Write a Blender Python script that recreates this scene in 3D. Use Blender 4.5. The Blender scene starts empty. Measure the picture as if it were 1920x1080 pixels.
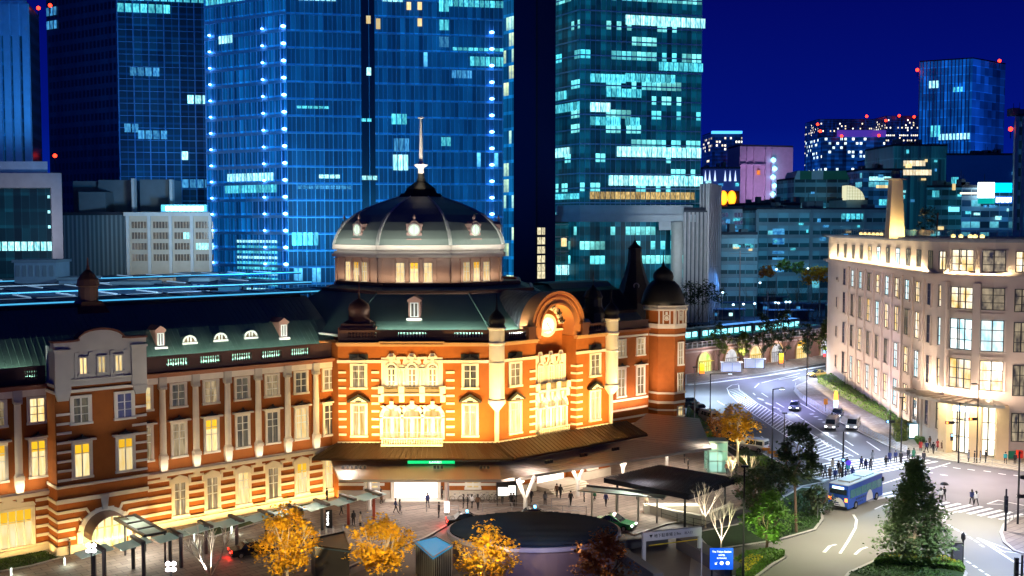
import bpy, bmesh, math, random
from math import sin, cos, pi, radians as R, floor, sqrt, atan2, hypot
from mathutils import Vector, Matrix
random.seed(7)
sc = bpy.context.scene
C = sc.collection
# ------------------------------------------------------------------ camera
CAM_H, FOC, PITCH = 32.4, 2000.0, math.atan(115/2000)
cd = bpy.data.cameras.new('camera'); cam = bpy.data.objects.new('camera', cd); C.objects.link(cam)
cam.location = (0, 0, CAM_H); cam.rotation_euler = (pi/2-PITCH, 0, 0)
cd.sensor_width = 36; cd.lens = 36*FOC/1920; cd.clip_start = .5; cd.clip_end = 6000
sc.camera = cam
# ------------------------------------------------------------------ sky and light
w = bpy.data.worlds.new('World'); sc.world = w; w.use_nodes = True
nt = w.node_tree; nt.nodes.clear()
tc = nt.nodes.new('ShaderNodeTexCoord'); sx = nt.nodes.new('ShaderNodeSeparateXYZ'); cr = nt.nodes.new('ShaderNodeValToRGB')
sky = nt.nodes.new('ShaderNodeTexSky'); sky.sky_type = 'NISHITA'; sky.sun_disc = False; sky.sun_elevation = R(-6); sky.sun_rotation = R(200)
mx = nt.nodes.new('ShaderNodeMix'); mx.data_type = 'RGBA'; mx.blend_type = 'ADD'; mx.inputs[0].default_value = .003
bg = nt.nodes.new('ShaderNodeBackground'); out = nt.nodes.new('ShaderNodeOutputWorld')
nt.links.new(tc.outputs['Generated'], sx.inputs[0]); nt.links.new(sx.outputs[2], cr.inputs[0])
e = cr.color_ramp.elements
e[0].position = 0; e[0].color = (.0005, .02, .32, 1); e[1].position = .22; e[1].color = (.0008, .0022, .115, 1)
q = e.new(.09); q.color = (.0005, .006, .19, 1); q = e.new(.34); q.color = (.001, .001, .022, 1); q = e.new(1); q.color = (.001, .001, .014, 1)
nt.links.new(cr.outputs[0], mx.inputs[6]); nt.links.new(sky.outputs[0], mx.inputs[7])
nt.links.new(mx.outputs[2], bg.inputs[0]); bg.inputs[1].default_value = 1.0; nt.links.new(bg.outputs[0], out.inputs[0])
sd = bpy.data.lights.new('moonlight', 'SUN'); sd.energy = .012; sd.angle = R(5); sd.color = (.45, .6, 1)
so = bpy.data.objects.new('moonlight', sd); C.objects.link(so); so.rotation_euler = (R(50), 0, R(-30))
sc.view_settings.view_transform = 'Standard'; sc.view_settings.look = 'None'; sc.view_settings.exposure = 0; sc.view_settings.gamma = 1
sc.render.engine = 'CYCLES'

LK = 4.5                                                     # all floodlight powers are given relative to this
def light(kind, loc, tgt, energy, col, size=1, size2=None, spot=60, blend=.6, name='floodlight'):
    l = bpy.data.lights.new(name, kind); l.energy = energy*LK; l.color = col
    if kind == 'AREA':
        l.shape = 'RECTANGLE'; l.size = size; l.size_y = size2 or size
    elif kind == 'SPOT':
        l.spot_size = R(spot); l.spot_blend = blend; l.shadow_soft_size = size
    else: l.shadow_soft_size = size
    o = bpy.data.objects.new(name, l); C.objects.link(o); o.location = loc
    if tgt is not None:
        d = Vector(tgt)-Vector(loc); o.rotation_euler = d.to_track_quat('-Z', 'Y').to_euler()
    return o
def strip(p, q, n, energy, col, wdt=.3, name='light_strip'):
    """long area lamp from p to q whose light leaves along n"""
    p, q, n = Vector(p), Vector(q), Vector(n).normalized()
    l = bpy.data.lights.new(name, 'AREA'); l.shape = 'RECTANGLE'; l.size = (q-p).length; l.size_y = wdt; l.energy = energy*LK; l.color = col
    o = bpy.data.objects.new(name, l); C.objects.link(o)
    x = (q-p).normalized(); z = -n; z = (z-x*z.dot(x)).normalized(); y = z.cross(x)
    o.matrix_world = Matrix.Translation((p+q)/2) @ Matrix((x, y, z)).transposed().to_4x4()
    return o
# ------------------------------------------------------------------ pixel -> point on a horizontal level (survey of the place)
def ray(px, py):
    u = (px-960)/FOC; v = (540-py)/FOC
    return (u, cos(PITCH)+v*sin(PITCH), -sin(PITCH)+v*cos(PITCH))
def G(px, py, z=0.0):
    d = ray(px, py); k = (z-CAM_H)/d[2]; return (d[0]*k, d[1]*k)
def DZ(px, py, Y):
    d = ray(px, py); k = Y/d[1]; return (d[0]*k, CAM_H+k*d[2])
# ------------------------------------------------------------------ materials
MATS = {}
def node(t, ty, **kw):
    n = t.nodes.new(ty)
    for k, v in kw.items(): setattr(n, k, v)
    return n
def mth(t, op, a, b=None, c=None):
    n = node(t, 'ShaderNodeMath', operation=op)
    for i, x in enumerate((a, b, c)):
        if x is None: continue
        if isinstance(x, (int, float)): n.inputs[i].default_value = x
        else: t.links.new(x, n.inputs[i])
    return n.outputs[0]
def mixc(t, f, a, b, mode='MIX'):
    n = node(t, 'ShaderNodeMix', data_type='RGBA', blend_type=mode)
    for i, x in ((0, f), (6, a), (7, b)):
        if isinstance(x, (int, float)): n.inputs[i].default_value = x
        elif isinstance(x, (tuple, list)): n.inputs[i].default_value = (*x[:3], 1)
        else: t.links.new(x, n.inputs[i])
    return n.outputs[2]
def M(name, col, rough=.65, metal=0, var=.18, scale=.6, emit=None, es=0, bump=.0, spec=.5, alpha=1, trans=0, rand=0):
    if name in MATS: return MATS[name]
    m = bpy.data.materials.new(name); m.use_nodes = True; t = m.node_tree
    b = t.nodes['Principled BSDF']
    b.inputs['Roughness'].default_value = rough; b.inputs['Metallic'].default_value = metal
    b.inputs['Specular IOR Level'].default_value = spec
    co = node(t, 'ShaderNodeTexCoord')
    nz = node(t, 'ShaderNodeTexNoise'); nz.inputs['Scale'].default_value = scale; nz.inputs['Detail'].default_value = 5
    t.links.new(co.outputs['Object'], nz.inputs['Vector'])
    f = mth(t, 'MULTIPLY_ADD', nz.outputs[0], 2*var, 1-var)
    if rand:
        oi = node(t, 'ShaderNodeObjectInfo'); f = mth(t, 'MULTIPLY', f, mth(t, 'MULTIPLY_ADD', oi.outputs['Random'], 2*rand, 1-rand))
    cc = node(t, 'ShaderNodeVectorMath', operation='SCALE'); cc.inputs[0].default_value = col[:3]; t.links.new(f, cc.inputs['Scale'])
    t.links.new(cc.outputs[0], b.inputs['Base Color'])
    if emit:
        b.inputs['Emission Color'].default_value = (*emit, 1); b.inputs['Emission Strength'].default_value = es
    if bump:
        bp = node(t, 'ShaderNodeBump'); bp.inputs['Strength'].default_value = bump
        n2 = node(t, 'ShaderNodeTexNoise'); n2.inputs['Scale'].default_value = scale*8; t.links.new(co.outputs['Object'], n2.inputs['Vector'])
        t.links.new(n2.outputs[0], bp.inputs['Height']); t.links.new(bp.outputs[0], b.inputs['Normal'])
    if trans: b.inputs['Transmission Weight'].default_value = trans; b.inputs['IOR'].default_value = 1.05
    if alpha < 1: b.inputs['Alpha'].default_value = alpha
    MATS[name] = m; return m
def pane_mat(name, ca, cb, s, folds=7, top=None, topc=(1, .62, .08), rnd=.35):
    """lit room behind a pane: curtains as soft vertical folds, optional blind across the top"""
    if name in MATS: return MATS[name]
    m = bpy.data.materials.new(name); m.use_nodes = True; t = m.node_tree; b = t.nodes['Principled BSDF']
    uv = node(t, 'ShaderNodeTexCoord'); sp = node(t, 'ShaderNodeSeparateXYZ'); t.links.new(uv.outputs['UV'], sp.inputs[0])
    oi = node(t, 'ShaderNodeObjectInfo')
    nz = node(t, 'ShaderNodeTexNoise'); nz.inputs['Scale'].default_value = 1.0; nz.inputs['Detail'].default_value = 3
    cx = node(t, 'ShaderNodeCombineXYZ')
    t.links.new(mth(t, 'MULTIPLY_ADD', sp.outputs[0], folds, mth(t, 'MULTIPLY', oi.outputs['Random'], 50.0)), cx.inputs[0])
    t.links.new(mth(t, 'MULTIPLY', sp.outputs[1], 1.6), cx.inputs[1]); t.links.new(cx.outputs[0], nz.inputs['Vector'])
    f = mth(t, 'MULTIPLY_ADD', nz.outputs[0], 3.2, -1.1)
    n = node(t, 'ShaderNodeClamp'); t.links.new(f, n.inputs[0]); f = n.outputs[0]
    c = mixc(t, f, ca, cb)
    if top is not None: c = mixc(t, mth(t, 'GREATER_THAN', sp.outputs[1], top), c, topc)
    st = mth(t, 'MULTIPLY_ADD', oi.outputs['Random'], s*2*rnd, s*(1-rnd))
    t.links.new(c, b.inputs['Emission Color']); t.links.new(st, b.inputs['Emission Strength'])
    b.inputs['Base Color'].default_value = (.03, .03, .03, 1); b.inputs['Roughness'].default_value = .15
    MATS[name] = m; return m
def curtain_mat(name, cw, ch, glass, glow, lit, frac, litc2=None, mull=.1, mullc=(.1, .2, .3), band=.25, bandc=None, grp=5, s=1.0, glows=1.0, vgrad=0.0, seed=0.0, rough=.38, metal=0.0):
    """glazed facade, UV in metres: cells cw x ch, glow painted over the whole facade, some floors lit in runs of bays"""
    if name in MATS: return MATS[name]
    m = bpy.data.materials.new(name); m.use_nodes = True; t = m.node_tree; b = t.nodes['Principled BSDF']
    uv = node(t, 'ShaderNodeTexCoord'); sp = node(t, 'ShaderNodeSeparateXYZ'); t.links.new(uv.outputs['UV'], sp.inputs[0])
    u = mth(t, 'DIVIDE', sp.outputs[0], cw); v = mth(t, 'DIVIDE', sp.outputs[1], ch)
    fu = mth(t, 'FRACT', u); fv = mth(t, 'FRACT', v); iu = mth(t, 'FLOOR', u); iv = mth(t, 'FLOOR', v)
    gu = mth(t, 'FLOOR', mth(t, 'DIVIDE', iu, grp))
    def wn(a, c, k):
        cx = node(t, 'ShaderNodeCombineXYZ'); t.links.new(a, cx.inputs[0]); t.links.new(c, cx.inputs[1]); cx.inputs[2].default_value = k+seed
        n = node(t, 'ShaderNodeTexWhiteNoise'); t.links.new(cx.outputs[0], n.inputs[0]); return n.outputs[0]
    zero = mth(t, 'MULTIPLY', iv, 0.0)
    r1 = wn(iu, iv, .3); r2 = wn(gu, iv, 1.7); r3 = wn(zero, iv, 4.1)
    sc_ = mth(t, 'ADD', mth(t, 'MULTIPLY', r1, .25), mth(t, 'ADD', mth(t, 'MULTIPLY', r2, .4), mth(t, 'MULTIPLY', r3, .35)))
    on = mth(t, 'GREATER_THAN', sc_, 1-frac)
    inb = mth(t, 'GREATER_THAN', fv, band)
    inm = mth(t, 'GREATER_THAN', fu, mull)
    # interior clutter inside the lit room
    nz = node(t, 'ShaderNodeTexNoise'); nz.inputs['Scale'].default_value = .9; nz.inputs['Detail'].default_value = 4
    t.links.new(uv.outputs['UV'], nz.inputs['Vector'])
    cl = mth(t, 'MULTIPLY_ADD', nz.outputs[0], 1.6, .1)
    ceil = mth(t, 'MULTIPLY_ADD', fv, .9, .35)
    on = mth(t, 'MULTIPLY', on, mth(t, 'MULTIPLY_ADD', r1, 1.1, .3))
    litf = mth(t, 'MULTIPLY', mth(t, 'MULTIPLY', on, inb), mth(t, 'MULTIPLY', mth(t, 'MULTIPLY', cl, ceil), inm))
    lc = mixc(t, r2, lit, litc2 or lit)
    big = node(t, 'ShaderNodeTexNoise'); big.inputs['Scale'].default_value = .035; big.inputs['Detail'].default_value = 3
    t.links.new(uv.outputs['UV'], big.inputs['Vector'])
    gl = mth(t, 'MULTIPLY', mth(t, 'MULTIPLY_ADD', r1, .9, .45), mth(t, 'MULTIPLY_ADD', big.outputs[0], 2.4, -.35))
    gl = mth(t, 'MULTIPLY', gl, mth(t, 'MULTIPLY_ADD', wn(iu, zero, 7.3), 1.3, .4))  # streaks per column, reflections painted into the glow
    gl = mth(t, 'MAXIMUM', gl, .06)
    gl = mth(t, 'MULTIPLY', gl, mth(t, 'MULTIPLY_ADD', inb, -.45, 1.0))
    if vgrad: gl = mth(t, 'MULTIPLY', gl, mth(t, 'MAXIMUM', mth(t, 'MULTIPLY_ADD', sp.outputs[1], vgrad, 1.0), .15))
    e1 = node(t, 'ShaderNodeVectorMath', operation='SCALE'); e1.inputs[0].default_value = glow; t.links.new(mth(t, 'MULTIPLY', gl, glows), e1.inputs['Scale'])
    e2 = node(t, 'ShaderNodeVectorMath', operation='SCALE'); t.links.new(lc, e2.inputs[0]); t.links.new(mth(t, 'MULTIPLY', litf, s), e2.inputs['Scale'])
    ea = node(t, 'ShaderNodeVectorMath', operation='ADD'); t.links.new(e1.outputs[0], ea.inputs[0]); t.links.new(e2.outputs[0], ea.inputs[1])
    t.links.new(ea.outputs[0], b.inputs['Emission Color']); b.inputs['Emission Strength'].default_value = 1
    base = mixc(t, inm, mullc, mixc(t, inb, bandc or mullc, glass)); t.links.new(base, b.inputs['Base Color'])
    b.inputs['Roughness'].default_value = rough; b.inputs['Metallic'].default_value = metal
    MATS[name] = m; return m
def pave_mat(name, col, w, h, joint=.6, var=.2, rough=.75):
    if name in MATS: return MATS[name]
    m = M(name, col, rough, var=var, scale=.3); t = m.node_tree; b = t.nodes['Principled BSDF']
    co = node(t, 'ShaderNodeTexCoord'); br = node(t, 'ShaderNodeTexBrick'); mp = node(t, 'ShaderNodeMapping'); mp.inputs['Rotation'].default_value[2] = R(-40)
    t.links.new(co.outputs['Object'], mp.inputs[0]); t.links.new(mp.outputs[0], br.inputs[0])
    br.inputs['Scale'].default_value = 1; br.inputs['Brick Width'].default_value = w; br.inputs['Row Height'].default_value = h; br.inputs['Mortar Size'].default_value = .035
    br.inputs['Color1'].default_value = (1, 1, 1, 1); br.inputs['Color2'].default_value = (.72, .7, .7, 1); br.inputs['Mortar'].default_value = (joint*.6, joint*.6, joint*.6, 1)
    old = b.inputs['Base Color'].links[0].from_socket
    c = mixc(t, 1.0, old, br.outputs[0], 'MULTIPLY'); t.links.new(c, b.inputs['Base Color']); return m
# ------------------------------------------------------------------ object helpers
WL = {}                                                      # world position of each root, parts are written relative to it
def tag(o, label=None, cat=None, group=None, kind=None):
    if label: o['label'] = label
    if cat: o['category'] = cat
    if group: o['group'] = group
    if kind: o['kind'] = kind
    return o
def root(name, loc, label, cat, group=None, rz=0):
    o = bpy.data.objects.new(name, None); C.objects.link(o); o.location = loc; o.rotation_euler[2] = rz
    o.empty_display_size = .5
    WL[o.name] = Vector(loc) if rz == 0 else Vector((0, 0, 0))
    return tag(o, label, cat, group)
class MB:
    def __init__(s): s.v = []; s.f = []; s.m = []; s.uv = []; s.anyuv = False
    def face(s, pts, mi=0, uv=None):
        n = len(s.v); s.v += [tuple(p) for p in pts]; s.f.append(tuple(range(n, n+len(pts)))); s.m.append(mi); s.uv.append(uv)
        if uv: s.anyuv = True
    def raw(s, vs, fs, mi=0):
        n = len(s.v); s.v += [tuple(p) for p in vs]
        for f in fs: s.f.append(tuple(i+n for i in f)); s.m.append(mi); s.uv.append(None)
    def hexa(s, p, mi=0):                                    # p: 4 bottom (ccw) then 4 top
        s.raw(p, [(3, 2, 1, 0), (4, 5, 6, 7), (0, 1, 5, 4), (1, 2, 6, 5), (2, 3, 7, 6), (3, 0, 4, 7)], mi)
    def box(s, x0, x1, y0, y1, z0, z1, mi=0):
        s.hexa([(x0, y0, z0), (x1, y0, z0), (x1, y1, z0), (x0, y1, z0), (x0, y0, z1), (x1, y0, z1), (x1, y1, z1), (x0, y1, z1)], mi)
    def prism(s, poly, z0, z1, mi=0, top=None):              # ccw polygon; top: other polygon for a frustum
        n = len(poly); t = top or poly
        s.raw([(x, y, z0) for x, y in poly]+[(x, y, z1) for x, y in t], [tuple(range(n))[::-1], tuple(range(n, 2*n))]+[(i, (i+1) % n, n+(i+1) % n, n+i) for i in range(n)], mi)
    def lathe(s, prof, c, seg=16, mi=0, a0=0, a1=2*pi):      # prof: [(r,z)...] bottom to top
        full = abs(a1-a0-2*pi) < 1e-6; k = seg if full else seg+1; n0 = len(s.v)
        for r, z in prof:
            for i in range(k):
                a = a0+(a1-a0)*i/seg; s.v.append((c[0]+r*cos(a), c[1]+r*sin(a), (c[2] if len(c) > 2 else 0)+z))
        for j in range(len(prof)-1):
            for i in range(seg if not full else k):
                i2 = (i+1) % k
                s.f.append((n0+j*k+i, n0+j*k+i2, n0+(j+1)*k+i2, n0+(j+1)*k+i)); s.m.append(mi); s.uv.append(None)
        if full:
            if prof[0][0] > .001: s.f.append(tuple(n0+i for i in range(k))[::-1]); s.m.append(mi); s.uv.append(None)
            if prof[-1][0] > .001: s.f.append(tuple(n0+(len(prof)-1)*k+i for i in range(k))); s.m.append(mi); s.uv.append(None)
    def tube(s, p, q, r, r2=None, seg=6, mi=0):
        p, q = Vector(p), Vector(q); d = q-p
        if d.length < 1e-6: return
        d.normalize(); a = d.orthogonal().normalized(); b = d.cross(a); r2 = r if r2 is None else r2
        vs = [p+(a*cos(2*pi*i/seg)+b*sin(2*pi*i/seg))*r for i in range(seg)]+[q+(a*cos(2*pi*i/seg)+b*sin(2*pi*i/seg))*r2 for i in range(seg)]
        s.raw(vs, [tuple(range(seg))[::-1], tuple(range(seg, 2*seg))]+[(i, (i+1) % seg, seg+(i+1) % seg, seg+i) for i in range(seg)], mi)
    def path(s, pts, r, seg=6, mi=0):
        for a, b in zip(pts, pts[1:]): s.tube(a, b, r, seg=seg, mi=mi)
    def pieces(s):
        """far-apart pieces of this mesh, as face lists"""
        n = len(s.v); par = list(range(n))
        def fd(i):
            while par[i] != i: par[i] = par[par[i]]; i = par[i]
            return i
        for f in s.f:
            a = fd(f[0])
            for i in f[1:]: par[fd(i)] = a
        isl = {}
        for k, f in enumerate(s.f): isl.setdefault(fd(f[0]), []).append(k)
        I = list(isl.values())
        if not 1 < len(I) <= 260: return None
        B = []
        for fl in I:
            P_ = [s.v[i] for k in fl for i in s.f[k]]; lo = [min(p[j] for p in P_) for j in range(3)]; hi = [max(p[j] for p in P_) for j in range(3)]; B.append((lo, hi, max(h-l for l, h in zip(lo, hi))))
        g = list(range(len(I)))
        def gd(i):
            while g[i] != i: g[i] = g[g[i]]; i = g[i]
            return i
        for i in range(len(I)):
            for j in range(i+1, len(I)):
                if gd(i) == gd(j): continue
                gap = sqrt(sum(max(0, B[i][0][k]-B[j][1][k], B[j][0][k]-B[i][1][k])**2 for k in range(3)))
                if gap <= max(.02, .49*max(B[i][2], B[j][2])): g[gd(j)] = gd(i)
        out = {}
        for i, fl in enumerate(I): out.setdefault(gd(i), []).extend(fl)
        return sorted(out.values(), key=lambda q: -len(q)) if len(out) > 1 else None
    def build(s, name, mats, parent=None, label=None, smooth=False, loc=None):
        if parent is not None and len(s.f) < 5000 and name not in ('crown', 'foliage', 'trunk', 'rim'):
            pc = s.pieces()
            if pc and len(pc) < 60:
                first_ = None
                for fl in pc:
                    m = MB(); mp = {}
                    for k in fl:
                        f = []
                        for i in s.f[k]:
                            if i not in mp: mp[i] = len(m.v); m.v.append(s.v[i])
                            f.append(mp[i])
                        m.f.append(tuple(f)); m.m.append(s.m[k]); m.uv.append(s.uv[k])
                    m.anyuv = s.anyuv; o = m.build1(name, mats, parent, label, smooth, loc); first_ = first_ or o
                return first_
        return s.build1(name, mats, parent, label, smooth, loc)
    def build1(s, name, mats, parent=None, label=None, smooth=False, loc=None):
        if not isinstance(mats, (list, tuple)): mats = [mats]
        off = Vector((0, 0, 0)); p = parent
        if p is not None:
            while p.parent is not None: p = p.parent
            off = WL.get(p.name, off)
        elif loc is not None: off = Vector(loc)
        me = bpy.data.meshes.new(name)
        me.from_pydata([(x-off[0], y-off[1], z-off[2]) for x, y, z in s.v], [], s.f)
        for m in mats: me.materials.append(m)
        if len(mats) > 1: me.polygons.foreach_set('material_index', s.m)
        if s.anyuv:
            ul = me.uv_layers.new(name='UVMap'); k = 0
            for f, u in zip(s.f, s.uv):
                for i in range(len(f)):
                    if u: ul.data[k].uv = u[i]
                    k += 1
        if smooth: me.polygons.foreach_set('use_smooth', [True]*len(me.polygons))
        me.update()
        o = bpy.data.objects.new(name, me); C.objects.link(o)
        if parent is not None: o.parent = parent
        elif loc is not None: o.location = off; WL[o.name] = off
        if label: o['label'] = label
        return o
class Fr:
    """frame on a facade: t along it, n out of it, z up"""
    def __init__(s, O, deg): s.O = O; s.a = R(deg); s.c = cos(s.a); s.s = sin(s.a)
    def p(s, t, n, z): return (s.O[0]+t*s.c+n*s.s, s.O[1]+t*s.s-n*s.c, z)
    def box(s, mb, t0, t1, n0, n1, z0, z1, mi=0):
        P = s.p
        mb.hexa([P(t0, n1, z0), P(t1, n1, z0), P(t1, n0, z0), P(t0, n0, z0), P(t0, n1, z1), P(t1, n1, z1), P(t1, n0, z1), P(t0, n0, z1)], mi)
    def shape(s, mb, poly, n0, n1, mi=0):                    # extruded outline in the (t,z) plane
        k = len(poly)
        mb.raw([s.p(t, n1, z) for t, z in poly]+[s.p(t, n0, z) for t, z in poly],
               [tuple(range(k)), tuple(range(k, 2*k))[::-1]]+[(i, k+i, k+(i+1) % k, (i+1) % k)[::1] for i in range(k)], mi)
    def quad(s, mb, t0, t1, n, z0, z1, mi=0, uvm=False, u0=0, v0=0):
        uv = [(u0+t0, v0+z0), (u0+t1, v0+z0), (u0+t1, v0+z1), (u0+t0, v0+z1)] if uvm else [(0, 0), (1, 0), (1, 1), (0, 1)]
        mb.face([s.p(t0, n, z0), s.p(t1, n, z0), s.p(t1, n, z1), s.p(t0, n, z1)], mi, uv)
    def off(s, n, t=0): p = s.p(t, n, 0); return Fr((p[0], p[1]), math.degrees(s.a))
def arcpts(cx, cz, r, a0, a1, n, rz=None):
    rz = rz or r
    return [(cx+r*cos(a0+(a1-a0)*i/n), cz+rz*sin(a0+(a1-a0)*i/n)) for i in range(n+1)]
def kids(o): return [c for c in bpy.data.objects if c.parent == o]
def dup(o, loc, rz=0, label=None, group=None, mats=None, tree=None, scale=None):
    tree = tree or tree_of(o); r = o.copy(); C.objects.link(r); r.location = loc; r.rotation_euler = (0, 0, rz)
    if scale: r.scale = scale
    if label: r['label'] = label
    if group: r['group'] = group
    mp = {o.name: r}
    for c in tree:
        k = c.copy(); C.objects.link(k); k.parent = mp[c.parent.name]; mp[c.name] = k
        if mats:
            for i, sl in enumerate(k.material_slots):
                if sl.material and sl.material.name in mats: m_ = mats[sl.material.name]; sl.link = 'OBJECT'; sl.material = m_
    if mats and r.type == 'MESH':
        for sl in r.material_slots:
            if sl.material and sl.material.name in mats: m_ = mats[sl.material.name]; sl.link = 'OBJECT'; sl.material = m_
    return r
def tree_of(o):
    res = []; todo = [o]
    allo = list(bpy.data.objects)
    while todo:
        a = todo.pop(0)
        for c in allo:
            if c.parent == a: res.append(c); todo.append(c)
    return res
# ------------------------------------------------------------------ shared materials
brick = M('red_brick', (.30, .086, .010), .85, var=.2, scale=1.3, bump=.15)
stone = M('white_stone', (.72, .69, .62), .7, var=.12, scale=.7)
greyst = M('grey_stone', (.5, .5, .48), .75, var=.15, scale=.7)
granite = M('granite_plinth', (.55, .5, .42), .8, var=.2, scale=1.2)
slate = M('dark_slate', (.016, .016, .012), .55, var=.3, scale=.4)
copper = M('green_copper', (.14, .25, .20), .6, var=.2, scale=.3)
bronze = M('brown_copper', (.16, .07, .045), .45, .4, var=.2, scale=.4)
domem = M('dome_metal', (.24, .28, .24), .42, 0, var=.18, scale=.35)
white = M('white_paint', (.75, .74, .68), .5, var=.05)
dkmetal = M('dark_metal', (.03, .03, .035), .4, .6)
stl = M('grey_steel', (.35, .36, .38), .4, .5)
asph = M('asphalt', (.11, .105, .12), .62, var=.3, scale=.22, bump=.05)
glassd = M('dark_glass', (.02, .03, .05), .08, .0, var=.1, spec=.8)
P_warm = pane_mat('pane_warm', (1, .62, .18), (1, .87, .5), 1.0, 5)
P_blind = pane_mat('pane_blind', (1, .68, .22), (1, .85, .5), .95, 5, .7, (1, .55, .02))
P_bright = pane_mat('pane_bright', (.7, .36, .06), (1, .82, .42), .95, 5, rnd=.2)
P_dim = pane_mat('pane_curtain_dim', (.16, .11, .05), (.55, .42, .24), .8, 8)
P_grey = pane_mat('pane_dark_room', (.015, .02, .03), (.2, .17, .11), .7, 7)
P_blue = pane_mat('pane_blue_room', (.01, .02, .12), (.08, .08, .12), .8, 4)
# ================================================================== ground
GZ = 0.0
ground_m = M('dark_ground', (.03, .03, .035), .9, var=.3, scale=.1)
mb = MB(); mb.face([(-1500, -60, -.03), (1500, -60, -.03), (1500, 2600, -.03), (-1500, 2600, -.03)]); tag(mb.build('ground', ground_m), kind='structure')
# ================================================================== the station
def fr_at(fr, px, py, n=0):
    o = fr.off(n); d = ray(px, py); det = d[0]*o.s-d[1]*o.c; k = (o.O[0]*o.s-o.O[1]*o.c)/det
    x, y = k*d[0], k*d[1]; return ((x-o.O[0])*o.c+(y-o.O[1])*o.s, CAM_H+k*d[2])
st = root('station_building', (-11.2, 130, 0), 'long red brick railway station with white stone bands, floodlit dome and arched clock gable', 'station building')
FW = Fr((-29.12, 119.66), 40); FV = Fr((-20.54, 125.12), 0); FC = Fr((-1.9, 125.12), 40); FR = Fr((14.6, 158.2), 40)
V0, V1 = (-20.54, 125.12), (-1.9, 125.12); V2 = FC.p(19.1, 0, 0)[:2]
octo = [V0, V1, FC.p(6.25, 0, 0)[:2], FC.p(6.95, -2.0, 0)[:2], FC.p(12.35, -2.0, 0)[:2], FC.p(13.05, 0, 0)[:2], V2, (12.9, 156), (-1.9, 169.5), (-20.5, 169.5), (-33.7, 156.9), (-33.7, 138.3)]
m = MB(); FW.box(m, -75, 10.9, -20, 0, 0, 16.9); FR.box(m, -6, 8.5, -18, 0, 0, 16.9)
FW.box(m, -22.48, -13.48, -3, 2.85, 0, 16.7); m.prism(octo, 0, 18.7)
FC.box(m, 7.0, 12.3, -2.1, -1.1, 0, 16.5)
m.build('wall', brick, st)
# ---- window kinds
PANES = {'w': P_warm, 'b': P_blind, 'B': P_bright, 'd': P_dim, 'g': P_grey, 'u': P_blue}
def bars(fr, m, t, w, z0, z1, n, nx=1, zs=(), th=.09, mi=0):
    for i in range(nx):
        x = t-w/2+w*(i+1)/(nx+1); fr.box(m, x-th*.8, x+th*.8, n, n+.07, z0, z1, mi)
    for z in zs: fr.box(m, t-w/2, t+w/2, n, n+.06, z-th/2, z+th/2, mi)
def win(fr, t, z0, z1, w, pane, surround=.28, n=0, kind='plain', sm=None, nx=1, zs=None, parent=None):
    sm = sm or stone; m = MB(); s = surround; parent = parent or st
    # stone surround as four pieces, sill proud
    fr.box(m, t-w/2-s, t-w/2, n, n+.16, z0, z1); fr.box(m, t+w/2, t+w/2+s, n, n+.16, z0, z1)
    fr.box(m, t-w/2-s, t+w/2+s, n, n+.19, z1, z1+s*.9); fr.box(m, t-w/2-s-.06, t+w/2+s+.06, n, n+.26, z0-.24, z0)
    zt = z1+s*.9
    if kind == 'ledge':                                      # second floor of the wings: ledge and small dark scroll on it
        fr.box(m, t-w/2-s-.3, t+w/2+s+.3, n, n+.5, zt+.12, zt+.3); fr.box(m, t-w/2-s-.05, t+w/2+s+.05, n, n+.12, zt, zt+.12)
        fr.shape(m, [(t-.8, zt+.3), (t+.8, zt+.3), (t+.4, zt+.45), (t+.14, zt+.52), (t, zt+.8), (t-.14, zt+.52), (t-.4, zt+.45)], n+.1, n+.42, 1)
    elif kind == 'pediment':
        fr.shape(m, [(t-1.35, zt+.15), (t+1.35, zt+.15), (t+1.35, zt+.35), (t, zt+1.15), (t-1.35, zt+.35)], n, n+.45, 2)
        fr.shape(m, [(t-1.0, zt+.22), (t+1.0, zt+.22), (t, zt+.82)], n+.46, n+.5, 0)
        fr.box(m, t-.35, t+.35, n+.51, n+.55, zt+.26, zt+.4, 1)
    elif kind == 'hood':
        fr.box(m, t-1.1, t+1.1, n, n+.1, zt+.42, zt+1.1, 2)
        fr.shape(m, [(t-.9, zt+.42), (t+.9, zt+.42), (t+.45, zt+.68), (t+.1, zt+.8), (t, zt+1.2), (t-.1, zt+.8), (t-.45, zt+.68)], n+.1, n+.4, 1)
    elif kind == 'shop':                                     # ground floor: pointed head and lugs
        fr.shape(m, [(t-w/2-s, zt), (t+w/2+s, zt), (t+w/2+s*.5, zt+.3), (t, zt+.6), (t-w/2-s*.5, zt+.3)], n, n+.2)
        fr.box(m, t-w/2-s-.22, t-w/2-s, n, n+.3, zt-.5, zt+.3); fr.box(m, t+w/2+s, t+w/2+s+.22, n, n+.3, zt-.5, zt+.3)
        fr.box(m, t-w/2-s, t+w/2+s, n, n+.18, z0-1.1, z0-.24)
    wn_ = m.build('window', [sm, dkmetal, slate], parent)
    m = MB(); h = z1-z0; fr.box(m, t-w/2, t-w/2+.07, n+.05, n+.12, z0, z1); fr.box(m, t+w/2-.07, t+w/2, n+.05, n+.12, z0, z1)
    bars(fr, m, t, w, z0, z1, n+.05, nx, zs if zs is not None else (z0+h*.33, z0+h*.66), .07); m.build('sash', white, wn_)
    m = MB(); fr.quad(m, t-w/2, t+w/2, n+.04, z0, z1); m.build('pane', PANES[pane], wn_)
    return wn_
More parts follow.
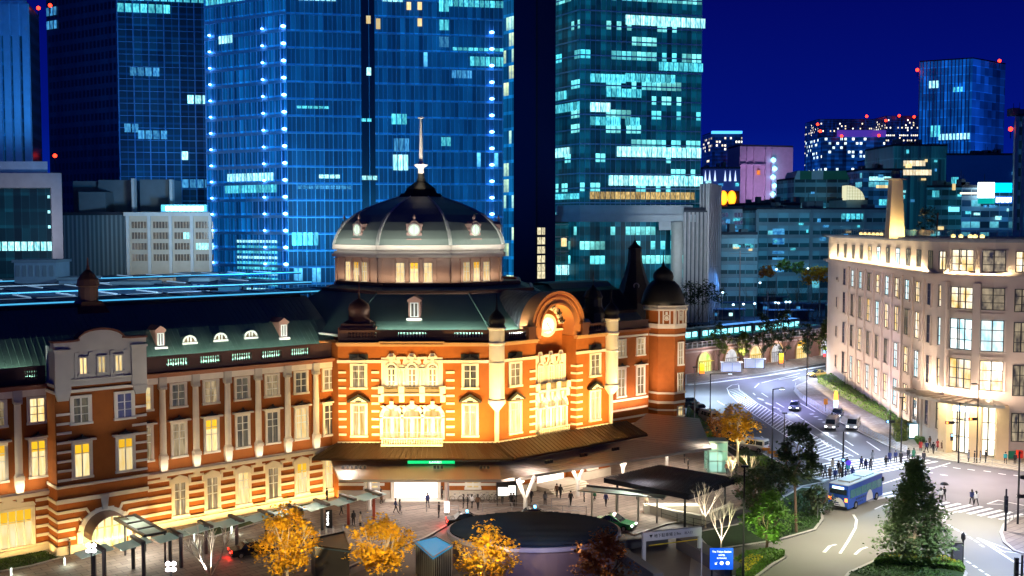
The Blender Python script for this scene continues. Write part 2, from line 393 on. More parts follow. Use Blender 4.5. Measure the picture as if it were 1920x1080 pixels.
# ---- the wing: columns, windows, belts
cols = [-10.74+3.69*i for i in range(6)]; mids = [-12.62]+[c+1.845 for c in cols[:-1]]+[9.62]
leftc = [-17.98*2-c for c in cols]; leftm = [-17.98*2-c for c in mids]
p3 = 'bgdgdgd'; p2 = 'dwbgwgg'; p1 = 'dddgddw'
for k, (mm, a3, a2) in enumerate(((mids, 'wgdgdgd', 'ddbggwg'), (leftm, 'wdgwdwd', 'bbwdbwd'))):
    for i, t in enumerate(mm):
        if t < -45: continue
        win(FW, t, 13.15, 15.45, 1.45, a3[i], .24)
        win(FW, t, 7.75, 11.2, 1.4, a2[i], .22, kind='ledge', zs=(10.4, 9.6))
        if k == 0 and i > 0: win(FW, t, 1.25, 4.75, 1.3, 'dddwdbw'[i], .3, kind='shop', zs=(3.9, 3.0))
    for t in [cols, leftc][k]:
        if t < -50: continue
        m = MB(); c = FW.p(t, .28, 0)
        m.lathe([(.42, 8.0), (.42, 8.15), (.36, 8.25), (.35, 12), (.31, 15.05), (.37, 15.1)], (c[0], c[1], 0), 14)
        FW.box(m, t-.42, t+.42, 0, .7, 7.6, 8.0)
        m.build('column', stone, st, smooth=False)
        m = MB(); FW.box(m, t-.4, t+.4, 0, .66, 15.25, 15.42)
        FW.shape(m, [(t-.3, 15.1), (t+.3, 15.1), (t+.42, 15.25), (t-.42, 15.25)], 0, .6)
        for dx in (-.3, 0, .3): FW.box(m, t+dx-.07, t+dx+.07, .6, .7, 15.12, 15.26)
        FW.box(m, t-.42, t+.42, 0, .55, 15.43, 16.45)
        m.build('capital', greyst, st)
        m = MB(); FW.shape(m, [(t-.3, 6.3), (t+.3, 6.3), (t+.42, 7.1), (t+.42, 7.59), (t-.42, 7.59), (t-.42, 7.1)], .02, .5); FW.box(m, t-.3, t+.3, 0, .4, 5.45, 5.95)
        m.build('bracket', stone, st)
m = MB()
def rng(fr, m, segs, n0, n1, z0, z1, mi=0):
    for a, b in segs: fr.box(m, a, b, n0, n1, z0, z1, mi)
WS = [(-60, -22.5), (-13.46, 10.6)]
rng(FW, m, WS, 0, .55, 5.96, 6.2); rng(FW, m, WS, 0, .2, 6.21, 6.32); rng(FW, m, WS, 0, .35, 5.75, 5.95)
rng(FW, m, WS, -.1, .24, 15.73, 16.4)
for a, b in WS:                                              # frieze rings
    t = a+.6
    while t < b-.4:
        FW.shape(m, arcpts(t, 16.05, .14, 0, 2*pi, 8)[:-1], .24, .3); t += .92
m.build('stone_belt', stone, st)
m = MB()
for z in (1.6, 2.5, 3.4, 4.3, 5.15):
    for a, b in WS:
        edges = [a]
        for t in (mids[1:] if a > -20 else []): edges += [t-.97, t+.97]
        if a < -20: edges = [a, -28.9, -23.7]; 
        edges.append(b)
        for i in range(0, len(edges)-1, 2): FW.box(m, edges[i], edges[i+1], 0, .09, z, z+.3)
m.build('stone_band', stone, st)
m = MB(); rng(FW, m, WS, 0, .35, 0, .75); rng(FW, m, WS, 0, .22, .75, 1.0); FW.box(m, -22.65, -19.6, 2.85, 3.05, 0, 1.0); FW.box(m, -15.6, -13.35, 2.85, 3.05, 0, 1.0); FW.box(m, -22.7, -22.5, 0.3, 3.05, 0, 1.0)
FV.box(m, -.1, 6.1, 0, .25, 0, 1.15); FV.box(m, 12.2, 18.8, 0, .25, 0, 1.15); FC.box(m, .1, 6.2, 0, .25, 0, 1.15); FC.box(m, 13.1, 19.1, 0, .25, 0, 1.15); FR.box(m, -2, 8, 0, .25, 0, 1.15)
m.build('plinth', granite, st)
m = MB(); rng(FW, m, WS, -.3, .75, 16.62, 16.9); rng(FW, m, WS, -.3, .45, 16.42, 16.6); FR.box(m, -1, 8.2, -.3, .6, 16.6, 16.9)
m.build('cornice', M('brown_cornice', (.3, .12, .06), .6), st)
# parapet with balusters
parm = M('dark_parapet', (.07, .03, .03), .7)
def parapet(fr, a, b, n, z0, z1, bays, nb=9, w=None, name='parapet'):
    m = MB(); h = z1-z0; ww = w or 2.4
    fr.box(m, a, b, n-.35, n, z0, z0+h*.3); fr.box(m, a, b, n-.4, n+.05, z1-h*.2, z1)
    edges = [a]
    for t in bays: edges += [t-ww/2, t+ww/2]
    edges.append(b)
    for i in range(0, len(edges)-1, 2):
        if edges[i+1] > edges[i]+.02: fr.box(m, edges[i], edges[i+1], n-.33, n-.02, z0+h*.3, z1-h*.2)
    for t in bays:
        for i in range(nb):
            x = t-ww/2+ww*(i+.5)/nb; c = fr.p(x, n-.18, 0); hh = h*.5; r = min(.11, ww/nb*.36)
            m.lathe([(r*.9, 0), (r*1.1, hh*.12), (r*.5, hh*.3), (r*1.15, hh*.62), (r*.55, hh*.85), (r, hh)], (c[0], c[1], z0+h*.3), 6)
    return m.build(name, parm, st)
parapet(FW, -13.4, 10.9, .1, 16.92, 18.65, [c+1.845 for c in cols[:-1]], 9, 2.5)
parapet(FW, -60, -22.5, .1, 16.92, 18.65, [c+1.845 for c in leftc[:5]]+[-24.2], 9, 2.0)
parapet(FR, -1, 8.2, .1, 16.92, 18.2, [])
# wing roof: copper lower slope, dark upper slope
def roofq(fr, m, a, b, prof, mi=0):
    for (n0, z0), (n1, z1) in zip(prof, prof[1:]): m.face([fr.p(a, n0, z0), fr.p(b, n0, z0), fr.p(b, n1, z1), fr.p(a, n1, z1)], mi)
m = MB(); PR = [(-.5, 17.0), (-1.0, 17.3), (-5.2, 21.0), (-9.5, 23.7), (-12.5, 23.8), (-20, 17)]
roofq(FW, m, -60, 12, PR); roofq(FR, m, -4, 9, PR)
m.face([FW.p(-60, n, z) for n, z in PR])
m.build('roof', copper, st)
m = MB()
for t in [x*.62 for x in range(-97, 18)]: m.tube(FW.p(t, -1.0, 17.33), FW.p(t, -5.2, 21.03), .025, seg=4); m.tube(FW.p(t, -5.2, 21.03), FW.p(t, -9.5, 23.73), .025, seg=4)
tag(m.build('roof_seam', copper, st), kind='stuff')
m = MB(); FW.box(m, -60, 11, -9.9, -9.2, 23.6, 24.0); m.build('roof_ridge', slate, st)
# dormers
def dormer(fr, t, n, z, w, h, kind):
    m = MB()
    if kind == 'tall':
        fr.box(m, t-w/2, t+w/2, n-2.5, n, z-.6, z+h); fr.shape(m, [(t-w/2-.2, z+h), (t+w/2+.2, z+h), (t, z+h+.5)], n-2.5, n+.15)
        fr.box(m, t-w/2-.12, t+w/2+.12, n, n+.12, z+h-.2, z+h, 0); d = m.build('dormer', M('dormer_brown', (.33, .16, .12), .6), st)
        m = MB(); fr.box(m, t-w/2-.2, t+w/2+.2, n, n+.3, z-.35, z-.05); m.build('sill', stone, d)
        m = MB(); fr.quad(m, t-w*.28, t+w*.28, n+.03, z+.1, z+h-.35); m.build('pane', P_grey, d)
        m = MB(); bars(fr, m, t, w*.6, z+.05, z+h-.3, n+.04, 1, (z+.1, z+h-.35), .09)
        for s in (-1, 1): fr.box(m, t+s*w*.3-.06, t+s*w*.3+.06, n, n+.14, z+.05, z+h-.3)
        m.build('sash', white, d)
    else:
        fr.shape(m, [(t-w/2, z-.1)]+arcpts(t, z, w/2, pi, 0, 8, h)+[(t+w/2, z-.1)], n-2.2, n); d = m.build('dormer', copper, st)
        m = MB(); fr.box(m, t-w/2-.1, t+w/2+.1, n, n+.25, z-.3, z-.1); fr.shape(m, arcpts(t, z, w/2+.05, pi, 0, 8, h+.08)+arcpts(t, z, w/2-.12, 0, pi, 8, h-.12), n+.01, n+.15); m.build('sill', stone, d)
        m = MB(); m.face([fr.p(x, n+.02, y) for x, y in arcpts(t, z-.08, w/2-.12, pi, 0, 8, h-.1)][::-1], 0, [(x-t+.5, y-z) for x, y in arcpts(t, z-.08, w/2-.12, pi, 0, 8, h-.1)][::-1]); m.build('pane', P_dim, d)
        m = MB(); bars(fr, m, t, w*.7, z-.08, z+h-.15, n+.03, 2, (), .08); m.build('sash', white, d)
for px, py, k in ((301, 655, 't'), (355, 645, 'e'), (413, 640, 'e'), (470, 635, 'e'), (532, 637, 't')):
    n = -3.3; t, z = fr_at(FW, px, py, n)
    if k == 't': dormer(FW, t, n, z+.35, 1.0, 1.75, 'tall')
    else: dormer(FW, t, n, z+.3, 1.5, .62, 'eye')
# ---- small gabled pavilion with the arched entrance
FP = FW.off(2.85); a, b, tcx = -22.48, -13.48, -17.98
for i, t in enumerate((tcx-2.05, tcx+2.25)):
    win(FP, t, 13.1, 15.5, 1.5, 'gu'[i], .3, sm=stone); win(FP, t, 7.7, 10.9, 1.5, 'bb'[i], .26, kind='ledge', zs=(10.0,))
m = MB()
for z in [7.4+.93*i for i in range(8)]:
    for (x0, x1) in ((a, a+1.5), (b-1.6, b)): FP.box(m, x0+.1, x1, 0, .09, z, z+.24)
m.build('quoin', stone, st)
m = MB(); FP.box(m, a-.05, b+.05, 0, .25, 6.75, 7.0); FP.box(m, a-.05, b+.05, 0, .14, 5.2, 5.62)
FP.box(m, a-.1, b+.05, 0, .2, 16.1, 16.4)
for i, z in enumerate((4.2, 3.3, 2.4, 1.5)):
    hw = [1.75, 2.45, 2.75, 2.75][i]; hw += .1
    FP.box(m, a, tcx-hw, 0, .09, z, z+.28); FP.box(m, tcx+hw, b, 0, .09, z, z+.28)
    FW.box(m, a-.09, a, 0, 2.85, z, z+.28); 
for z in (5.2, 6.75, 16.1): FW.box(m, a-.12, a, 0, 2.9, z, z+.3)
for s in (-1, 1):                                            # bands bent into the arch
    for r0, zz in ((.95, 4.2), (.55, 3.3)):
        an = r0; x0, z0 = tcx+s*(2.25*sin(pi/2-an)), 1.6+2.25*sin(an); x1 = tcx+s*([1.85, 2.55][zz < 4]); z1 = zz+.28
        m.hexa([FP.p(x0-s*.0, .0, z0), FP.p(x0-s*.0, .1, z0), FP.p(x0+.22, .1, z0), FP.p(x0+.22, 0, z0), FP.p(x1-.1, 0, z1), FP.p(x1-.1, .1, z1), FP.p(x1+.16, .1, z1), FP.p(x1+.16, 0, z1)])
m.build('stone_band', stone, st)
m = MB(); c0 = 1.6                                           # archway ring
FP.shape(m, arcpts(tcx, c0, 2.7, pi, 0, 20)+[(tcx+2.7, .9), (tcx+2.2, .9)]+arcpts(tcx, c0, 2.2, 0, pi, 20)+[(tcx-2.2, .9), (tcx-2.7, .9)], .01, .2)
for i in range(11): 
    an = pi*(i+.5)/11; x, z = tcx+2.6*cos(an), c0+2.6*sin(an); FP.box(m, x-.18, x+.18, .2, .28, z-.18, z+.18)
FP.shape(m, [(tcx-.22, 4.1), (tcx+.22, 4.1), (tcx+.42, 5.6), (tcx-.42, 5.6)], .2, .4, 1)
m.build('archway', [stone, greyst], st)
m = MB(); m.face([FP.p(x, .03, z) for x, z in [(tcx-2.2, 0), (tcx+2.2, 0)]+arcpts(tcx, c0, 2.2, 0, pi, 16)], 0, [((x-tcx)/5+.5, z/5) for x, z in [(tcx-2.2, 0), (tcx+2.2, 0)]+arcpts(tcx, c0, 2.2, 0, pi, 16)])
dr = m.build('entrance_door', pane_mat('pane_lobby', (.75, .9, .3), (1, .95, .65), 1.3, 6), st)
m = MB(); bars(FP, m, tcx, 4.4, 0, 3.6, .05, 5, (2.2,), .09); m.build('door_frame', M('brass', (.6, .45, .2), .3, .8), dr)
# barrel awning of the entrance
m = MB()
k = 14; A = arcpts(tcx, c0+.1, 2.15, pi, 0, k)
for (x0, z0), (x1, z1) in zip(A, A[1:]): m.hexa([FP.p(x0, 2.6, z0), FP.p(x1, 2.6, z1), FP.p(x1, .2, z1), FP.p(x0, .2, z0), FP.p(x0*1.0, 2.6, z0+.08), FP.p(x1, 2.6, z1+.08), FP.p(x1, .2, z1+.08), FP.p(x0, .2, z0+.08)])
m.build('awning', M('awning_brown', (.14, .09, .07), .5), st)
m = MB()
for s in (-1, 1): m.tube(FP.p(tcx+s*2.15, 2.5, 0), FP.p(tcx+s*2.15, 2.5, c0+.1), .06)
m.build('awning_post', dkmetal, st)
# attic storey
m = MB(); FP.box(m, a-.05, b+.05, -3, .05, 16.72, 17.0); FP.box(m, a+.15, b-.15, -3, 0, 17.0, 20.6)
FP.shape(m, [(a-.05, 20.6), (b+.05, 20.6), (b+.05, 21.1), (b-1.6, 21.1), (b-2.4, 21.15)]+arcpts(tcx, 20.9, 2.4, .35, pi-.35, 10, 1.25)[0:]+[(a+2.4, 21.15), (a+1.6, 21.1), (a-.05, 21.1)], -.9, .2)
for x0 in (a-.02, b-1.5): FP.box(m, x0, x0+1.5, .01, .35, 16.3, 20.2); FP.box(m, x0-.1, x0+1.6, .01, .45, 20.2, 20.45)
for x0 in (a+.3, b-1.1): FP.shape(m, [(x0-.1, 15.4), (x0+.9, 15.4), (x0+1.15, 16.3), (x0-.35, 16.3)], .01, .4)
for x in (-2.35, -1.0, 1.1, 2.45): FP.box(m, tcx+x-.22, tcx+x+.22, .01, .12, 17.4, 20.0)
FP.box(m, a+1.5, b-1.5, .01, .2, 17.1, 17.4)
m.build('attic', greyst, st)
m = MB(); pts = [(a-.15, 21.1), (b-1.6-8+8, 21.1)]
top = [(b+.15, 21.1), (b-1.6, 21.12), (b-2.4, 21.2)]+arcpts(tcx, 20.9, 2.4, .35, pi-.35, 10, 1.3)+[(a+2.4, 21.2), (a+1.6, 21.12), (a-.15, 21.1)]
for (x0, z0), (x1, z1) in zip(top, top[1:]): m.hexa([FP.p(x1, .35, z1), FP.p(x0, .35, z0), FP.p(x0, -1, z0), FP.p(x1, -1, z1), FP.p(x1, .35, z1+.18), FP.p(x0, .35, z0+.18), FP.p(x0, -1, z0+.18), FP.p(x1, -1, z1+.18)])
m.build('coping', M('brown_coping', (.2, .07, .04), .6), st)
for x in (-1.75, .05, 1.75): win(FP, tcx+x, 17.9, 19.45, .75, 'w', .16, sm=greyst, nx=1, zs=())
# big shop window at the far left
win(FW, -26.3, .5, 4.6, 4.4, 'b', .3, kind='plain', zs=(3.5,), nx=5)
m = MB(); FW.shape(m, [(-28.9, 4.9), (-23.7, 4.9), (-23.9, 5.25), (-24.9, 5.3), (-25.8, 5.6), (-26.1, 6.0), (-26.5, 6.0), (-26.8, 5.6), (-27.7, 5.3), (-28.7, 5.25)], .01, .2); m.build('shop_pediment', stone, st)
# ---- dome pavilion
m = MB()
for fr, L in ((FV, (0, 18.6)), (FC, (0, 19.1))):
    nn = [(L[0], L[1])] if fr is FV else [(0, 6.25), (13.05, 19.1)]
    for x0, x1 in nn:
        fr.box(m, x0-.1, x1+.1, 0, .14, 16.35, 16.7)         # belt under the hood stones
        fr.box(m, x0-.1, x1+.1, 0, .2, 6.7, 7.0)
        for z in (1.7, 2.65, 3.6, 4.5): 
            if fr is FV: fr.box(m, -.05, 5.4, 0, .09, z, z+.32); fr.box(m, 12.6, 18.6, 0, .09, z, z+.32)
            else: fr.box(m, x0, x1, 0, .09, z, z+.32)
m.build('stone_band', stone, st)
m = MB()
for z in [7.7+.925*i for i in range(9)]:
    for x0, x1 in ((.05, .95), (3.95, 4.85), (12.75, 13.75)): FV.box(m, x0, x1, 0, .1, z, z+.25)
    FC.box(m, 5.25, 6.2, 0, .1, z-.35, z-.1); FC.box(m, 13.1, 14.1, 0, .1, z-.35, z-.1)
    m.hexa([FC.p(13.05, .1, z-.35), FC.p(13.15, 0, z-.35), FC.p(12.85, -.7, z-.35), FC.p(12.75, -.7, z-.35), FC.p(13.05, .1, z-.1), FC.p(13.15, 0, z-.1), FC.p(12.85, -.7, z-.1), FC.p(12.75, -.7, z-.1)])
m.build('quoin', stone, st)
for fr, t, pn, w in ((FV, 2.45, 'B', 1.5), (FV, 15.6, 'w', 1.5), (FC, 2.95, 'w', 1.5), (FC, 16.3, 'w', 1.5)):
    win(fr, t, 13.45, 16.05, w, 'dg'[fr is FV and t > 10], .26, kind='hood', zs=(15.4, 14.5))
    win(fr, t, 7.75, 11.3, w, pn, .26, kind='pediment', zs=(10.5,))
for fr, t in ((FV, 3.9), (FV, 15.9), (FC, 3.0), (FC, 15.8)): win(fr, t, 1.5, 4.2, 1.5, 'w', .2)
m = MB()
for fr, x0, x1 in ((FV, 0, 4.9), (FV, 12.6, 18.6), (FC, 0, 6.3), (FC, 13.0, 19.1)):
    fr.box(m, x0-.15, x1+.1, -.3, .5, 18.55, 18.8); fr.box(m, x0-.1, x1+.05, -.3, .3, 18.35, 18.54)
FV.box(m, 4.92, 12.58, -.3, .75, 18.75, 18.95); FV.box(m, 4.92, 12.58, -.3, .5, 18.35, 18.6)
m.build('cornice', M('gilt_cornice', (.5, .3, .14), .55), st)
parapet(FV, .2, 18.4, 0, 18.97, 20.25, [3.9-1.0, 8.75, 15.4], 9, 3.3)
parapet(FC, .9, 6.0, 0, 18.82, 20.1, [3.3], 9, 2.6); parapet(FC, 13.6, 18.2, 0, 18.82, 20.1, [16.2], 8, 2.4)
def arch_win(fr, t, w, z0, zs_, n, pane, rise=None):
    """arched window: rect z0..zs_, round head; returns the part"""
    r = w/2; rise = rise or r; m = MB()
    fr.shape(m, arcpts(t, zs_, r+.22, pi, 0, 10, rise+.25)+arcpts(t, zs_, r, 0, pi, 10, rise), n, n+.18)
    fr.box(m, t-r-.2, t-r, n, n+.14, z0, zs_); fr.box(m, t+r, t+r+.2, n, n+.14, z0, zs_)
    fr.shape(m, [(t-.16, zs_+rise+.1), (t+.16, zs_+rise+.1), (t+.26, zs_+rise+.95), (t-.26, zs_+rise+.95)], n, n+.34)
    q = m.build('window', stone, st)
    m = MB(); P_ = [(t-r, z0), (t+r, z0)]+arcpts(t, zs_, r, 0, pi, 10, rise); m.face([fr.p(x, n+.03, z) for x, z in P_], 0, [((x-t+r)/w, (z-z0)/(zs_+rise-z0)) for x, z in P_]); m.build('pane', PANES[pane], q)
    m = MB(); fr.box(m, t-.1, t+.1, n+.04, n+.12, z0, zs_); fr.box(m, t-r, t+r, n+.04, n+.16, zs_-.1, zs_+.08)
    for z in (z0+(zs_-z0)*.33, z0+(zs_-z0)*.66): fr.box(m, t-r, t+r, n+.04, n+.1, z-.04, z+.04)
    for s in (-1, 1): fr.box(m, t+s*(r-.06)-.06, t+s*(r-.06)+.06, n+.04, n+.1, z0, zs_)
    fr.shape(m, arcpts(t, zs_, r*.55, pi, 0, 6, rise*.55)+arcpts(t, zs_, r*.45, 0, pi, 6, rise*.45), n+.04, n+.1)
    m.build('sash', white, q); return q
def triple(fr, tc, sp, n, panes, zo=0):
    half = sp*1.5; m = MB()
    fr.box(m, tc-half, tc+half, n, n+.06, 13.3+zo, 17.0+zo)
    for k in (-1, 0, 1): fr.shape(m, [(tc+k*sp-.6*sp/2.4, 17.0+zo), (tc+k*sp+.6*sp/2.4, 17.0+zo), (tc+k*sp+.25, 17.5+zo), (tc+k*sp-.25, 17.5+zo)], n, n+.1)
    for k in (-.5, .5):                                      # paired colonnettes and panelled blocks
        for d in (-.2, .2):
            c = fr.p(tc+k*sp+d*sp/2.4, n+.2, 0); m.lathe([(.14, 13.6+zo), (.1, 13.75+zo), (.1, 15.5+zo), (.15, 15.6+zo)], (c[0], c[1], 0), 8)
        fr.box(m, tc+k*sp-.42*sp/2.4, tc+k*sp+.42*sp/2.4, n+.06, n+.3, 15.6+zo, 15.78+zo)
        fr.shape(m, [(tc+k*sp-.4*sp/2.4, 15.85+zo), (tc+k*sp+.4*sp/2.4, 15.85+zo), (tc+k*sp+.15, 16.15+zo), (tc+k*sp-.15, 16.15+zo)], n+.06, n+.2)
        fr.shape(m, [(tc+k*sp-.55*sp/2.4, 16.6+zo), (tc+k*sp+.55*sp/2.4, 16.6+zo), (tc+k*sp+.55*sp/2.4, 17.1+zo), (tc+k*sp-.55*sp/2.4, 17.1+zo)], n+.06, n+.2)
        fr.shape(m, [(tc+k*sp-.05, 16.2+zo), (tc+k*sp+.05, 16.2+zo), (tc+k*sp+.22, 16.8+zo), (tc+k*sp-.22, 16.8+zo)], n+.2, n+.22, 1)
    fr.box(m, tc-half, tc+half, n, n+.7, 12.55+zo, 12.8+zo)
    for k in (-1.5, -.5, .5, 1.5):
        fr.box(m, tc+k*sp-.33, tc+k*sp+.33, n+.02, n+.66, 12.8+zo, 13.65+zo); fr.box(m, tc+k*sp-.3, tc+k*sp+.3, n+.02, n+.5, 11.75+zo, 12.54+zo)
    m.build('window_screen', [stone, brick], st)
    m = MB()
    for k in (-1, 0, 1):
        x0, x1 = tc+k*sp-sp/2+.34, tc+k*sp+sp/2-.34
        fr.box(m, x0, x1, n+.55, n+.6, 13.5+zo, 13.58+zo); fr.box(m, x0, x1, n+.55, n+.6, 12.82+zo, 12.92+zo)
        for i in range(9): x = x0+(x1-x0)*(i+.5)/9; fr.box(m, x-.03, x+.03, n+.56, n+.59, 12.92+zo, 13.5+zo)
        fr.box(m, x0, x1, n+.57, n+.58, 12.95+zo, 13.35+zo)
    m.build('balcony_railing', M('verdigris_rail', (.2, .16, .1), .6), st)
    for i, k in enumerate((-1, 0, 1)): arch_win(fr, tc+k*sp, sp*.4, 13.4+zo, 15.7+zo, n+.06, panes[i])
    # piano nobile: three great arched windows
    m = MB()
    for k in (-1, 0, 1):
        x = tc+k*sp; r = sp*.42
        fr.shape(m, arcpts(x, 9.95, r+.42, pi, 0, 12, 1.5)+arcpts(x, 9.95, r, 0, pi, 12, 1.05), n, n+.25)
        for s in (-1, 1): fr.shape(m, [(x+s*.45*r-.2, 10.7), (x+s*.45*r+.2, 10.7), (x+s*1.0*r+.12, 11.35), (x+s*1.0*r-.3, 11.25)], n+.02, n+.35)
        fr.shape(m, [(x-.16, 10.9), (x+.16, 10.9), (x+.24, 11.85), (x-.24, 11.85)], n+.02, n+.42)
        fr.box(m, x-r-.05, x+r+.05, n, n+.28, 9.8, 9.98)
    for k in (-1.5, -.5, .5, 1.5):
        fr.box(m, tc+k*sp-sp*.075, tc+k*sp+sp*.075, n+.02, n+.3, 7.3, 9.8); fr.shape(m, arcpts(tc+k*sp, 9.95, sp*.09, pi, 0, 6, .35), n+.02, n+.35)
    fr.box(m, tc-half, tc+half, n, n+.15, 6.9, 7.4)
    m.build('window_screen', stone, st)
    for k in (-1, 0, 1):
        x = tc+k*sp; r = sp*.42; z0 = 7.4; m = MB(); P_ = [(x-r, z0), (x+r, z0)]+arcpts(x, 9.95, r, 0, pi, 10, 1.05)
        m.face([fr.p(a_, n+.05, z) for a_, z in P_], 0, [((a_-x+r)/(2*r), (z-z0)/3.6) for a_, z in P_]); q = m.build('window', P_bright, st)
        m = MB(); fr.box(m, x-.12, x+.12, n+.06, n+.14, z0, 9.8); bars(fr, m, x, 2*r, z0, 9.8, n+.06, 4, (8.1,), .04); m.build('sash', white, q)
    # balcony in front of them
    m = MB(); fr.box(m, tc-half, tc+half, n+.02, n+1.0, 6.6, 6.85)
    k0 = int(half*2/.28)
    for i in range(k0): c = fr.p(tc-half+.14+i*2*half/k0, n+.85, 0); m.lathe([(.07, 0), (.1, .3), (.05, .6)], (c[0], c[1], 6.86), 5)
    fr.box(m, tc-half, tc+half, n+.75, n+.95, 7.46, 7.58); m.build('balcony', stone, st)
triple(FV, 8.75, 2.42, 0, 'gdd'); triple(FC, 9.65, 1.72, -1.1, 'dgd', -.55)
# clock gable
cz, tcc = 20.1, 9.65
terra = M('terracotta_arch', (.5, .2, .07), .55, var=.1)
m = MB()
def ring(fr, m, t, z, ro, ri, n0, n1, seg=28, mi=0, a0=pi, a1=0): fr.shape(m, arcpts(t, z, ro, a0, a1, seg)+arcpts(t, z, ri, a1, a0, seg), n0, n1, mi)
ring(FC, m, tcc, cz, 4.25, 2.7, -2.0, .25); ring(FC, m, tcc, cz, 4.4, 4.05, -.3, .5); ring(FC, m, tcc, cz, 3.75, 3.6, .25, .36); ring(FC, m, tcc, cz, 2.95, 2.7, .25, .4)
for s in (-1, 1): FC.box(m, tcc+min(s*4.25, s*2.7), tcc+max(s*4.25, s*2.7), -2.0, .25, 18.8, cz)
m.build('clock_arch', terra, st)
m = MB()
for s in (-1, 1): x0 = tcc+s*4.45; FC.box(m, x0-.55, x0+.55, -.6, .62, 18.82, 20.2); FC.box(m, x0-.65, x0+.65, -.7, .72, 20.2, 20.4)
m.build('pedestal', bronze, st)
m = MB(); P_ = [(tcc-2.7, 16.4), (tcc+2.7, 16.4), (tcc+2.7, cz)]+arcpts(tcc, cz, 2.7, 0, pi, 20)[1:-1]+[(tcc-2.7, cz)]
FC.shape(m, P_, -2.05, -1.9, 0); m.build('tympanum', brick, st)
m = MB()
for i in range(9):
    a0 = pi-(pi/9)*(i+.12); a1 = pi-(pi/9)*(i+.88); FC.shape(m, arcpts(tcc, cz, 2.68, a0, a1, 3)+arcpts(tcc, cz, 2.02, a1, a0, 3), -1.9, -1.6)
ring(FC, m, tcc, cz, 1.45, 1.05, -1.9, -1.55, 24, a0=2*pi, a1=0)
m.build('voussoir', stone, st)
m = MB(); FC.shape(m, arcpts(tcc, cz, 1.0, 0, 2*pi, 28)[:-1], -1.7, -1.5)
ck = m.build('clock', M('clock_face', (.8, .8, .75), .5, emit=(1, .93, .75), es=.9), st)
m = MB()
for i in range(12): an = i*pi/6; c, s = cos(an), sin(an); FC.shape(m, [(tcc+.8*c-.03*s, cz+.8*s+.03*c), (tcc+.8*c+.03*s, cz+.8*s-.03*c), (tcc+.93*c+.03*s, cz+.93*s-.03*c), (tcc+.93*c-.03*s, cz+.93*s+.03*c)], -1.49, -1.47)
for an, l, wd in ((2.2, .5, .05), (-.9, .75, .035)): c, s = cos(an), sin(an); FC.shape(m, [(tcc-wd*s, cz+wd*c), (tcc+wd*s, cz-wd*c), (tcc+l*c+wd*s, cz+l*s-wd*c), (tcc+l*c-wd*s, cz+l*s+wd*c)], -1.49, -1.46)
m.build('clock_hand', M('clock_grey', (.05, .04, .03), .5), ck)
m = MB()                                                     # eagle ornaments in the niche
for t, z in ((tcc+.6, 22.4), (tcc+1.75, 21.5), (tcc+2.2, 20.5)):
    c = FC.p(t, -1.35, z); m.lathe([(.05, -.25), (.22, 0), (.16, .3), (.08, .45), (.12, .55), (0, .65)], c, 7)
    for s in (-1, 1): m.face([c, FC.p(t+s*.6, -1.3, z+.45), FC.p(t+s*.35, -1.3, z-.1)])
m.build('eagle_ornament', dkmetal, st)
m = MB(); seg = 22                                           # barrel roof behind the clock
A = arcpts(tcc, cz, 4.15, pi, 0, seg)
for (x0, z0), (x1, z1) in zip(A, A[1:]): m.face([FC.p(x0, -15, z0), FC.p(x0, -2, z0), FC.p(x1, -2, z1), FC.p(x1, -15, z1)])
for (x, s) in ((tcc-4.15, -1), (tcc+4.15, 1)): m.face([FC.p(x, -2, 18.5), FC.p(x, -15, 18.5), FC.p(x, -15, cz), FC.p(x, -2, cz)])
m.build('barrel_roof', M('lead_roof', (.11, .12, .13), .5, .4, var=.3), st)
m = MB()
for i in range(18):
    n = -2.5-i*.72
    for (x0, z0), (x1, z1) in zip(A, A[1:]): m.tube(FC.p(x0, n, z0), FC.p(x1, n, z1), .06, seg=4)
m.build('roof_seam', M('lead_roof', (.11, .12, .13)), st)
# mansard of the pavilion
cx0, cy0 = -11.2, 147.5
def octp(apo, c=(cx0, cy0), rot=0): return [(c[0]+apo/cos(pi/8)*cos(pi/8+i*pi/4+rot), c[1]+apo/cos(pi/8)*sin(pi/8+i*pi/4+rot)) for i in range(8)]
m = MB(); m.prism(octp(21.3), 19.6, 21.0, 0, octp(19.2)); m.prism(octp(19.2), 21.0, 24.0, 0, octp(14.0)); m.prism(octp(14.0), 24.0, 24.9, 0, octp(11.9))
m.build('mansard_roof', copper, st)
m = MB(); m.prism(octp(21.8), 19.35, 19.6); m.build('gutter', stone, st)
m = MB(); o_ = octp(13.9)
for i in range(8): m.tube((*o_[i], 24.1), (*o_[(i+1) % 8], 24.1), .28, seg=8)
o_ = octp(12.1)
for i in range(8): m.tube((*o_[i], 24.95), (*o_[(i+1) % 8], 24.95), .3, seg=8)
m.build('roof_roll', bronze, st)
m = MB(); o_, p_ = octp(19.25), octp(14.0)
for i in range(8): m.tube((*o_[i], 21.0), (*p_[i], 24.0), .12, seg=5); m.tube((*octp(21.3)[i], 19.6), (*o_[i], 21.0), .12, seg=5)
m.build('hip_moulding', copper, st)
dn = -3.2; t, z = fr_at(FV, 777, 603, dn); dormer(FV, t, dn, z+.5, 1.45, 2.1, 'tall')
dn = -4.4; t, z = fr_at(FC, 1132, 582, -5); 
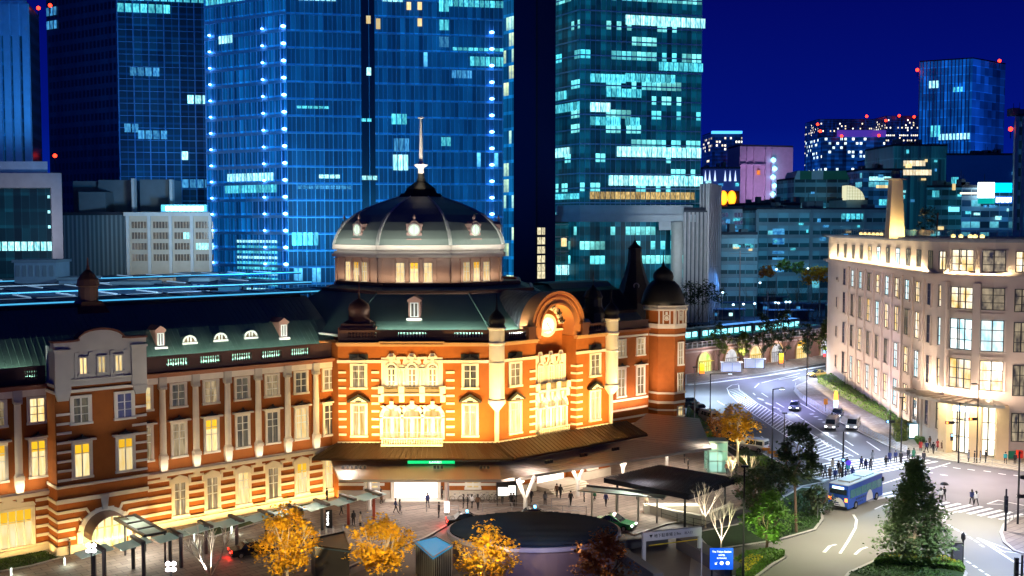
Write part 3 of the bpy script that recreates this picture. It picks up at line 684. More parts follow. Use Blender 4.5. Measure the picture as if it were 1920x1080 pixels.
# drum
drum = M('drum_stucco', (.42, .3, .25), .6, var=.1)
dst = M('dome_stone', (.6, .5, .42), .6, var=.1)
DC = (-12.7, 149.6)
m = MB(); m.prism(octp(11.2, DC), 24.6, 28.4); m.build('drum', drum, st)
m = MB(); m.prism(octp(11.75, DC), 28.4, 28.75); m.prism(octp(11.5, DC), 28.75, 29.1, 0); m.prism(octp(11.1, DC), 29.1, 29.35); m.prism(octp(11.65, DC), 29.35, 30.0); m.prism(octp(11.5, DC), 24.5, 24.95)
m.build('drum_cornice', dst, st)
for k in (-1, 0, 1):
    an = k*45; fr = Fr((DC[0]+11.2*sin(R(an)), DC[1]-11.2*cos(R(an))), an)
    m = MB()
    for x in (-4.5, -3.5, -1.45+1.9-2.85, -.45-1.4+1.85, 0): pass
    for x in (-4.4, -2.7, -.92, .92, 2.7, 4.4): fr.box(m, x-.2, x+.2, 0, .22, 25, 28.0); fr.box(m, x-.27, x+.27, 0, .3, 28.0, 28.2)
    m.build('pilaster', drum, st)
    for x, pn in zip((-1.8, 0, 1.8), ('B', 'b', 'b')):
        m = MB(); fr.quad(m, x-.52, x+.52, .04, 25.25, 27.7); q = m.build('window', [P_warm, P_blind, P_warm][int(x/1.8)+1], st)
        m = MB(); bars(fr, m, x, 1.04, 25.25, 27.7, .05, 1, (26.5, 27.2), .06)
        for s in (-1, 1): fr.box(m, x+s*.52-.05, x+s*.52+.05, .03, .12, 25.25, 27.7)
        fr.box(m, x-.62, x+.62, .03, .2, 25.1, 25.24); m.build('sash', white, q)
# dome
prof = [(11.45, 30.0), (11.25, 30.8), (10.75, 31.9), (9.9, 33.0), (8.7, 34.0), (7.2, 34.85), (5.4, 35.65), (3.6, 36.3), (2.5, 36.7)]
m = MB(); n0 = []
for (a0, z0), (a1, z1) in zip(prof, prof[1:]):
    P0, P1 = octp(a0, DC), octp(a1, DC)
    for i in range(8): j = (i+1) % 8; m.face([(*P0[i], z0), (*P0[j], z0), (*P1[j], z1), (*P1[i], z1)])
m.build('dome', domem, st)
m = MB()
for i in range(8):
    for (a0, z0), (a1, z1) in zip(prof, prof[1:]): m.tube((*octp(a0, DC)[i], z0), (*octp(a1, DC)[i], z1), .26*max(.35, a0/11.4), .26*max(.35, a1/11.4), 6)
m.build('dome_rib', M('dome_rib', (.7, .68, .6), .45, .2), st)
m = MB()
for (r0, z0, r1, z1) in ((3.0, 36.5, 2.7, 37.0), (2.3, 37.0, 1.9, 37.6), (2.1, 37.6, .8, 38.6)): m.prism(octp(r0, DC), z0, z1, 0, octp(r1, DC))
m.lathe([(.8, 38.4), (.5, 39.2), (.45, 39.8)], (DC[0], DC[1], 0), 12); m.build('lantern_base', slate, st)
m = MB(); m.lathe([(.45, 39.6), (.42, 40.4), (.5, 40.6), (.95, 40.85), (1.0, 41.05), (.5, 41.1), (.28, 41.5), (.22, 44), (.12, 47.4), (.45, 47.45), (.45, 47.6), (0, 47.7)], (DC[0], DC[1], 0), 12); m.build('spire', white, st)
for k in range(-2, 3):
    an = k*45; A_ = 10.7; fr = Fr((DC[0]+A_*sin(R(an)), DC[1]-A_*cos(R(an))), an); z = 32.0
    m = MB(); fr.shape(m, [(-.95, z-1.3), (.95, z-1.3), (1.0, z-.4), (.75, z-.3), (1.05, z), (.95, z+.3), (1.1, z+.75), (.6, z+.8), (.3, z+1.15), (-.3, z+1.15), (-.6, z+.8), (-1.1, z+.75), (-.95, z+.3), (-1.05, z), (-.75, z-.3), (-1.0, z-.4)], -1.2, .35)
    fr.box(m, -.95, .95, .35, .6, z-1.3, z-1.15); q_ = fr.p(0, .1, z+1.2); m.lathe([(.2, 0), (.1, .2), (.22, .4), (.1, .65), (0, .9)], q_, 7)
    q = m.build('oculus', M('oculus_stone', (.5, .3, .25), .6), st)
    m = MB(); fr.shape(m, arcpts(0, z, .62, 0, 2*pi, 18)[:-1], .35, .42); m.build('pane', M('oculus_glass', (.5, .6, .5), .3, emit=(.75, .95, .75), es=.7), q)
    m = MB(); ring(fr, m, 0, z, .8, .62, .34, .5, 18, a0=2*pi, a1=0); fr.box(m, -.04, .04, .42, .46, z-.6, z+.6); m.build('pane_ring', stone, q)
# corner turrets
for P_ in (V1, V2):
    c = (P_[0]+.1, P_[1]-.1, 0)
    m = MB(); m.lathe([(.28, 6.9), (.28, 10.6), (.32, 10.7), (.95, 11.5), (1.05, 11.6), (1.05, 12.0), (.92, 12.1), (.92, 16.3), (.98, 16.35), (.98, 16.5), (.92, 16.55), (.92, 18.5), (1.02, 18.6), (1.02, 18.8), (.92, 18.85), (.92, 20.3), (1.1, 20.4), (1.1, 20.6)], c, 20); q = m.build('turret', stone, st, smooth=False)
    m = MB(); m.lathe([(.95, 20.6), (1.0, 20.75), (.85, 20.9), (1.0, 21.3), (.9, 21.8), (.5, 22.3), (.2, 22.6), (.12, 23), (.04, 24.6)], c, 14); m.build('turret_cap', slate, q, smooth=True)
# dark cupola at the joint of wing and pavilion
c = (V0[0]+2.2, V0[1]+2.5, 0)
m = MB(); m.box(c[0]-2.2, c[0]+2.2, c[1]-2.3, c[1]+2.3, 18.7, 20.5); m.box(c[0]-1.9, c[0]+1.9, c[1]-2, c[1]+2, 20.5, 20.9); m.build('cupola_base', bronze, st)
m = MB(); m.lathe([(1.9, 20.9), (1.3, 21.3), (1.25, 22.2), (1.35, 22.5), (1.2, 23.1), (.7, 23.5), (.15, 23.8), (.1, 24.3), (.05, 26.6)], c, 14); m.build('cupola', bronze, st, smooth=True)
# ---- right wing, end tower
for t, pn in ((3.0-.6, 'd'), (6.6, 'd')):
    win(FR, t, 12.9, 15.3, 1.5, pn, .25); win(FR, t, 6.9, 10.9, 1.5, 'd', .25, kind='ledge')
m = MB(); FR.box(m, -1, 8.2, 0, .12, 15.7, 16.0); FR.box(m, -1, 8.2, 0, .2, 6.1, 6.4); FR.box(m, -1, 8.2, 0, .12, 4.6, 4.9); FR.box(m, -1, 8.2, 0, .12, 3.3, 3.6); FR.box(m, -1, 8.2, 0, .12, 2.2, 2.5); m.build('stone_band', stone, st)
TC = (24.1, 167.0); rt = R(-5); 
m = MB(); m.prism(octp(3.05, TC, rt), 0, 19.5); m.build('tower_wall', brick, st)
m = MB()
for z0, z1, a_ in ((15.5, 15.8, 3.15), (16.7, 17.4, 3.2), (19.45, 19.75, 3.4), (19.75, 20.1, 3.15), (20.1, 20.25, 3.5), (6.5, 6.8, 3.2), (5.0, 5.4, 3.12), (3.9, 4.15, 3.12), (2.8, 3.05, 3.12), (1.7, 1.95, 3.12)): m.prism(octp(a_, TC, rt), z0, z1)
m.build('tower_cornice', stone, st)
for an in (-5, 40):
    fr = Fr((TC[0]+3.06*sin(R(an)), TC[1]-3.06*cos(R(an))), an)
    m = MB()
    for x in (-1.15, -.5, .5, 1.15): fr.box(m, x-.1, x+.1, 0, .2, 17.4, 19.45)
    ring(fr, m, 0, 18.4, .5, .38, 0, .2, 14, a0=2*pi, a1=0); fr.shape(m, arcpts(0, 18.35, .3, 0, 2*pi, 10)[:-1], 0, .15); fr.box(m, -.18, .18, 0, .2, 18.9, 19.3); m.build('medallion', stone, st)
    if an == 40:
        win(fr, .1, 11.1, 14.4, .95, 'd', .2, kind='plain'); win(fr, .1, 6.95, 9.6, .95, 'd', .2); win(fr, .1, 2.5, 4.4, .95, 'w', .2)
m = MB(); m.lathe([(3.5, 20.25), (3.35, 21), (3.1, 22), (2.5, 23.2), (1.8, 23.9), (1.5, 24), (1.65, 24.6), (1.5, 25.2), (.9, 25.8), (.3, 26.2), (.1, 27), (.05, 28.6)], (TC[0]-.4, TC[1], 0), 16); m.build('tower_dome', slate, st, smooth=True)
c = DZ(1190, 560, 190); c = (c[0], 190, 0)
m = MB(); m.lathe([(4.4, 15), (4.2, 19), (3.0, 21), (1.9, 24), (1.25, 26.4), (1.3, 26.5), (1.15, 28.4), (1.3, 28.6), (.5, 29.3), (.1, 30), (.05, 31.2)], c, 8); 
m.build('pointed_turret', slate, st)
m = MB(); fr = Fr((c[0], 190-2.3), 0); ring(fr, m, 0, 22.0, .55, .35, .0, .3, 12, a0=2*pi, a1=0); m.build('turret_oculus', greyst, st)
# roofs behind the clock gable
m = MB()
FR.box(m, -2, 9, -20, -3, 16.5, 19.5); roofq(FR, m, -12, 9, [(-3, 19.5), (-7, 22.5), (-10, 23.5), (-20, 19.5)])
c = DZ(1112, 575, 150); m.lathe([(2.0, 16), (1.9, 20.4), (1.3, 21.2), (1.25, 22.3), (1.4, 22.5), (1.0, 23.4), (.3, 23.9), (.06, 24.3), (.05, 26)], (c[0], 150, 0), 12)
m.build('rear_roof', slate, st)
# dark cupola on the wing roof at the left
c = FW.p(-14.8, -10, 0)
m = MB(); m.prism([FW.p(t, n, 0)[:2] for t, n in ((-16.6, -8.2), (-13, -8.2), (-13, -11.8), (-16.6, -11.8))][::1], 22.8, 24.2, 0, [FW.p(t, n, 0)[:2] for t, n in ((-15.9, -8.9), (-13.7, -8.9), (-13.7, -11.1), (-15.9, -11.1))]); 
m.lathe([(1.05, 24.2), (1.05, 25.8), (1.25, 25.9), (1.1, 26.6), (.6, 27.3), (.2, 27.7), (.1, 28.2), (.05, 29)], c, 12); m.build('ridge_cupola', bronze, st)
# ---- old porch roof with standing seams
prb = M('porch_copper', (.065, .04, .025), .4, .5, var=.2, scale=.5)
def pt(fr, t, n, z): return fr.p(t, n, z)
E0 = [(-22.9, 122.4), (-.95, 122.4)]; k_ = 3.0
e2 = FC.p(24, 3.4, 0); j = (FC.p(0, 3.4, 0)); 
# corner where both eaves meet
tt = (122.4-j[1])/sin(R(40)); jx = j[0]+tt*cos(R(40))
inner = [(-20.6, 125.0), (-1.9, 125.0), FC.p(19.2, .1, 0)[:2], FC.p(22, .1, 0)[:2]]; outer = [(-23.2, 122.4), (jx, 122.4), FC.p(19.2, 3.4, 0)[:2], FC.p(22.5, 3.4, 0)[:2]]
m = MB()
for i in range(3):
    a0, a1, b0, b1 = inner[i], inner[i+1], outer[i], outer[i+1]
    m.hexa([(*b0, 5.35), (*b1, 5.35), (*a1, 6.6), (*a0, 6.6), (*b0, 5.55), (*b1, 5.55), (*a1, 6.9), (*a0, 6.9)])
    m.tube((*b0, 5.42), (*b1, 5.42), .14, seg=6)
m.hexa([(*outer[0], 5.35), (*inner[0], 6.6), (-23.2, 127, 5.35), (-23.3, 127, 5.35), (*outer[0], 5.55), (*inner[0], 6.9), (-23.2, 127, 5.55), (-23.3, 127, 5.55)])
m.build('porch_roof', prb, st)
m = MB()
for i in range(3):
    a0, a1, b0, b1 = inner[i], inner[i+1], outer[i], outer[i+1]; L = hypot(b1[0]-b0[0], b1[1]-b0[1]); k = max(1, int(L/.62))
    for q in range(k+1):
        f = q/k; m.tube((b0[0]+(b1[0]-b0[0])*f, b0[1]+(b1[1]-b0[1])*f, 5.6), (a0[0]+(a1[0]-a0[0])*f, a0[1]+(a1[1]-a0[1])*f, 6.93), .05, seg=4)
m.tube((*outer[1], 5.6), (*inner[1], 6.95), .16, seg=6); m.build('porch_seam', prb, st)
# ---- big grey canopy on V columns
can = M('canopy_grey', (.30, .27, .25), .38, .35, var=.1, scale=.3)
cq = [(-19.3, 117.5), (-1.2, 117.5), (25.4, 134.6), (27.0, 152.5), (20.0, 156), (13.2, 137.4), (-1.7, 123.6), (-21.3, 124.2)]
zz = [4.25, 4.25, 4.3, 4.8, 4.9, 4.95, 4.95, 4.95]
cr_ = root('entrance_canopy', (0, 122, 0), 'large flat grey canopy wrapping the station entrance on white V shaped columns', 'canopy')
m = MB(); n_ = 8
qq = [(0, 1, 6, 7), (1, 2, 5, 6), (2, 3, 4, 5)]
for q in qq: m.hexa([(*cq[i], zz[i]-.3) for i in q]+[(*cq[i], zz[i]) for i in q])
m.build('canopy_roof', can, cr_)
m = MB()
for i in range(8): m.tube((-19.3+18.1*i/7.5-.6*0, 117.5, 4.27), (-21.3+19.6*i/7.5, 124.2-.6*i/7.5, 4.97), .03, seg=4)
for i in range(22):
    f = (i+.5)/22; m.tube((-1.2+(25.4+1.2)*1.0*f*0+0, 0, 0), (0, 0, 0), .01, seg=3) if False else None
for i in range(1, 12):
    f = i/12; p_ = (-1.2*(1-f)-1.7*f, 117.5*(1-f)+123.6*f, 4.25*(1-f)+4.95*f+.02); q_ = (25.4*(1-f)+13.2*f, 134.6*(1-f)+137.4*f, 4.3*(1-f)+4.95*f+.02); m.tube(p_, q_, .025, seg=4)
for i in range(1, 14):
    f = i/14; m.tube((25.4+1.6*f, 134.6+17.9*f, 4.32+.5*f), (13.2+6.8*f, 137.4+18.6*f, 4.97-.05*f), .03, seg=4)
m.build('canopy_seam', can, cr_)
vcol = M('v_column_white', (.7, .68, .65), .4)
lamps = []
for px, py in ((985, 965), (1083, 932), (1168, 905), (1250, 882)):
    x, y = G(px, py); m = MB()
    m.tube((x, y, 0), (x, y, 1.9), .24, seg=10); m.tube((x, y, 1.8), (x-.9, y-.1, 4.1), .2, .26, 8); m.tube((x, y, 1.8), (x+1.1, y+.9, 4.2), .2, .26, 8)
    m.build('v_column', vcol, cr_)
    m = MB(); m.lathe([(.25, 0), (.25, .06)], (x-.4, y-.9, 3.98), 10); m.build('downlight', M('downlight', (1, 1, 1), emit=(1, .85, .7), es=14), cr_); lamps.append((x-.4, y-.9, 3.9))
for px, py in ((692, 958), (838, 966)):
    x, y = G(px, py); m = MB(); m.tube((x, y, 0), (x, y, 4.2), .26, seg=10); m.build('column', vcol, cr_)
x, y = G(838, 966); m = MB(); m.box(x-.27, x+.27, y-.29, y-.27, .4, 1.6); m.build('column_light', M('lamp_white', (1, 1, 1), emit=(1, .95, .9), es=6), cr_)
# signs on the canopy edge
sg = M('sign_green', (.0, .5, .15), emit=(.0, .9, .25), es=.9); wt = M('sign_white', (.9, .9, .9), emit=(.85, 1, .95), es=2.0)
m = MB(); m.box(-11.6+.9-1.4, -11.6+4.95, 122.2, 122.35, 4.98, 5.3); s_ = m.build('entrance_sign', sg, st, label='green lit entrance sign')
def text(s, size, loc, rot, mat, parent, name='lettering', ext=.01, ax='CENTER'):
    cu = bpy.data.curves.new(name, 'FONT'); cu.body = s; cu.size = size; cu.extrude = ext; cu.align_x = ax; cu.align_y = 'CENTER'
    o = bpy.data.objects.new('tmp', cu); C.objects.link(o); bpy.context.view_layer.update()
    me = bpy.data.meshes.new_from_object(o.evaluated_get(bpy.context.evaluated_depsgraph_get())); bpy.data.objects.remove(o)
    me.materials.clear(); me.materials.append(mat)
    p = parent
    while p is not None and p.parent is not None: p = p.parent
    off = WL.get(p.name, Vector((0, 0, 0))) if p else Vector((0, 0, 0))
    mat4 = Matrix.Translation(Vector(loc)-off) @ Matrix.Rotation(rot[2], 4, 'Z') @ Matrix.Rotation(rot[0], 4, 'X')
    me.transform(mat4); r = bpy.data.objects.new(name, me); C.objects.link(r)
    if parent is not None: r.parent = parent
    return r
text('丸の内南口', .3, (-8.9, 122.17, 5.14), (pi/2, 0, 0), wt, s_)
m = MB()
for fr_, ts in ((FV, (1.2, 1.7, 2.2, 2.7, 3.2, 3.7, 11.7, 12.1, 12.5, 17, 17.4, 17.8)), (FC, (3.4, 3.8, 4.2, 9, 9.4, 9.8, 14.5, 14.9, 15.3))):
    for t in ts: x = 4.2 if fr_ is FV else 5.0; fr_.box(m, t-.14, t+.14, x, x+.3, 4.75, 5.1)
m.build('floodlight', dkmetal, st)
# bright hall behind the entrance, hollow opening built as a recessed room
m = MB(); FV.quad(m, 6.6, 11.7, .06, .25, 3.6); q = m.build('hall_opening', M('hall_light', (1, 1, 1), emit=(1, .9, .8), es=1.25), st)
m = MB(); FV.box(m, 6.2, 6.6, 0, .5, 0, 3.9); FV.box(m, 11.7, 12.1, 0, .5, 0, 3.9); FV.box(m, 6.2, 12.1, 0, .5, 3.6, 3.95); FV.box(m, 5.6, 12.7, 0, 1.6, 0, .22); m.build('door_surround', stone, q)
FCs = [(7.3, 'hall'), (15, 'x')]
m = MB(); FC.quad(m, 7.4, 11.9, -1.04, .25, 3.6); q = m.build('hall_opening', M('hall_light', (1, 1, 1)), st)
m = MB()
for i in range(4): FC.box(m, 6.5-.0, 12.8, -1.0, 3.4-i*.4, i*.16, (i+1)*.16-.01)
m.build('entrance_step', granite, st)
# ================================================================== floodlights of the station
WARM = (1, .62, .19); WM2 = (1, .68, .32)
for a, b in ((-12.9, 10.4), ): strip(FW.p(a, 1.15, .3), FW.p(b, 1.15, .3), (0-.3*FW.s, .3*FW.c, 1), 290, WARM, .25)
for t in cols: light('SPOT', FW.p(t, 1.9, .3), FW.p(t, 0, 3.6), 95, WARM, .1, spot=52)
strip(FW.p(-31, 1.8, .3), FW.p(-23, 1.8, .3), (-.2*FW.s, .2*FW.c, 1), 110, WARM, .25)
strip(FW.p(-22, 4.9, .3), FW.p(-14, 4.9, .3), (-.3*FW.s, .3*FW.c, 1), 260, WARM, .25)
strip(FP.p(a+.3, .5, 7.1), FP.p(b-.3, .5, 7.1), (-.2*FW.s, .2*FW.c, 1), 30, (1, .72, .4), .12)
light('SPOT', FP.p(-18, 14, 6), FP.p(-18, 0, 19), 620, (1, .9, .72), .4, spot=46)
# ledge lamps washing the upper storeys
strip(FW.p(-12.9, .95, 6.4), FW.p(10.4, .95, 6.4), (-.18*FW.s, .18*FW.c, 1), 62, (1, .84, .6), .12)
strip(FW.p(-31, .95, 6.4), FW.p(-23, .95, 6.4), (-.18*FW.s, .18*FW.c, 1), 55, (1, .8, .5), .12)
# pavilion, lamps on the porch roof and canopy
strip(FV.p(1.8, 3.6, 5.75), FV.p(18.4, 3.6, 5.75), (0, .38, 1), 480, WARM, .3)
for t in (2.6, 7, 11.6, 16): light('SPOT', FV.p(t+.8, 7.2, 5.3), FV.p(t, 0, 12.5), 2700, WARM, .25, spot=74, blend=.9)
strip(FC.p(.8, 3.9, 5.8), FC.p(19, 3.9, 5.8), (-.38*FC.s, .38*FC.c, 1), 470, WARM, .3)
for t in (3, 7.5, 12, 16.5): light('SPOT', FC.p(t, 8, 5.3), FC.p(t, 0, 12.5), 2800, WARM, .25, spot=74, blend=.9)
strip(FV.p(5.3, .9, 7.7), FV.p(12.3, .9, 7.7), (0, .25, 1), 22, WM2, .1); strip(FV.p(5.3, .62, 13.75), FV.p(12.3, .62, 13.75), (0, .25, 1), 30, WM2, .1)
strip(FC.p(7.2, -.3, 7.6), FC.p(12, -.3, 7.6), (-.25*FC.s, .25*FC.c, 1), 22, WM2, .1)
light('SPOT', FC.p(tcc, .3, 18.95), FC.p(tcc, -1.7, 21), 70, WARM, .15, spot=120); light('SPOT', FC.p(tcc, 7, 5.9), FC.p(tcc, 0, 22), 1500, WARM, .3, spot=40)
for t in (-.4, 19.4): pass
light('SPOT', (V1[0]+.3, V1[1]-4.5, 5.9), (V1[0], V1[1], 16), 1300, (1, .85, .6), .2, spot=30); light('SPOT', FC.p(19.6, 4.5, 5.9), FC.p(19.2, 0, 16), 1200, (1, .85, .6), .2, spot=30)
# right wing and end tower
strip(FR.p(-1, 2.2, 5.0), FR.p(8, 2.2, 5.0), (-.3*FR.s, .3*FR.c, 1), 260, (1, .62, .4), .3); light('SPOT', (20, 155, 5.2), (TC[0], TC[1]-3, 13), 1500, (1, .66, .42), .4, spot=62); light('SPOT', (31, 158, 5.2), (TC[0]+2, TC[1]-2, 16), 900, (1, .72, .5), .4, spot=50)
# roofs: lamps hidden behind the parapets
strip(FW.p(-13, -.85, 17.6), FW.p(10.5, -.85, 17.6), (-.75*FW.s, .75*FW.c, .85), 330, (.9, 1, .88), .1)
strip(FW.p(-31, -.85, 17.6), FW.p(-23, -.85, 17.6), (-.75*FW.s, .75*FW.c, .85), 110, (.9, 1, .88), .1)
strip(FV.p(3.5, -.9, 19.9), FV.p(17.5, -.9, 19.9), (0, .8, .6), 150, (.9, 1, .9), .1)
strip(FC.p(1.5, -.9, 19.6), FC.p(5.2, -.9, 19.6), (-.8*FC.s, .8*FC.c, .8), 150, (.9, 1, .9), .1)
# dome and drum
for k in (-2, -1, 0, 1, 2):
    fr = Fr((DC[0], DC[1]), k*45)
    strip(fr.p(-4.5, 12.3, 25.2), fr.p(4.5, 12.3, 25.2), (-.25*fr.s, .25*fr.c, 1), 34, (1, .72, .45), .12)
    strip(fr.p(-4.5, 13.0, 29.7), fr.p(4.5, 13.0, 29.7), (-.75*fr.s, .75*fr.c, 1), 46, (.95, 1, .9), .12)
light('SPOT', (DC[0], DC[1]-5.5, 35.9), (DC[0], DC[1], 43), 1500, (1, .85, .7), .2, spot=55)
# under the canopy
for x, y, z in lamps: light('POINT', (x, y, z-.25), None, 110, (1, .8, .62), .15, name='downlight')
light('AREA', (-10, 120.5, 4.0), (-10, 120.5, 0), 170, (1, .85, .75), 12, 3, name='canopy_downlight'); light('AREA', (12, 131, 4.0), (12, 131, 0), 170, (1, .8, .62), 8, 4, name='canopy_downlight')
light('AREA', (22, 141, 4.0), (22, 141, 0), 90, (1, .85, .7), 5, 8, name='canopy_downlight')
# attic of the gabled pavilion
strip(FP.p(a+.3, 1.5, 16.2), FP.p(b-.3, 1.5, 16.2), (-.3*FP.s, .3*FP.c, 1), 62, (1, .88, .66), .1)
# ================================================================== towers and city behind
roofm = M('roof_dark', (.03, .04, .06), .8)
red_l = M('beacon_red', (.8, .05, .02), emit=(1, .03, .01), es=7); blue_l = M('spot_blue', (.4, .6, 1), emit=(.14, .4, 1), es=16)
def dirof(px): return (px-960)/FOC
def edge_frame(p, q): return Fr(p, math.degrees(atan2(q[1]-p[1], q[0]-p[0]))), hypot(q[0]-p[0], q[1]-p[1])
def solid(rt, poly, z0, z1, mats, roof=True, name='facade'):
    """poly ccw; one facade part per side, UV in metres"""
    n = len(poly)
    for i in range(n):
        a, b = poly[i], poly[(i+1) % n]; fr, L = edge_frame(a, b); mt = mats[i] if isinstance(mats, list) else mats
        if mt is None: continue
        m = MB(); m.face([(*a, z0), (*b, z0), (*b, z1), (*a, z1)], 0, [(0, z0), (L, z0), (L, z1), (0, z1)]); m.build(name, mt, rt)
    if roof:
        m = MB(); m.prism(poly, z1-.05, z1+.8); m.build('roof', roofm, rt)
def P2(px, D): return (dirof(px)*D, D)
def zt(py, D): return CAM_H+(425-py)*D/FOC
def beacons(rt, pts, r=.55, D=300):
    for px, py, D_ in pts:
        x, z = DZ(px, py, D_); m = MB(); m.lathe([(0, -r), (r*.8, -r*.6), (r, 0), (r*.8, r*.6), (0, r)], (x, D_, z), 8); m.build('beacon', red_l, rt)
        m = MB(); m.tube((x, D_, z-r*4), (x, D_, z-r), r*.2, seg=4); m.build('beacon_mast', dkmetal, rt)
CYL, CYL2 = (.12, .75, .95), (.35, .95, .85)
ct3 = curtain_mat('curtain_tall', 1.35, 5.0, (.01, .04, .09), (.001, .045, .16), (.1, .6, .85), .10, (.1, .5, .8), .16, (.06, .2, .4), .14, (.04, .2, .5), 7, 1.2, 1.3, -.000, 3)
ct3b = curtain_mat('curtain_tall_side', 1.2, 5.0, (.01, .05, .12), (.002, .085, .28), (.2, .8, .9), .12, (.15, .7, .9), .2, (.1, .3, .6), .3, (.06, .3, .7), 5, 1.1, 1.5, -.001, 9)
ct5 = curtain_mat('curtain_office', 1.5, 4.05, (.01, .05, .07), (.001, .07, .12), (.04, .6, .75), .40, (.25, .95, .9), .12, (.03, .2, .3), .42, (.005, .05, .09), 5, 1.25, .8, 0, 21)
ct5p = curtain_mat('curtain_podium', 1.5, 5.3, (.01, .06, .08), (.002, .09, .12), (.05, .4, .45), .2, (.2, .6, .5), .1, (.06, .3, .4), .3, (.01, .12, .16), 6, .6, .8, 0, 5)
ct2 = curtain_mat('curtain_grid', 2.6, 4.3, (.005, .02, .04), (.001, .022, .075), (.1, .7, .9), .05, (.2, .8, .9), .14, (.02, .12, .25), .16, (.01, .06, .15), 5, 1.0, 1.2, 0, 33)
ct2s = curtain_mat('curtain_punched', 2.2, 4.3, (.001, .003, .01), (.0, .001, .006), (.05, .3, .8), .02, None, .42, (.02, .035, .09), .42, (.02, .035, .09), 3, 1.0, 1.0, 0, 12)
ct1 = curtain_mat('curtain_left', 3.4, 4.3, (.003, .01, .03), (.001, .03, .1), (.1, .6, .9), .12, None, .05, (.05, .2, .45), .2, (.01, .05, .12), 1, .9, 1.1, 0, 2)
def tower(label, cat, pts, H, mats, name='office_tower', group=None):
    r = root(name, (pts[0][0], pts[0][1], 0), label, cat, group); solid(r, pts, 0, H, mats); return r
def fins(rt, a, b, z0, z1, step, w, d, mat, name='facade_fin', off=0, mx=99):
    """vertical fins, each a part"""
    fr, L = edge_frame(a, b); k = min(mx, int(L/step))
    for i in range(k+1):
        t = off+i*step
        if t > L: break
        m = MB(); fr.box(m, t-w/2, t+w/2, 0, d, z0, z1); m.build(name, mat, rt)
def bands(rt, a, b, zs, h, d, mat, name='floor_band'):
    fr, L = edge_frame(a, b)
    for z in zs: m = MB(); fr.box(m, 0, L, 0, d, z, z+h); m.build(name, mat, rt)
finb = M('fin_blue', (.35, .55, .75), .4, .3); lineb = M('mullion_blue', (.3, .55, .75), .35, .5)
# T1
a, b, c, d = P2(-90, 330), P2(62, 330), P2(84, 352), P2(-90, 352)
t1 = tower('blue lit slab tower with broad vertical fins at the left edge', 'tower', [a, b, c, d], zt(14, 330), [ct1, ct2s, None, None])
fr, L = edge_frame(a, b)
for px in (8, 26, 43, 61, -10, -28): t = (dirof(px)-dirof(-90))*330; m = MB(); fr.box(m, t-1.1, t+.9, 0, .9, 0, zt(14, 330)); m.build('facade_fin', finb, t1)
m = MB(); fr.box(m, 0, L, 0, .5, zt(72, 330), zt(14, 330)+1); m.build('parapet', finb, t1)
beacons(t1, [(72, 15, 345), (94, 10, 350)], .65); beacons(t1, [(103, 292, 352)], .7)
# T2
a, b, c, d = P2(98, 402), P2(229, 380), P2(396, 386), P2(260, 420)
t2 = tower('dark tower with a punched window side and a fine gridded glass side', 'tower', [a, b, c, d], 190, [ct2s, ct2, None, None])
fins(t2, b, c, 0, 190, 5.2, .3, .25, lineb); bands(t2, b, c, [20+4.3*i for i in range(40)], .22, .18, lineb)
fr, L = edge_frame(b, c)
def litrow(rt, fr, t0, t1, z, h, mat, step=1.6, g=.35, n=.3, name='lit_window'):
    t = t0
    while t < t1-.3: m = MB(); fr.quad(m, t, t+step-g, n, z, z+h); m.build(name, mat, rt); t += step
P_cy = pane_mat('pane_cyan', (.01, .25, .4), (.15, .9, 1), 1.2, 4, rnd=.5); P_white = pane_mat('pane_cool_white', (.04, .45, .55), (.55, 1, 1), 1.8, 4, rnd=.4); P_deep = pane_mat('pane_deep_blue', (.01, .12, .4), (.1, .5, .9), .9, 3)
for px0, px1, py, M_ in ((230, 320, 30, P_cy), (225, 390, 8, P_cy), (250, 300, 146, P_deep), (352, 392, 195, P_white), (262, 305, 262, P_deep), (238, 258, 250, P_deep), (340, 350, 300, P_white), (340, 392, 352, P_deep)):
    t0 = (dirof(px0)-b[0]/b[1])*380; t1_ = (dirof(px1)-b[0]/b[1])*380; litrow(t2, fr, t0, min(t1_, L-.5), zt(py, 382), 3.0, M_, 2.6, .5)
fr, L = edge_frame(a, b)
for py in (30, 55):
    litrow(t2, fr, .5, 7, zt(py, 395), 3, P_deep, 2.2, .6)
# T3
a, b, e_, c = P2(391, 336), P2(541, 319), P2(690, 322), P2(947, 330); d = P2(600, 372)
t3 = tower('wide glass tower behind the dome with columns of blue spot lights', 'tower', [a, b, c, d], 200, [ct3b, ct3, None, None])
fr, L = edge_frame(b, c); frl, Ll = edge_frame(a, b)
fins(t3, b, c, 10, 200, 2.7, .16, .35, lineb); fins(t3, a, b, 10, 200, 2.4, .18, .3, finb, mx=14)
bands(t3, a, b, [15+5*i for i in range(37)], .9, .25, finb)
m = MB()
for i in range(37): fr.box(m, 0, L, .0, .12, 15+5*i, 15.25+5*i)
tag(m.build('floor_line', lineb, t3), kind='stuff')
m = MB(); fr.box(m, 22, 26, 0, .3, 10, 200); m.build('recess_shade', M('shade_dark', (.004, .015, .04), .3), t3)  # raised dark strip, painted as the shade of a recess
for px, f_, L_, D0, D1, pa, pb in ((402, frl, Ll, 336, 319, 391, 541), (500, frl, Ll, 336, 319, 391, 541), (541, frl, Ll, 336, 319, 391, 541), (922, fr, L, 319, 330, 541, 947)):
    k = dirof(px); o = f_.O; t = (k*o[1]-o[0])/(f_.c-k*f_.s)
    for i in range(15):
        x, y, z = f_.p(min(t, L_-.4), .7, 21.2+5.02*i); r = .68 if px in (541, 922) else .45
        m = MB(); m.lathe([(0, -r*.7), (r, -r*.3), (r, r*.3), (0, r*.7)], (x, y, z), 8); m.build('spot_lamp', blue_l, t3)
for i in range(14):                                          # lit rooms seen in the photo
    pass
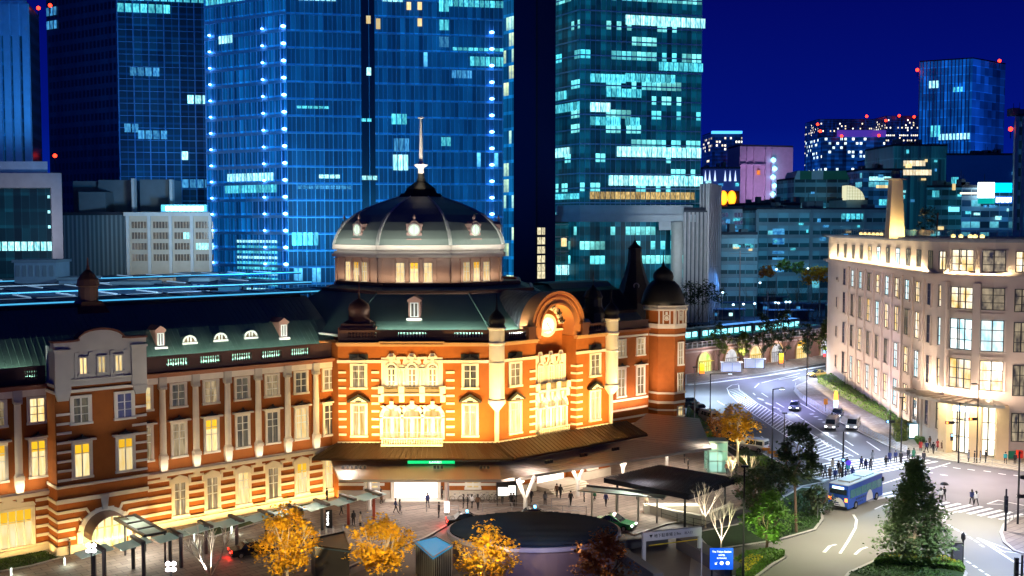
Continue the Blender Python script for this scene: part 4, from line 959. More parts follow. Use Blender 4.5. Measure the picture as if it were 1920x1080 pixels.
def litpx(rt, f_, px0, px1, py, h, mat, step=1.6, n=.42, g=.3):
    o = f_.O
    t0, t1_ = [(dirof(q)*o[1]-o[0])/(f_.c-dirof(q)*f_.s) for q in (px0, px1)]
    p_ = f_.p((t0+t1_)/2, 0, 0); litrow(rt, f_, t0, t1_, zt(py, p_[1]), h*.78, mat, step, g, n)
for q in ((565, 630, 8, 2.6, P_white), (640, 700, 4, 2.6, P_cy), (720, 760, 10, 3, P_white), (842, 945, 20, 2.6, P_cy), (882, 947, 128, 3.6, P_cy), (850, 940, 100, 1.2, P_cy), (825, 838, 28, 4.4, P_cy), (825, 838, 62, 4, P_cy), (825, 838, 93, 4, P_deep), (848, 885, 150, 3, P_deep), (736, 765, 235, 4, P_cy), (740, 762, 285, 5, P_deep), (738, 764, 320, 6, P_white), (828, 842, 275, 3.4, P_cy), (560, 622, 206, 1, P_cy), (600, 640, 335, 1.4, P_white), (680, 705, 338, 1.6, P_white), (548, 595, 460, 5, P_cy), (680, 700, 230, 1.2, P_cy), (690, 700, 145, 3, P_white), (708, 714, 60, 4, P_warm), (765, 771, 25, 3, P_warm), (690, 695, 50, 3, P_warm), (785, 791, 25, 3, P_warm), (785, 791, 55, 3, P_warm), (560, 660, 355, 1.4, P_deep)):
    litpx(t3, fr, *q[:4], q[4])
for q in ((418, 445, 86, 3, P_white), (395, 470, 12, 3, P_cy), (430, 515, 340, 3, P_white), (425, 520, 362, 3, P_cy)): litpx(t3, frl, *q[:4], q[4], 1.2, .3)
for k in range(10): litpx(t3, frl, 446, 520, 505-10*k+40, 1.0, P_cy if k % 3 else P_white, 1.2, .3)
# T4 dark slab and its glazed flank
a, b, c, d = P2(945, 300), P2(964, 290), P2(964, 300), P2(950, 310)
t4 = root('office_tower', (P2(962, 290)[0], 290, 0), 'near black navy slab tower between the two glass towers', 'tower')
navy = M('navy_panel', (.006, .01, .05), .35, .2, var=.3, scale=.05)
solid(t4, [P2(963, 290), P2(1004, 286), P2(1041, 290), P2(1041, 320), P2(963, 320)], 0, 200, [navy, navy, None, None, None])
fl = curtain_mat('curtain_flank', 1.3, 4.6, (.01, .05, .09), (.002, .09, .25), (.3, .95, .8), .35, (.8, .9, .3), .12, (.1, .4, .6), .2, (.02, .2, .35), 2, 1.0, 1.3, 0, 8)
solid(t4, [P2(944, 310), P2(963, 306), P2(963, 320), P2(944, 330)], 0, 200, [fl, None, None, None])
m = MB(); f_, L_ = edge_frame(P2(963, 290), P2(1004, 286)); f2, L2 = edge_frame(P2(1004, 286), P2(1041, 290)); 
f2.box(m, 0, .5, 0, .2, 0, 200); m.build('panel_joint', M('joint_black', (.002, .003, .01), .6), t4)
for py in (440, 458, 475, 492, 508, 522):
    litrow(t4, f2, .6, 3.4, zt(py, 288), 1.9, pane_mat('pane_stack', (.2, .16, .06), (1, .9, .6), 1.3, 9), 1.4, .2, .05)
# T5
a, b, c, d = P2(1041, 306), P2(1086, 296), P2(1312, 305), P2(1270, 340)
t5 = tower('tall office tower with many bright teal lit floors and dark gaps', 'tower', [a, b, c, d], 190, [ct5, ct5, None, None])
t5z = [zt(382, 300)+4.05*i for i in range(0, 36)]
for (p_, q_) in ((a, b), (b, c)): bands(t5, p_, q_, t5z, .35, .35, lineb)
fr, L = edge_frame(b, c); frl, Ll = edge_frame(a, b)
fins(t5, b, c, zt(385, 300), 190, 1.5, .08, .12, lineb, name='mullion', mx=24)
for q in ((1170, 1312, 55, 3.4, P_white), (1232, 1312, 137, 3, P_cy), (1105, 1165, 158, 3, P_cy), (1170, 1260, 158, 3, P_cy), (1105, 1137, 212, 3.3, P_white), (1135, 1200, 185, 3, P_cy), (1155, 1312, 296, 3.6, P_white), (1140, 1312, 349, 3.6, P_white), (1105, 1300, 374, 2.6, pane_mat('pane_restaurant', (.12, .06, .01), (1, .7, .25), .9, 6, rnd=.6)), (1105, 1162, 237, 3, P_cy), (1170, 1200, 238, 3, P_cy)): litpx(t5, fr, *q[:4], q[4], 1.5, .3, .2)
for q in ((1041, 1070, 296, 3.4, P_white), (1042, 1085, 212, 3, P_cy), (1041, 1060, 190, 3, P_cy), (1042, 1084, 374, 2, P_cy)): litpx(t5, frl, *q[:4], q[4], 1.5, .3, .2)
# red clusters at the floor 255px
pale = M('pale_soffit', (.45, .55, .6), .6)
zb = zt(385, 298); zc = zt(416, 298)
m = MB(); m.prism([(b[0]-6.8, 296), (b[0], 292), P2(1304, 298), P2(1304, 320), (a[0], 330)], zc, zc+2.0); m.prism([(b[0]-6, 297), (b[0], 293.5), P2(1298, 299), P2(1298, 318), (a[0], 328)], zc+2.0, zb); m.build('transfer_beam', pale, t5)
m = MB(); x, y = P2(1269, 296); m.lathe([(1.65, 0), (1.65, zc)], (x, y, 0), 20); m.build('round_column', M('column_pale', (.6, .66, .62), .6), t5, smooth=True)
m = MB(); m.prism([P2(1235, 295), P2(1285, 297), P2(1285, 305), P2(1235, 303)], zc-2.3, zc); m.build('capital', pale, t5)
pa, pb = P2(1041, 300), P2(1257, 304); pd = root('podium_building', (pa[0], 300, 0), 'low glazed podium under the teal office tower with warm lit rooms', 'building')
pts = [pa, pb, P2(1257, 325), P2(1041, 325)]; solid(pd, pts, 0, zc-.3, [ct5p, ct5p, None, None])
bands(pd, pa, pb, [zt(y, 302) for y in (530, 505, 499, 478, 472, 451, 445, 422)], .3, .3, M('band_white', (.7, .8, .85), .4))  # bands in one plain off-white
fr, L = edge_frame(pa, pb)
for q in ((1165, 1190, 460, 3, P_warm), (1192, 1230, 460, 3, P_warm), (1232, 1255, 460, 3, P_warm), (1140, 1182, 487, 3, P_warm), (1052, 1062, 462, 3, P_warm), (1107, 1112, 437, 3.5, P_warm), (1120, 1130, 462, 2, P_warm), (1042, 1068, 515, 3.5, P_white), (1110, 1138, 516, 3, P_white)): litpx(pd, fr, *q[:4], q[4], 1.7, .35, .2)
# finned building right of it
fb = root('finned_building', (*P2(1290, 300), 0), 'pale building of tall vertical fins beside the round column', 'building')
p0, p1, p2_ = P2(1282, 297), P2(1326, 300), P2(1350, 318); pts = [p0, p1, p2_, P2(1300, 330)]
solid(fb, pts, 0, zt(395, 300), [M('fin_wall', (.1, .13, .16), .6)]*2+[None, None])
m = MB(); m.prism([P2(1313, 301), p1, p2_, P2(1335, 325)], zt(395, 300), zt(345, 300)); m.build('upper_storey', M('fin_wall', (.1, .13, .16)), fb)
finw = M('fin_pale', (.62, .64, .66), .5)
fins(fb, p0, p1, 0, zt(398, 300), 1.35, .5, .7, finw); fins(fb, P2(1313, 301), p1, zt(395, 300), zt(345, 300), .9, .4, .5, finw); fins(fb, p1, p2_, 0, zt(345, 305), 2.9, .9, .6, finw)
# ---- low buildings at the left
lg = M('pale_concrete', (.48, .47, .48), .7); 
ab = root('framed_building', (*P2(60, 262), 0), 'pale building whose stone frame surrounds dark glass, left of the low offices', 'building')
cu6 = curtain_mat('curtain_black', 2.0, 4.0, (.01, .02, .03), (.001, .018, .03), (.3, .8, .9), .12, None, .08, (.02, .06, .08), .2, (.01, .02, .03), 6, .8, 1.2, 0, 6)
solid(ab, [P2(-80, 262), P2(98, 262), P2(92, 282), P2(-80, 282)], 0, zt(350, 262), [cu6, cu6, None, None], roof=False)
m = MB(); A0, A1, D_ = P2(-80, 258)[0], P2(119, 258)[0], 258
AB = P2(117, D_+25)[0]; m.prism([(A0, D_), (A1, D_), (AB, D_+25), (A0-9, D_+25)], zt(325, D_)-3.5, zt(325, D_)); m.prism([(P2(99, D_)[0], D_), (A1, D_), (AB, D_+25), (AB-4, D_+25)], 0, zt(325, D_)-3.5)
m.build('stone_frame', lg, ab); m = MB(); m.prism([(A0, D_+1), (P2(90, D_)[0], D_+1), (P2(88, D_+22)[0], D_+22), (A0-9, D_+22)], zt(325, D_)+.02, zt(303, D_)); m.build('roof_storey', M('roof_storey_blue', (.45, .6, .75), .5), ab)
m = MB(); f_ = Fr((0, 262), 0); litrow(ab, f_, P2(-20, 262)[0], P2(96, 262)[0], zt(470, 262), 2.2, P_white, 1.6, .3, .1)
for px, py in ((92, 372), (92, 400), (92, 428)): litrow(ab, f_, P2(px, 262)[0], P2(px+3, 262)[0], zt(py, 262), .7, P_white, .7, .1, .1)
lo = root('office_block', (*P2(240, 285), 0), 'low office block with beige window bands and grooved dark flank', 'building')
bei = M('beige_band', (.5, .42, .32), .6)
solid(lo, [P2(120, 292), P2(238, 282), P2(394, 284), P2(380, 320), P2(120, 330)], 0, zt(403, 283), [curtain_mat('curtain_grooved', 1.6, 30, (.1, .13, .14), (.003, .02, .035), CYL, .0, None, .45, (.25, .3, .3), .01, (.1, .12, .12), 5, .1, .6, 0, 4), bei, None, None, None])
fr, L = edge_frame(P2(238, 282), P2(394, 284))
for py in (428, 448, 468, 489):
    k = 4
    for j in range(4):
        t0 = 1.4+j*5.5
        for i in range(6):
            t = t0+i*.78; z = zt(py, 283)
            m = MB(); fr.quad(m, t, t+.62, .05, z, z+1.75); m.build('window', P_white if (py == 468 and j == 3) or (py == 448 and j == 2 and i > 2) else P_grey, lo)
m = MB()
for t in (.4, 5.9, 11.4, 16.9, 21.7): fr.box(m, t-.4, t+.4, 0, .5, 0, zt(405, 283))
fr.box(m, -.5, L+.3, 0, .8, zt(405, 283), zt(398, 283)); m.build('pier', M('pier_pale', (.55, .55, .52), .6), lo)
m = MB(); z = zt(403, 283)
for px0, px1, py, d0 in ((140, 188, 340, 300), (187, 250, 338, 298), (265, 318, 337, 296), (150, 200, 360, 292)): m.box(P2(px0, d0)[0], P2(px1, d0)[0], d0, d0+12, z, zt(py, d0))
m.build('plant_room', M('plant_room_grey', (.12, .16, .18), .6), lo)
m = MB(); m.box(P2(249, 290)[0], P2(254, 290)[0], 290, 292, z, zt(335, 290)); m.box(P2(320, 290)[0], P2(325, 290)[0], 290, 292, z, zt(337, 290)); m.build('duct', M('pier_pale', (.55, .55, .52)), lo)
m = MB(); m.box(P2(305, 284)[0], P2(390, 284)[0], 283.5, 284, zt(397, 284), zt(384, 284)); sgn = m.build('roof_sign', M('sign_cyan', (.2, .6, .8), emit=(.1, .6, .8), es=.9), lo)
m = MB()
for i in range(9): x0 = P2(312+8*i, 283)[0]; m.box(x0, x0+.75, 283.3, 283.45, zt(395, 283), zt(387, 283))
m.build('sign_lamp', M('lamp_white', (1, 1, 1)), sgn)
# ---- right hand city
def bld(label, px0, px1, py, D, mat, depth=25, name='city_building', cat='building', D1=None, group='buildings of the night skyline', cap=True, base=0):
    D1 = D1 or D; a, b = P2(px0, D), P2(px1, D1); r = root(name, (a[0], a[1], 0), label, cat, group)
    lx = a[0]-2 if px0 < 1700 else a[0]+depth*.44           # right hand blocks: back corner slid along the view so the left flank stays hidden
    solid(r, [a, b, (max(b[0]+2, lx+8), b[1]+depth), (lx, a[1]+depth)], base, zt(py, D), [mat, mat, None, mat], roof=cap); f_, L_ = edge_frame(a, b); H_ = zt(py, D)
    if D < 500 and L_ > 6:                                   # a few rooms with people still in, and roof plant
        for k in range(int(4+L_/3)):
            t = rb_.uniform(.6, L_-2.2); z = max(8, 25)+rb_.random()*(H_-28) if H_ > 30 else H_-2.5; h = rb_.uniform(.5, 1.3)*D/350; w_ = rb_.uniform(.6, 2.2)*D/350
            m = MB(); f_.quad(m, t, t+w_, 1.0, z, z+h); m.build('lit_window', rb_.choice([P_warm, P_cy, P_white, P_deep, P_deep, P_cy]), r)
        for k in range(int(1+L_/7) if L_ > 9 else 0):
            t = rb_.uniform(.5, L_-3); w_ = rb_.uniform(1, 3.5); h = rb_.uniform(.8, 2.6); m = MB(); f_.box(m, t, t+w_, -8, -4, H_+.8, H_+.8+h); m.build('plant_room', M('plant_room_grey', (.12, .16, .18), .6), r)
            m = MB(); q_ = f_.p(t+w_/2, -6, H_+.8+h); m.tube(q_, (q_[0], q_[1], q_[2]+rb_.uniform(1, 3)), .08, seg=4); m.build('antenna', dkmetal, r)
    return r, (f_, L_)
rb_ = random.Random(11)
far = lambda n, w, h, g, fr_, c, sd, l=(1, .85, .5), gl=1.0: curtain_mat(n, w, h, (.003, .01, .03), g, l, fr_, c, .4, (.005, .02, .06), .45, (.005, .02, .06), 1, 2.2, gl, 0, sd)
far1 = far('far_apartments', 2.6, 3.4, (.001, .01, .08), .36, (1, .8, .5), 3, (.8, .95, 1))
far2 = far('far_offices', 4, 4.4, (.002, .03, .16), .3, (.6, .9, 1), 4)
b_, f = bld('narrow dark blue tower dotted with small white windows', 1333, 1389, 250, 1000, far1, 40); beacons(b_, [(1383, 292, 980)], 1.2)
m = MB(); x, z = DZ(1361, 250, 990); m.box(P2(1333, 990)[0], P2(1389, 990)[0], 990, 995, z, z+2.2); m.build('crown_light', M('crown_blue', (.1, .3, .8), emit=(.05, .3, 1), es=3), b_)
b_, f = bld('distant apartment blocks crowned with red lamps', 1530, 1660, 226, 1500, far1, 60, D1=1500)
for px, py in ((1533, 233), (1625, 218), (1574, 260)): beacons(b_, [(px, py, 1490)], 2.0)
b_, f = bld('tall distant apartment tower left of the striped tower', 1655, 1718, 220, 1450, far1, 60); beacons(b_, [(1661, 226, 1440), (1686, 217, 1440), (1714, 219, 1440)], 1.9)
b_, f = bld('dark blue office block with a violet roof band', 1540, 1655, 258, 1100, far2, 60); 
m = MB(); m.box(P2(1565, 1098)[0], P2(1655, 1098)[0], 1095, 1098, zt(258, 1098), zt(246, 1098)); m.build('roof_band', M('violet_band', (.2, .1, .5), emit=(.09, .05, .55), es=.6), b_)
beacons(b_, [(1578, 255, 1090), (1648, 254, 1090), (1538, 246, 1090)], 1.5)
stb = curtain_mat('curtain_striped', 2.6, 5.5, (.01, .04, .1), (.003, .1, .5), (.3, .9, 1), .07, None, .5, (.02, .1, .3), .1, (.01, .06, .2), 2, 1.2, 1.5, 0, 15)
a, b, c, d = P2(1717, 720), P2(1815, 705), P2(1876, 730), P2(1790, 780)
hot = root('office_tower', (*a, 0), 'distant blue tower with pale vertical stripes and red lamps on its corners', 'tower')
solid(hot, [a, b, c, d], 0, zt(118, 715), [stb, curtain_mat('curtain_plain_blue', 5, 5.5, (.01, .03, .08), (.002, .045, .36), (.2, .7, 1), .05, None, .04, (.01, .08, .3), .1, (.01, .05, .2), 2, .8, 1.2, 0, 16), None, None])
fins(hot, a, b, 0, zt(118, 715), 2.2, .7, .6, finb, mx=20); beacons(hot, [(1720, 131, 715), (1774, 115, 715), (1874, 114, 725)], 1.15)
fr, L = edge_frame(a, b)
for q in ((1735, 1752, 168, 6, P_white), (1780, 1795, 175, 4, P_cy), (1740, 1760, 248, 5, P_cy), (1740, 1760, 258, 5, P_cy), (1755, 1815, 263, 5, P_white)): litpx(hot, fr, *q[:4], q[4], 2.2, .7, .8)
# white pleated building
wb = M('pale_violet_wall', (.75, .6, .72), .7)
b_, f = bld('pale pleated department store wall with a chain of round lamps', 1385, 1484, 275, 520, wb, 20, D1=528)
fr = f[0]; k = 520/FOC
m = MB()
for px in (1397, 1412, 1436, 1449): fr.box(m, (px-1385)*k, (px-1385)*k+.5, 0, 1.2, 0, zt(280, 520))
fr.box(m, 0, 13.5, 0, 1.6, zt(310, 520), zt(308, 520)); m.build('pleat', wb, b_)
for i in range(6):
    x, y, z = fr.p((1452-1385)*k+.8*(i % 2), 1.3, zt(300+16*i, 520)); m = MB(); m.lathe([(0, -1.3), (1.1, -.6), (1.3, 0), (1.1, .6), (0, 1.3)], (x, y, z), 10); m.build('round_lamp', M('lamp_cyan', (.5, .9, 1), emit=(.25, .75, 1), es=3), b_)
m = MB(); fr.box(m, (1418-1385)*k, (1424-1385)*k, 1.2, 1.6, zt(328, 520), zt(320, 520)); m.build('orange_panel', M('orange_lit', (.8, .3, .05), emit=(.9, .25, .03), es=.8), b_)
b_, f = bld('wide low building with white vertical light streaks on its blue wall', 1316, 1386, 317, 480, M('blue_wall', (.25, .3, .6), .7), 15)
for px in (1321, 1329, 1339, 1358, 1367, 1377):  # beams of light on the wall, drawn as glowing triangles
    m = MB(); f[0].shape(m, [((px-1316)*.24-.5, zt(340, 480)), ((px-1316)*.24+.5, zt(340, 480)), ((px-1316)*.24, zt(320, 480))], .02, .1); m.build('light_streak', M('streak_glow', (.8, .9, 1), emit=(.6, .75, 1), es=1.6), b_)
b_, f = bld('dark low block carrying a pair of glowing orange rooftop emblems', 1348, 1385, 362, 430, M('dark_block', (.08, .05, .07), .7), 12)
og = M('emblem_orange', (1, .3, 0), emit=(1, .25, .01), es=3.5); oy = M('emblem_yellow', (1, .7, 0), emit=(1, .6, .02), es=3.5)
for px in (1356, 1372):
    x, z = DZ(px, 371, 428); m = MB(); fr = Fr((x, 428), 0); fr.shape(m, arcpts(0, z, 1.7, 0, 2*pi, 14, 2.9)[:-1], 0, .4); e_ = m.build('roof_emblem', og, b_)
    m = MB(); fr.shape(m, arcpts(.1, z, .9, 0, 2*pi, 12, 2.0)[:-1], .41, .5); m.build('emblem_core', oy, e_)
# building with green white roof, glazed dome, long banded blocks
tealw = M('teal_wall', (.16, .22, .25), .7)
bandm = lambda n, cw, ch, sd, fr_=.16, g=(.004, .05, .085): curtain_mat(n, cw, ch, (.01, .02, .03), g, (.15, .7, .85), fr_, None, .08, (.2, .3, .34), .42, (.22, .33, .38), 5, .6, .8, 0, sd)
b_, f = bld('block with a green and white rounded roof', 1487, 1590, 337, 420, bandm('band_a', 4.2, 4, 41), 20)
m = MB(); fr = f[0]; L = f[1]
gr_, wh_ = M('roof_green', (.03, .25, .15), .5), M('roof_white', (.5, .7, .75), .5)
for i, (x0, x1) in enumerate(((0, .1), (.1, .31), (.31, .52), (.52, 1))):
    m = MB(); z = zt(337, 420); fr.shape(m, [(L*x0, z), (L*x1, z), (L*x1-(1.5 if x1 == 1 else 0), z+3.4), (L*x0+(1.2 if x0 == 0 else 0), z+3.4)], -16, .3); m.build('roof_panel', [wh_, gr_, wh_, gr_][i], b_)
b_, f = bld('small block beside a glazed quarter dome', 1585, 1626, 375, 400, tealw, 15)
x = P2(1586, 398)[0]; m = MB(); fr = Fr((x, 398), 0); z = zt(375, 398); fr.shape(m, [(0, z)]+[(6.6*sin(a_), z+5.4*cos(a_)) for a_ in [pi/2*i/8 for i in range(9)]][::-1], -6, 0); q = m.build('glass_dome', M('dome_lit', (.8, .8, .6), emit=(.9, .85, .5), es=.9), b_)
m = MB()
for i in range(7): fr.box(m, i*1.0-.04, i*1.0+.04, .01, .05, z, z+5.4*sqrt(max(0, 1-(i/6.6)**2)))
for i in range(5): zz_ = z+1.1*i; fr.box(m, 0, 6.6*sqrt(max(0, 1-(1.1*i/5.4)**2)), .01, .05, zz_-.05, zz_+.05)
m.build('dome_grid', tealw, q)
bA = bandm('band_b', 3.4, 3.9, 51, .2); bB = bandm('band_c', 2.6, 3.9, 52, .1)
b_, f = bld('long pale banded office block behind the railway', 1418, 1660, 394, 330, bA, 25, D1=335, group=None)
zs_ = [zt(398, 330)-3.9*i-.2 for i in range(6)]; bands(b_, P2(1418, 330), P2(1660, 335), zs_, 1.1, .5, M('band_pale', (.22, .32, .36), .6))
fins(b_, P2(1418, 330), P2(1660, 335), 0, zt(394, 330), 17.4, .9, .7, M('band_pale', (.22, .32, .36), .6))
for y in (430, 448, 466, 484, 500): litpx(b_, f[0], 1448, 1472, y+10, 2.4, P_deep, 4.0, .1, .2)
litpx(b_, f[0], 1576, 1615, 411, 2.2, P_cy, 1.6, .1)
b_, f = bld('darker banded block at the left of the long pale one', 1348, 1420, 440, 318, bB, 25, group=None)
bands(b_, P2(1348, 318), P2(1420, 318), [zt(440, 318)-3.9*i-1 for i in range(5)], 1.0, .4, M('band_pale', (.22, .32, .36), .6))
b_, f = bld('small white house like block with dark square windows', 1349, 1395, 392, 345, M('white_block', (.6, .65, .75), .6), 12, group=None)
for px in (1353, 1360, 1377, 1383, 1389):
    for py in (407, 421): x, z = DZ(px, py, 344.8); m = MB(); Fr((x, 344.8), 0).quad(m, 0, .9, 0.02, z, z+1.4); m.build('window', P_blue, b_)
b_, f = bld('teal block with a lattice of rooftop plant', 1395, 1500, 385, 370, tealw, 20)
m = MB(); 
for i, px in enumerate(range(1400, 1498, 9)): x = P2(px, 372)[0]; h = [2, 1.2, 3, 1.6][i % 4]; m.box(x, x+1.5, 372, 375, zt(385, 370), zt(385, 370)+h)
m.build('plant_room', M('plant_room_grey', (.12, .16, .18)), b_)
# right edge group
rv = curtain_mat('ribbed_teal', 1.4, 60, (.05, .12, .16), (.003, .05, .08), CYL, 0, None, .3, (.1, .2, .25), .01, (.1, .2, .25), 5, .1, .9, 0, 60)
b_, f = bld('teal ribbed block above the lit restaurant floors', 1672, 1772, 275, 440, rv, 30)
for py, px0, px1 in ((310, 1690, 1730), (327, 1690, 1742)): litpx(b_, f[0], px0, px1, py+2, 2.8, pane_mat('pane_gold', (.8, .6, .3), (1, .9, .7), 1.2, 3), 1.3, .15, .1)
b_, f = bld('dark block with strings of small coloured lamps', 1615, 1690, 320, 430, bandm('band_d', 2.2, 3.6, 71, .3, (.004, .04, .12)), 25)
litpx(b_, f[0], 1627, 1672, 339, 2, P_white, 1.2, .15, .1); litpx(b_, f[0], 1640, 1668, 353, 1.5, P_warm, 1.2, .15, .1); litpx(b_, f[0], 1646, 1666, 385, 3, P_cy, 1.4, .15, .1)
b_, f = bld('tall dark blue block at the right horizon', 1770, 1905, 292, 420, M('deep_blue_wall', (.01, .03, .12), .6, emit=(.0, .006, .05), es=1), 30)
b_, f = bld('stepped grey block with glass balconies', 1735, 1830, 352, 380, bandm('band_e', 2.6, 3.5, 73, .3, (.004, .06, .1)), 20)
for q in ((1780, 1792, 345, 3, P_cy), (1782, 1790, 357, 3, P_warm), (1745, 1760, 370, 3, P_cy)): litpx(b_, f[0], *q[:4], q[4], 1.3, .15, .1)
b_, f = bld('low block crowded with bright signs behind the roof terrace', 1800, 1898, 352, 340, bandm('band_f', 3, 3.4, 75, .4, (.004, .05, .15)), 15)
def board(rt, px0, px1, py0, py1, D, col, es, name='billboard'):
    m = MB(); x0, z0 = DZ(px0, py1, D); x1, z1 = DZ(px1, py0, D); m.box(x0, x1, D-.4, D, z0, z1); return m.build(name, M('board_%d_%d' % (px0, py0), col, emit=col, es=es), rt)
board(b_, 1833, 1864, 342, 371, 338, (.85, 1, 1), 4.5); board(b_, 1865, 1897, 343, 361, 338, (.0, .55, .95), 1.8); board(b_, 1833, 1864, 372, 382, 338, (.0, .45, .4), .9); s_ = board(b_, 1866, 1897, 369, 381, 338, (.02, .15, .7), 1.0)
m = MB()
for i in range(6): x, z = DZ(1868+5*i, 375, 337.3); m.box(x, x+.55, 337.3, 337.4, z-.8+.2*(i % 2), z+.8)
m.build('sign_lettering', M('lamp_white', (1, 1, 1)), s_)
board(b_, 1800, 1833, 361, 364, 338, (1, .9, .7), 2); board(b_, 1778, 1798, 388, 397, 336, (.2, .8, 1), 1.4)
e1 = curtain_mat('curtain_edge', 2.4, 4.2, (.01, .02, .03), (.003, .03, .06), (.4, .9, .9), .2, None, .4, (.3, .45, .5), .4, (.3, .45, .5), 2, 1.0, .9, 0, 81)
b_, f = bld('pale gridded tower cut by the right edge of the photo', 1899, 1990, 220, 330, e1, 30, group=None); fins(b_, P2(1899, 330), P2(1990, 330), 0, zt(220, 330), 2.2, .9, .5, M('edge_fin', (.3, .5, .55), .6)); beacons(b_, [(1895, 242, 330)], .7)
b_, f = bld('broad low teal block on the horizon behind the terrace', 1500, 1640, 408, 420, tealw, 20)
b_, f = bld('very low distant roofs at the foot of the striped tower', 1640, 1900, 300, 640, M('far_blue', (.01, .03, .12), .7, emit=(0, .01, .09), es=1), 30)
# ---- railway roofs behind the station at the left
cyl = M('eave_light_cyan', (.3, .8, 1), emit=(.08, .55, .95), es=1.0); whl = M('eave_light_white', (.8, .9, 1), emit=(.4, .7, 1), es=.4); dkr = M('platform_roof', (.04, .09, .18), .45, .2, var=.3, scale=.1)
for i, (n, z, t0, t1, mt) in enumerate(((-32, 22.7, -75, 42, cyl), (-45, 22.5, -80, 15, whl), (-58, 22.6, -90, 40, cyl), (-70, 22.4, -95, 40, whl), (-84, 22.3, -100, 20, whl), (-98, 22.5, -100, 60, cyl))):
    r_ = root('platform_roof', FW.p(-30, n, 0), ['platform roof nearest the station wing with a cyan lit eave', 'second platform roof behind the station, pale edge light', 'third platform roof with a thin blue edge light', 'fourth platform roof with white edge light', 'fifth platform roof, short and pale', 'farthest platform roof below the towers'][i], 'platform roof', 'platform roofs behind the station')
    m = MB(); FW.box(m, t0, t1, n-10, n, z-.4, z); 
    m.build('roof_slab', dkr, r_); m = MB(); FW.box(m, t0, t1, n, n+.15, z-.12, z+.06); m.build('edge_light', mt, r_)
    m = MB()
    for k in range(int((t1-t0)/9)): m.tube(FW.p(t0+4+9*k, n-5, 0), FW.p(t0+4+9*k, n-5, z-.4), .2); 
    m.build('column', stl, r_)
    m = MB()
    for k in range(int((t1-t0)/6)): FW.box(m, t0+3+6*k, t0+3.3+6*k, n-9, n-1, z+.01, z+.16)
    m.build('roof_rib', whl if i % 2 else dkr, r_)
for lab, px0, px1, py0, py1, D, col in (('pale square plant house on the platform roofs', 26, 104, 487, 512, 190, (.45, .6, .7)), ('low pale roof box right of the plant house', 110, 160, 520, 530, 185, (.4, .55, .7)), ('long grey rooftop unit under the low offices', 210, 278, 528, 548, 180, (.3, .42, .5)), ('dark blue upright duct on the platform roof', 358, 390, 522, 556, 178, (.02, .05, .12)), ('pale roof strip in front of the glass tower', 330, 450, 512, 530, 240, (.4, .5, .45))):
    r_ = root('rooftop_unit', (*P2(px0, D), 0), lab, 'rooftop unit'); x0, z1 = DZ(px0, py0, D); x1, _ = DZ(px1, py0, D)
    m = MB(); m.box(x0, x1, D, D+6, 14, z1-.5); m.build('casing', M('unit_%d' % px0, col, .5), r_); m = MB(); m.box(x0-.3, x1+.3, D-.3, D+6.3, z1-.5, z1); m.build('lid', M('unit_lid', (.35, .45, .5), .5), r_)
    m = MB()
    for k in range(int((x1-x0)/1.2)): m.box(x0+.3+1.2*k, x0+1.0+1.2*k, D-.1, D-.02, z1-3, z1-1)
    m.build('louvre', M('unit_lid', (.35, .45, .5)), r_)
# unseen spots added to brighten the towers and far blocks, hung over the low roofs
for loc, tgt, en, col, sp in ((P2(190, 310), (P2(270, 382), 110), 60000, (.05, .3, 1), 100), (P2(480, 205), (P2(480, 326), 90), 200000, (.03, .42, 1), 90), (P2(780, 215), (P2(760, 326), 90), 110000, (.03, .42, 1), 90), (P2(1180, 250), (P2(1180, 300), 70), 16000, (.05, .6, 1), 90), (P2(1300, 265), (P2(1300, 300), 30), 20000, (.8, .9, 1), 80), (P2(40, 235), (P2(50, 262), 36), 14000, (.75, .8, 1), 80), (P2(320, 250), (P2(320, 283), 30), 26000, (.8, .95, 1), 80), (P2(10, 300), (P2(20, 330), 80), 40000, (.05, .4, 1), 70), (P2(1440, 480), (P2(1440, 523), 60), 60000, (.75, .5, 1), 60), (P2(1350, 455), (P2(1350, 480), 52), 9000, (.2, .3, 1), 90), (P2(1500, 280), (P2(1520, 330), 28), 26000, (.2, .6, .9), 100), (P2(1780, 600), (P2(1780, 710), 90), 420000, (.05, .35, 1), 70), (P2(1540, 380), (P2(1540, 420), 45), 9000, (.2, .7, 1), 80)):
    light('SPOT', (*loc, 31 if loc[1] > 240 and loc[1] not in (300, 310) else (50 if loc[1] in (300, 310) else 24)), (*tgt[0], tgt[1]), en/4.5, col, 2.0, spot=sp, blend=1)
# ================================================================== curved white corner building
kt = root('corner_building', (66, 170, 0), 'curved pale stone office building with uplit attic storey and glazed corner entrance', 'building')
kst = M('pale_pink_stone', (.62, .53, .46), .75, var=.1, scale=.5, bump=.03)
kwin = M('window_black', (.015, .015, .02), .4)
PK = [(67.9, 229)] + [(67.9+(62.6-67.9)*i/10, 229+(165-229)*i/10) for i in range(1, 11)] + [(62.2, 160.5), (61.95, 157.5), (62.1, 155), (62.6, 152.9), (63.5, 150.9), (64.9, 149.2), (67, 147.9), (70, 147.2), (74, 146.6), (120, 141)]
LK_ = [0]
for a, b in zip(PK, PK[1:]): LK_.append(LK_[-1]+hypot(b[0]-a[0], b[1]-a[1]))
def kat(s):
    for i in range(len(PK)-1):
        if s <= LK_[i+1] or i == len(PK)-2:
            f = (s-LK_[i])/(LK_[i+1]-LK_[i]); a, b = PK[i], PK[i+1]
            return (a[0]+(b[0]-a[0])*f, a[1]+(b[1]-a[1])*f), math.degrees(atan2(b[1]-a[1], b[0]-a[0]))
def kang(s, d=1.5):
    p, q = kat(s-d)[0], kat(s+d)[0]; return math.degrees(atan2(q[1]-p[1], q[0]-p[0]))
def kfr(s): p, _ = kat(s); return Fr(p, kang(s))
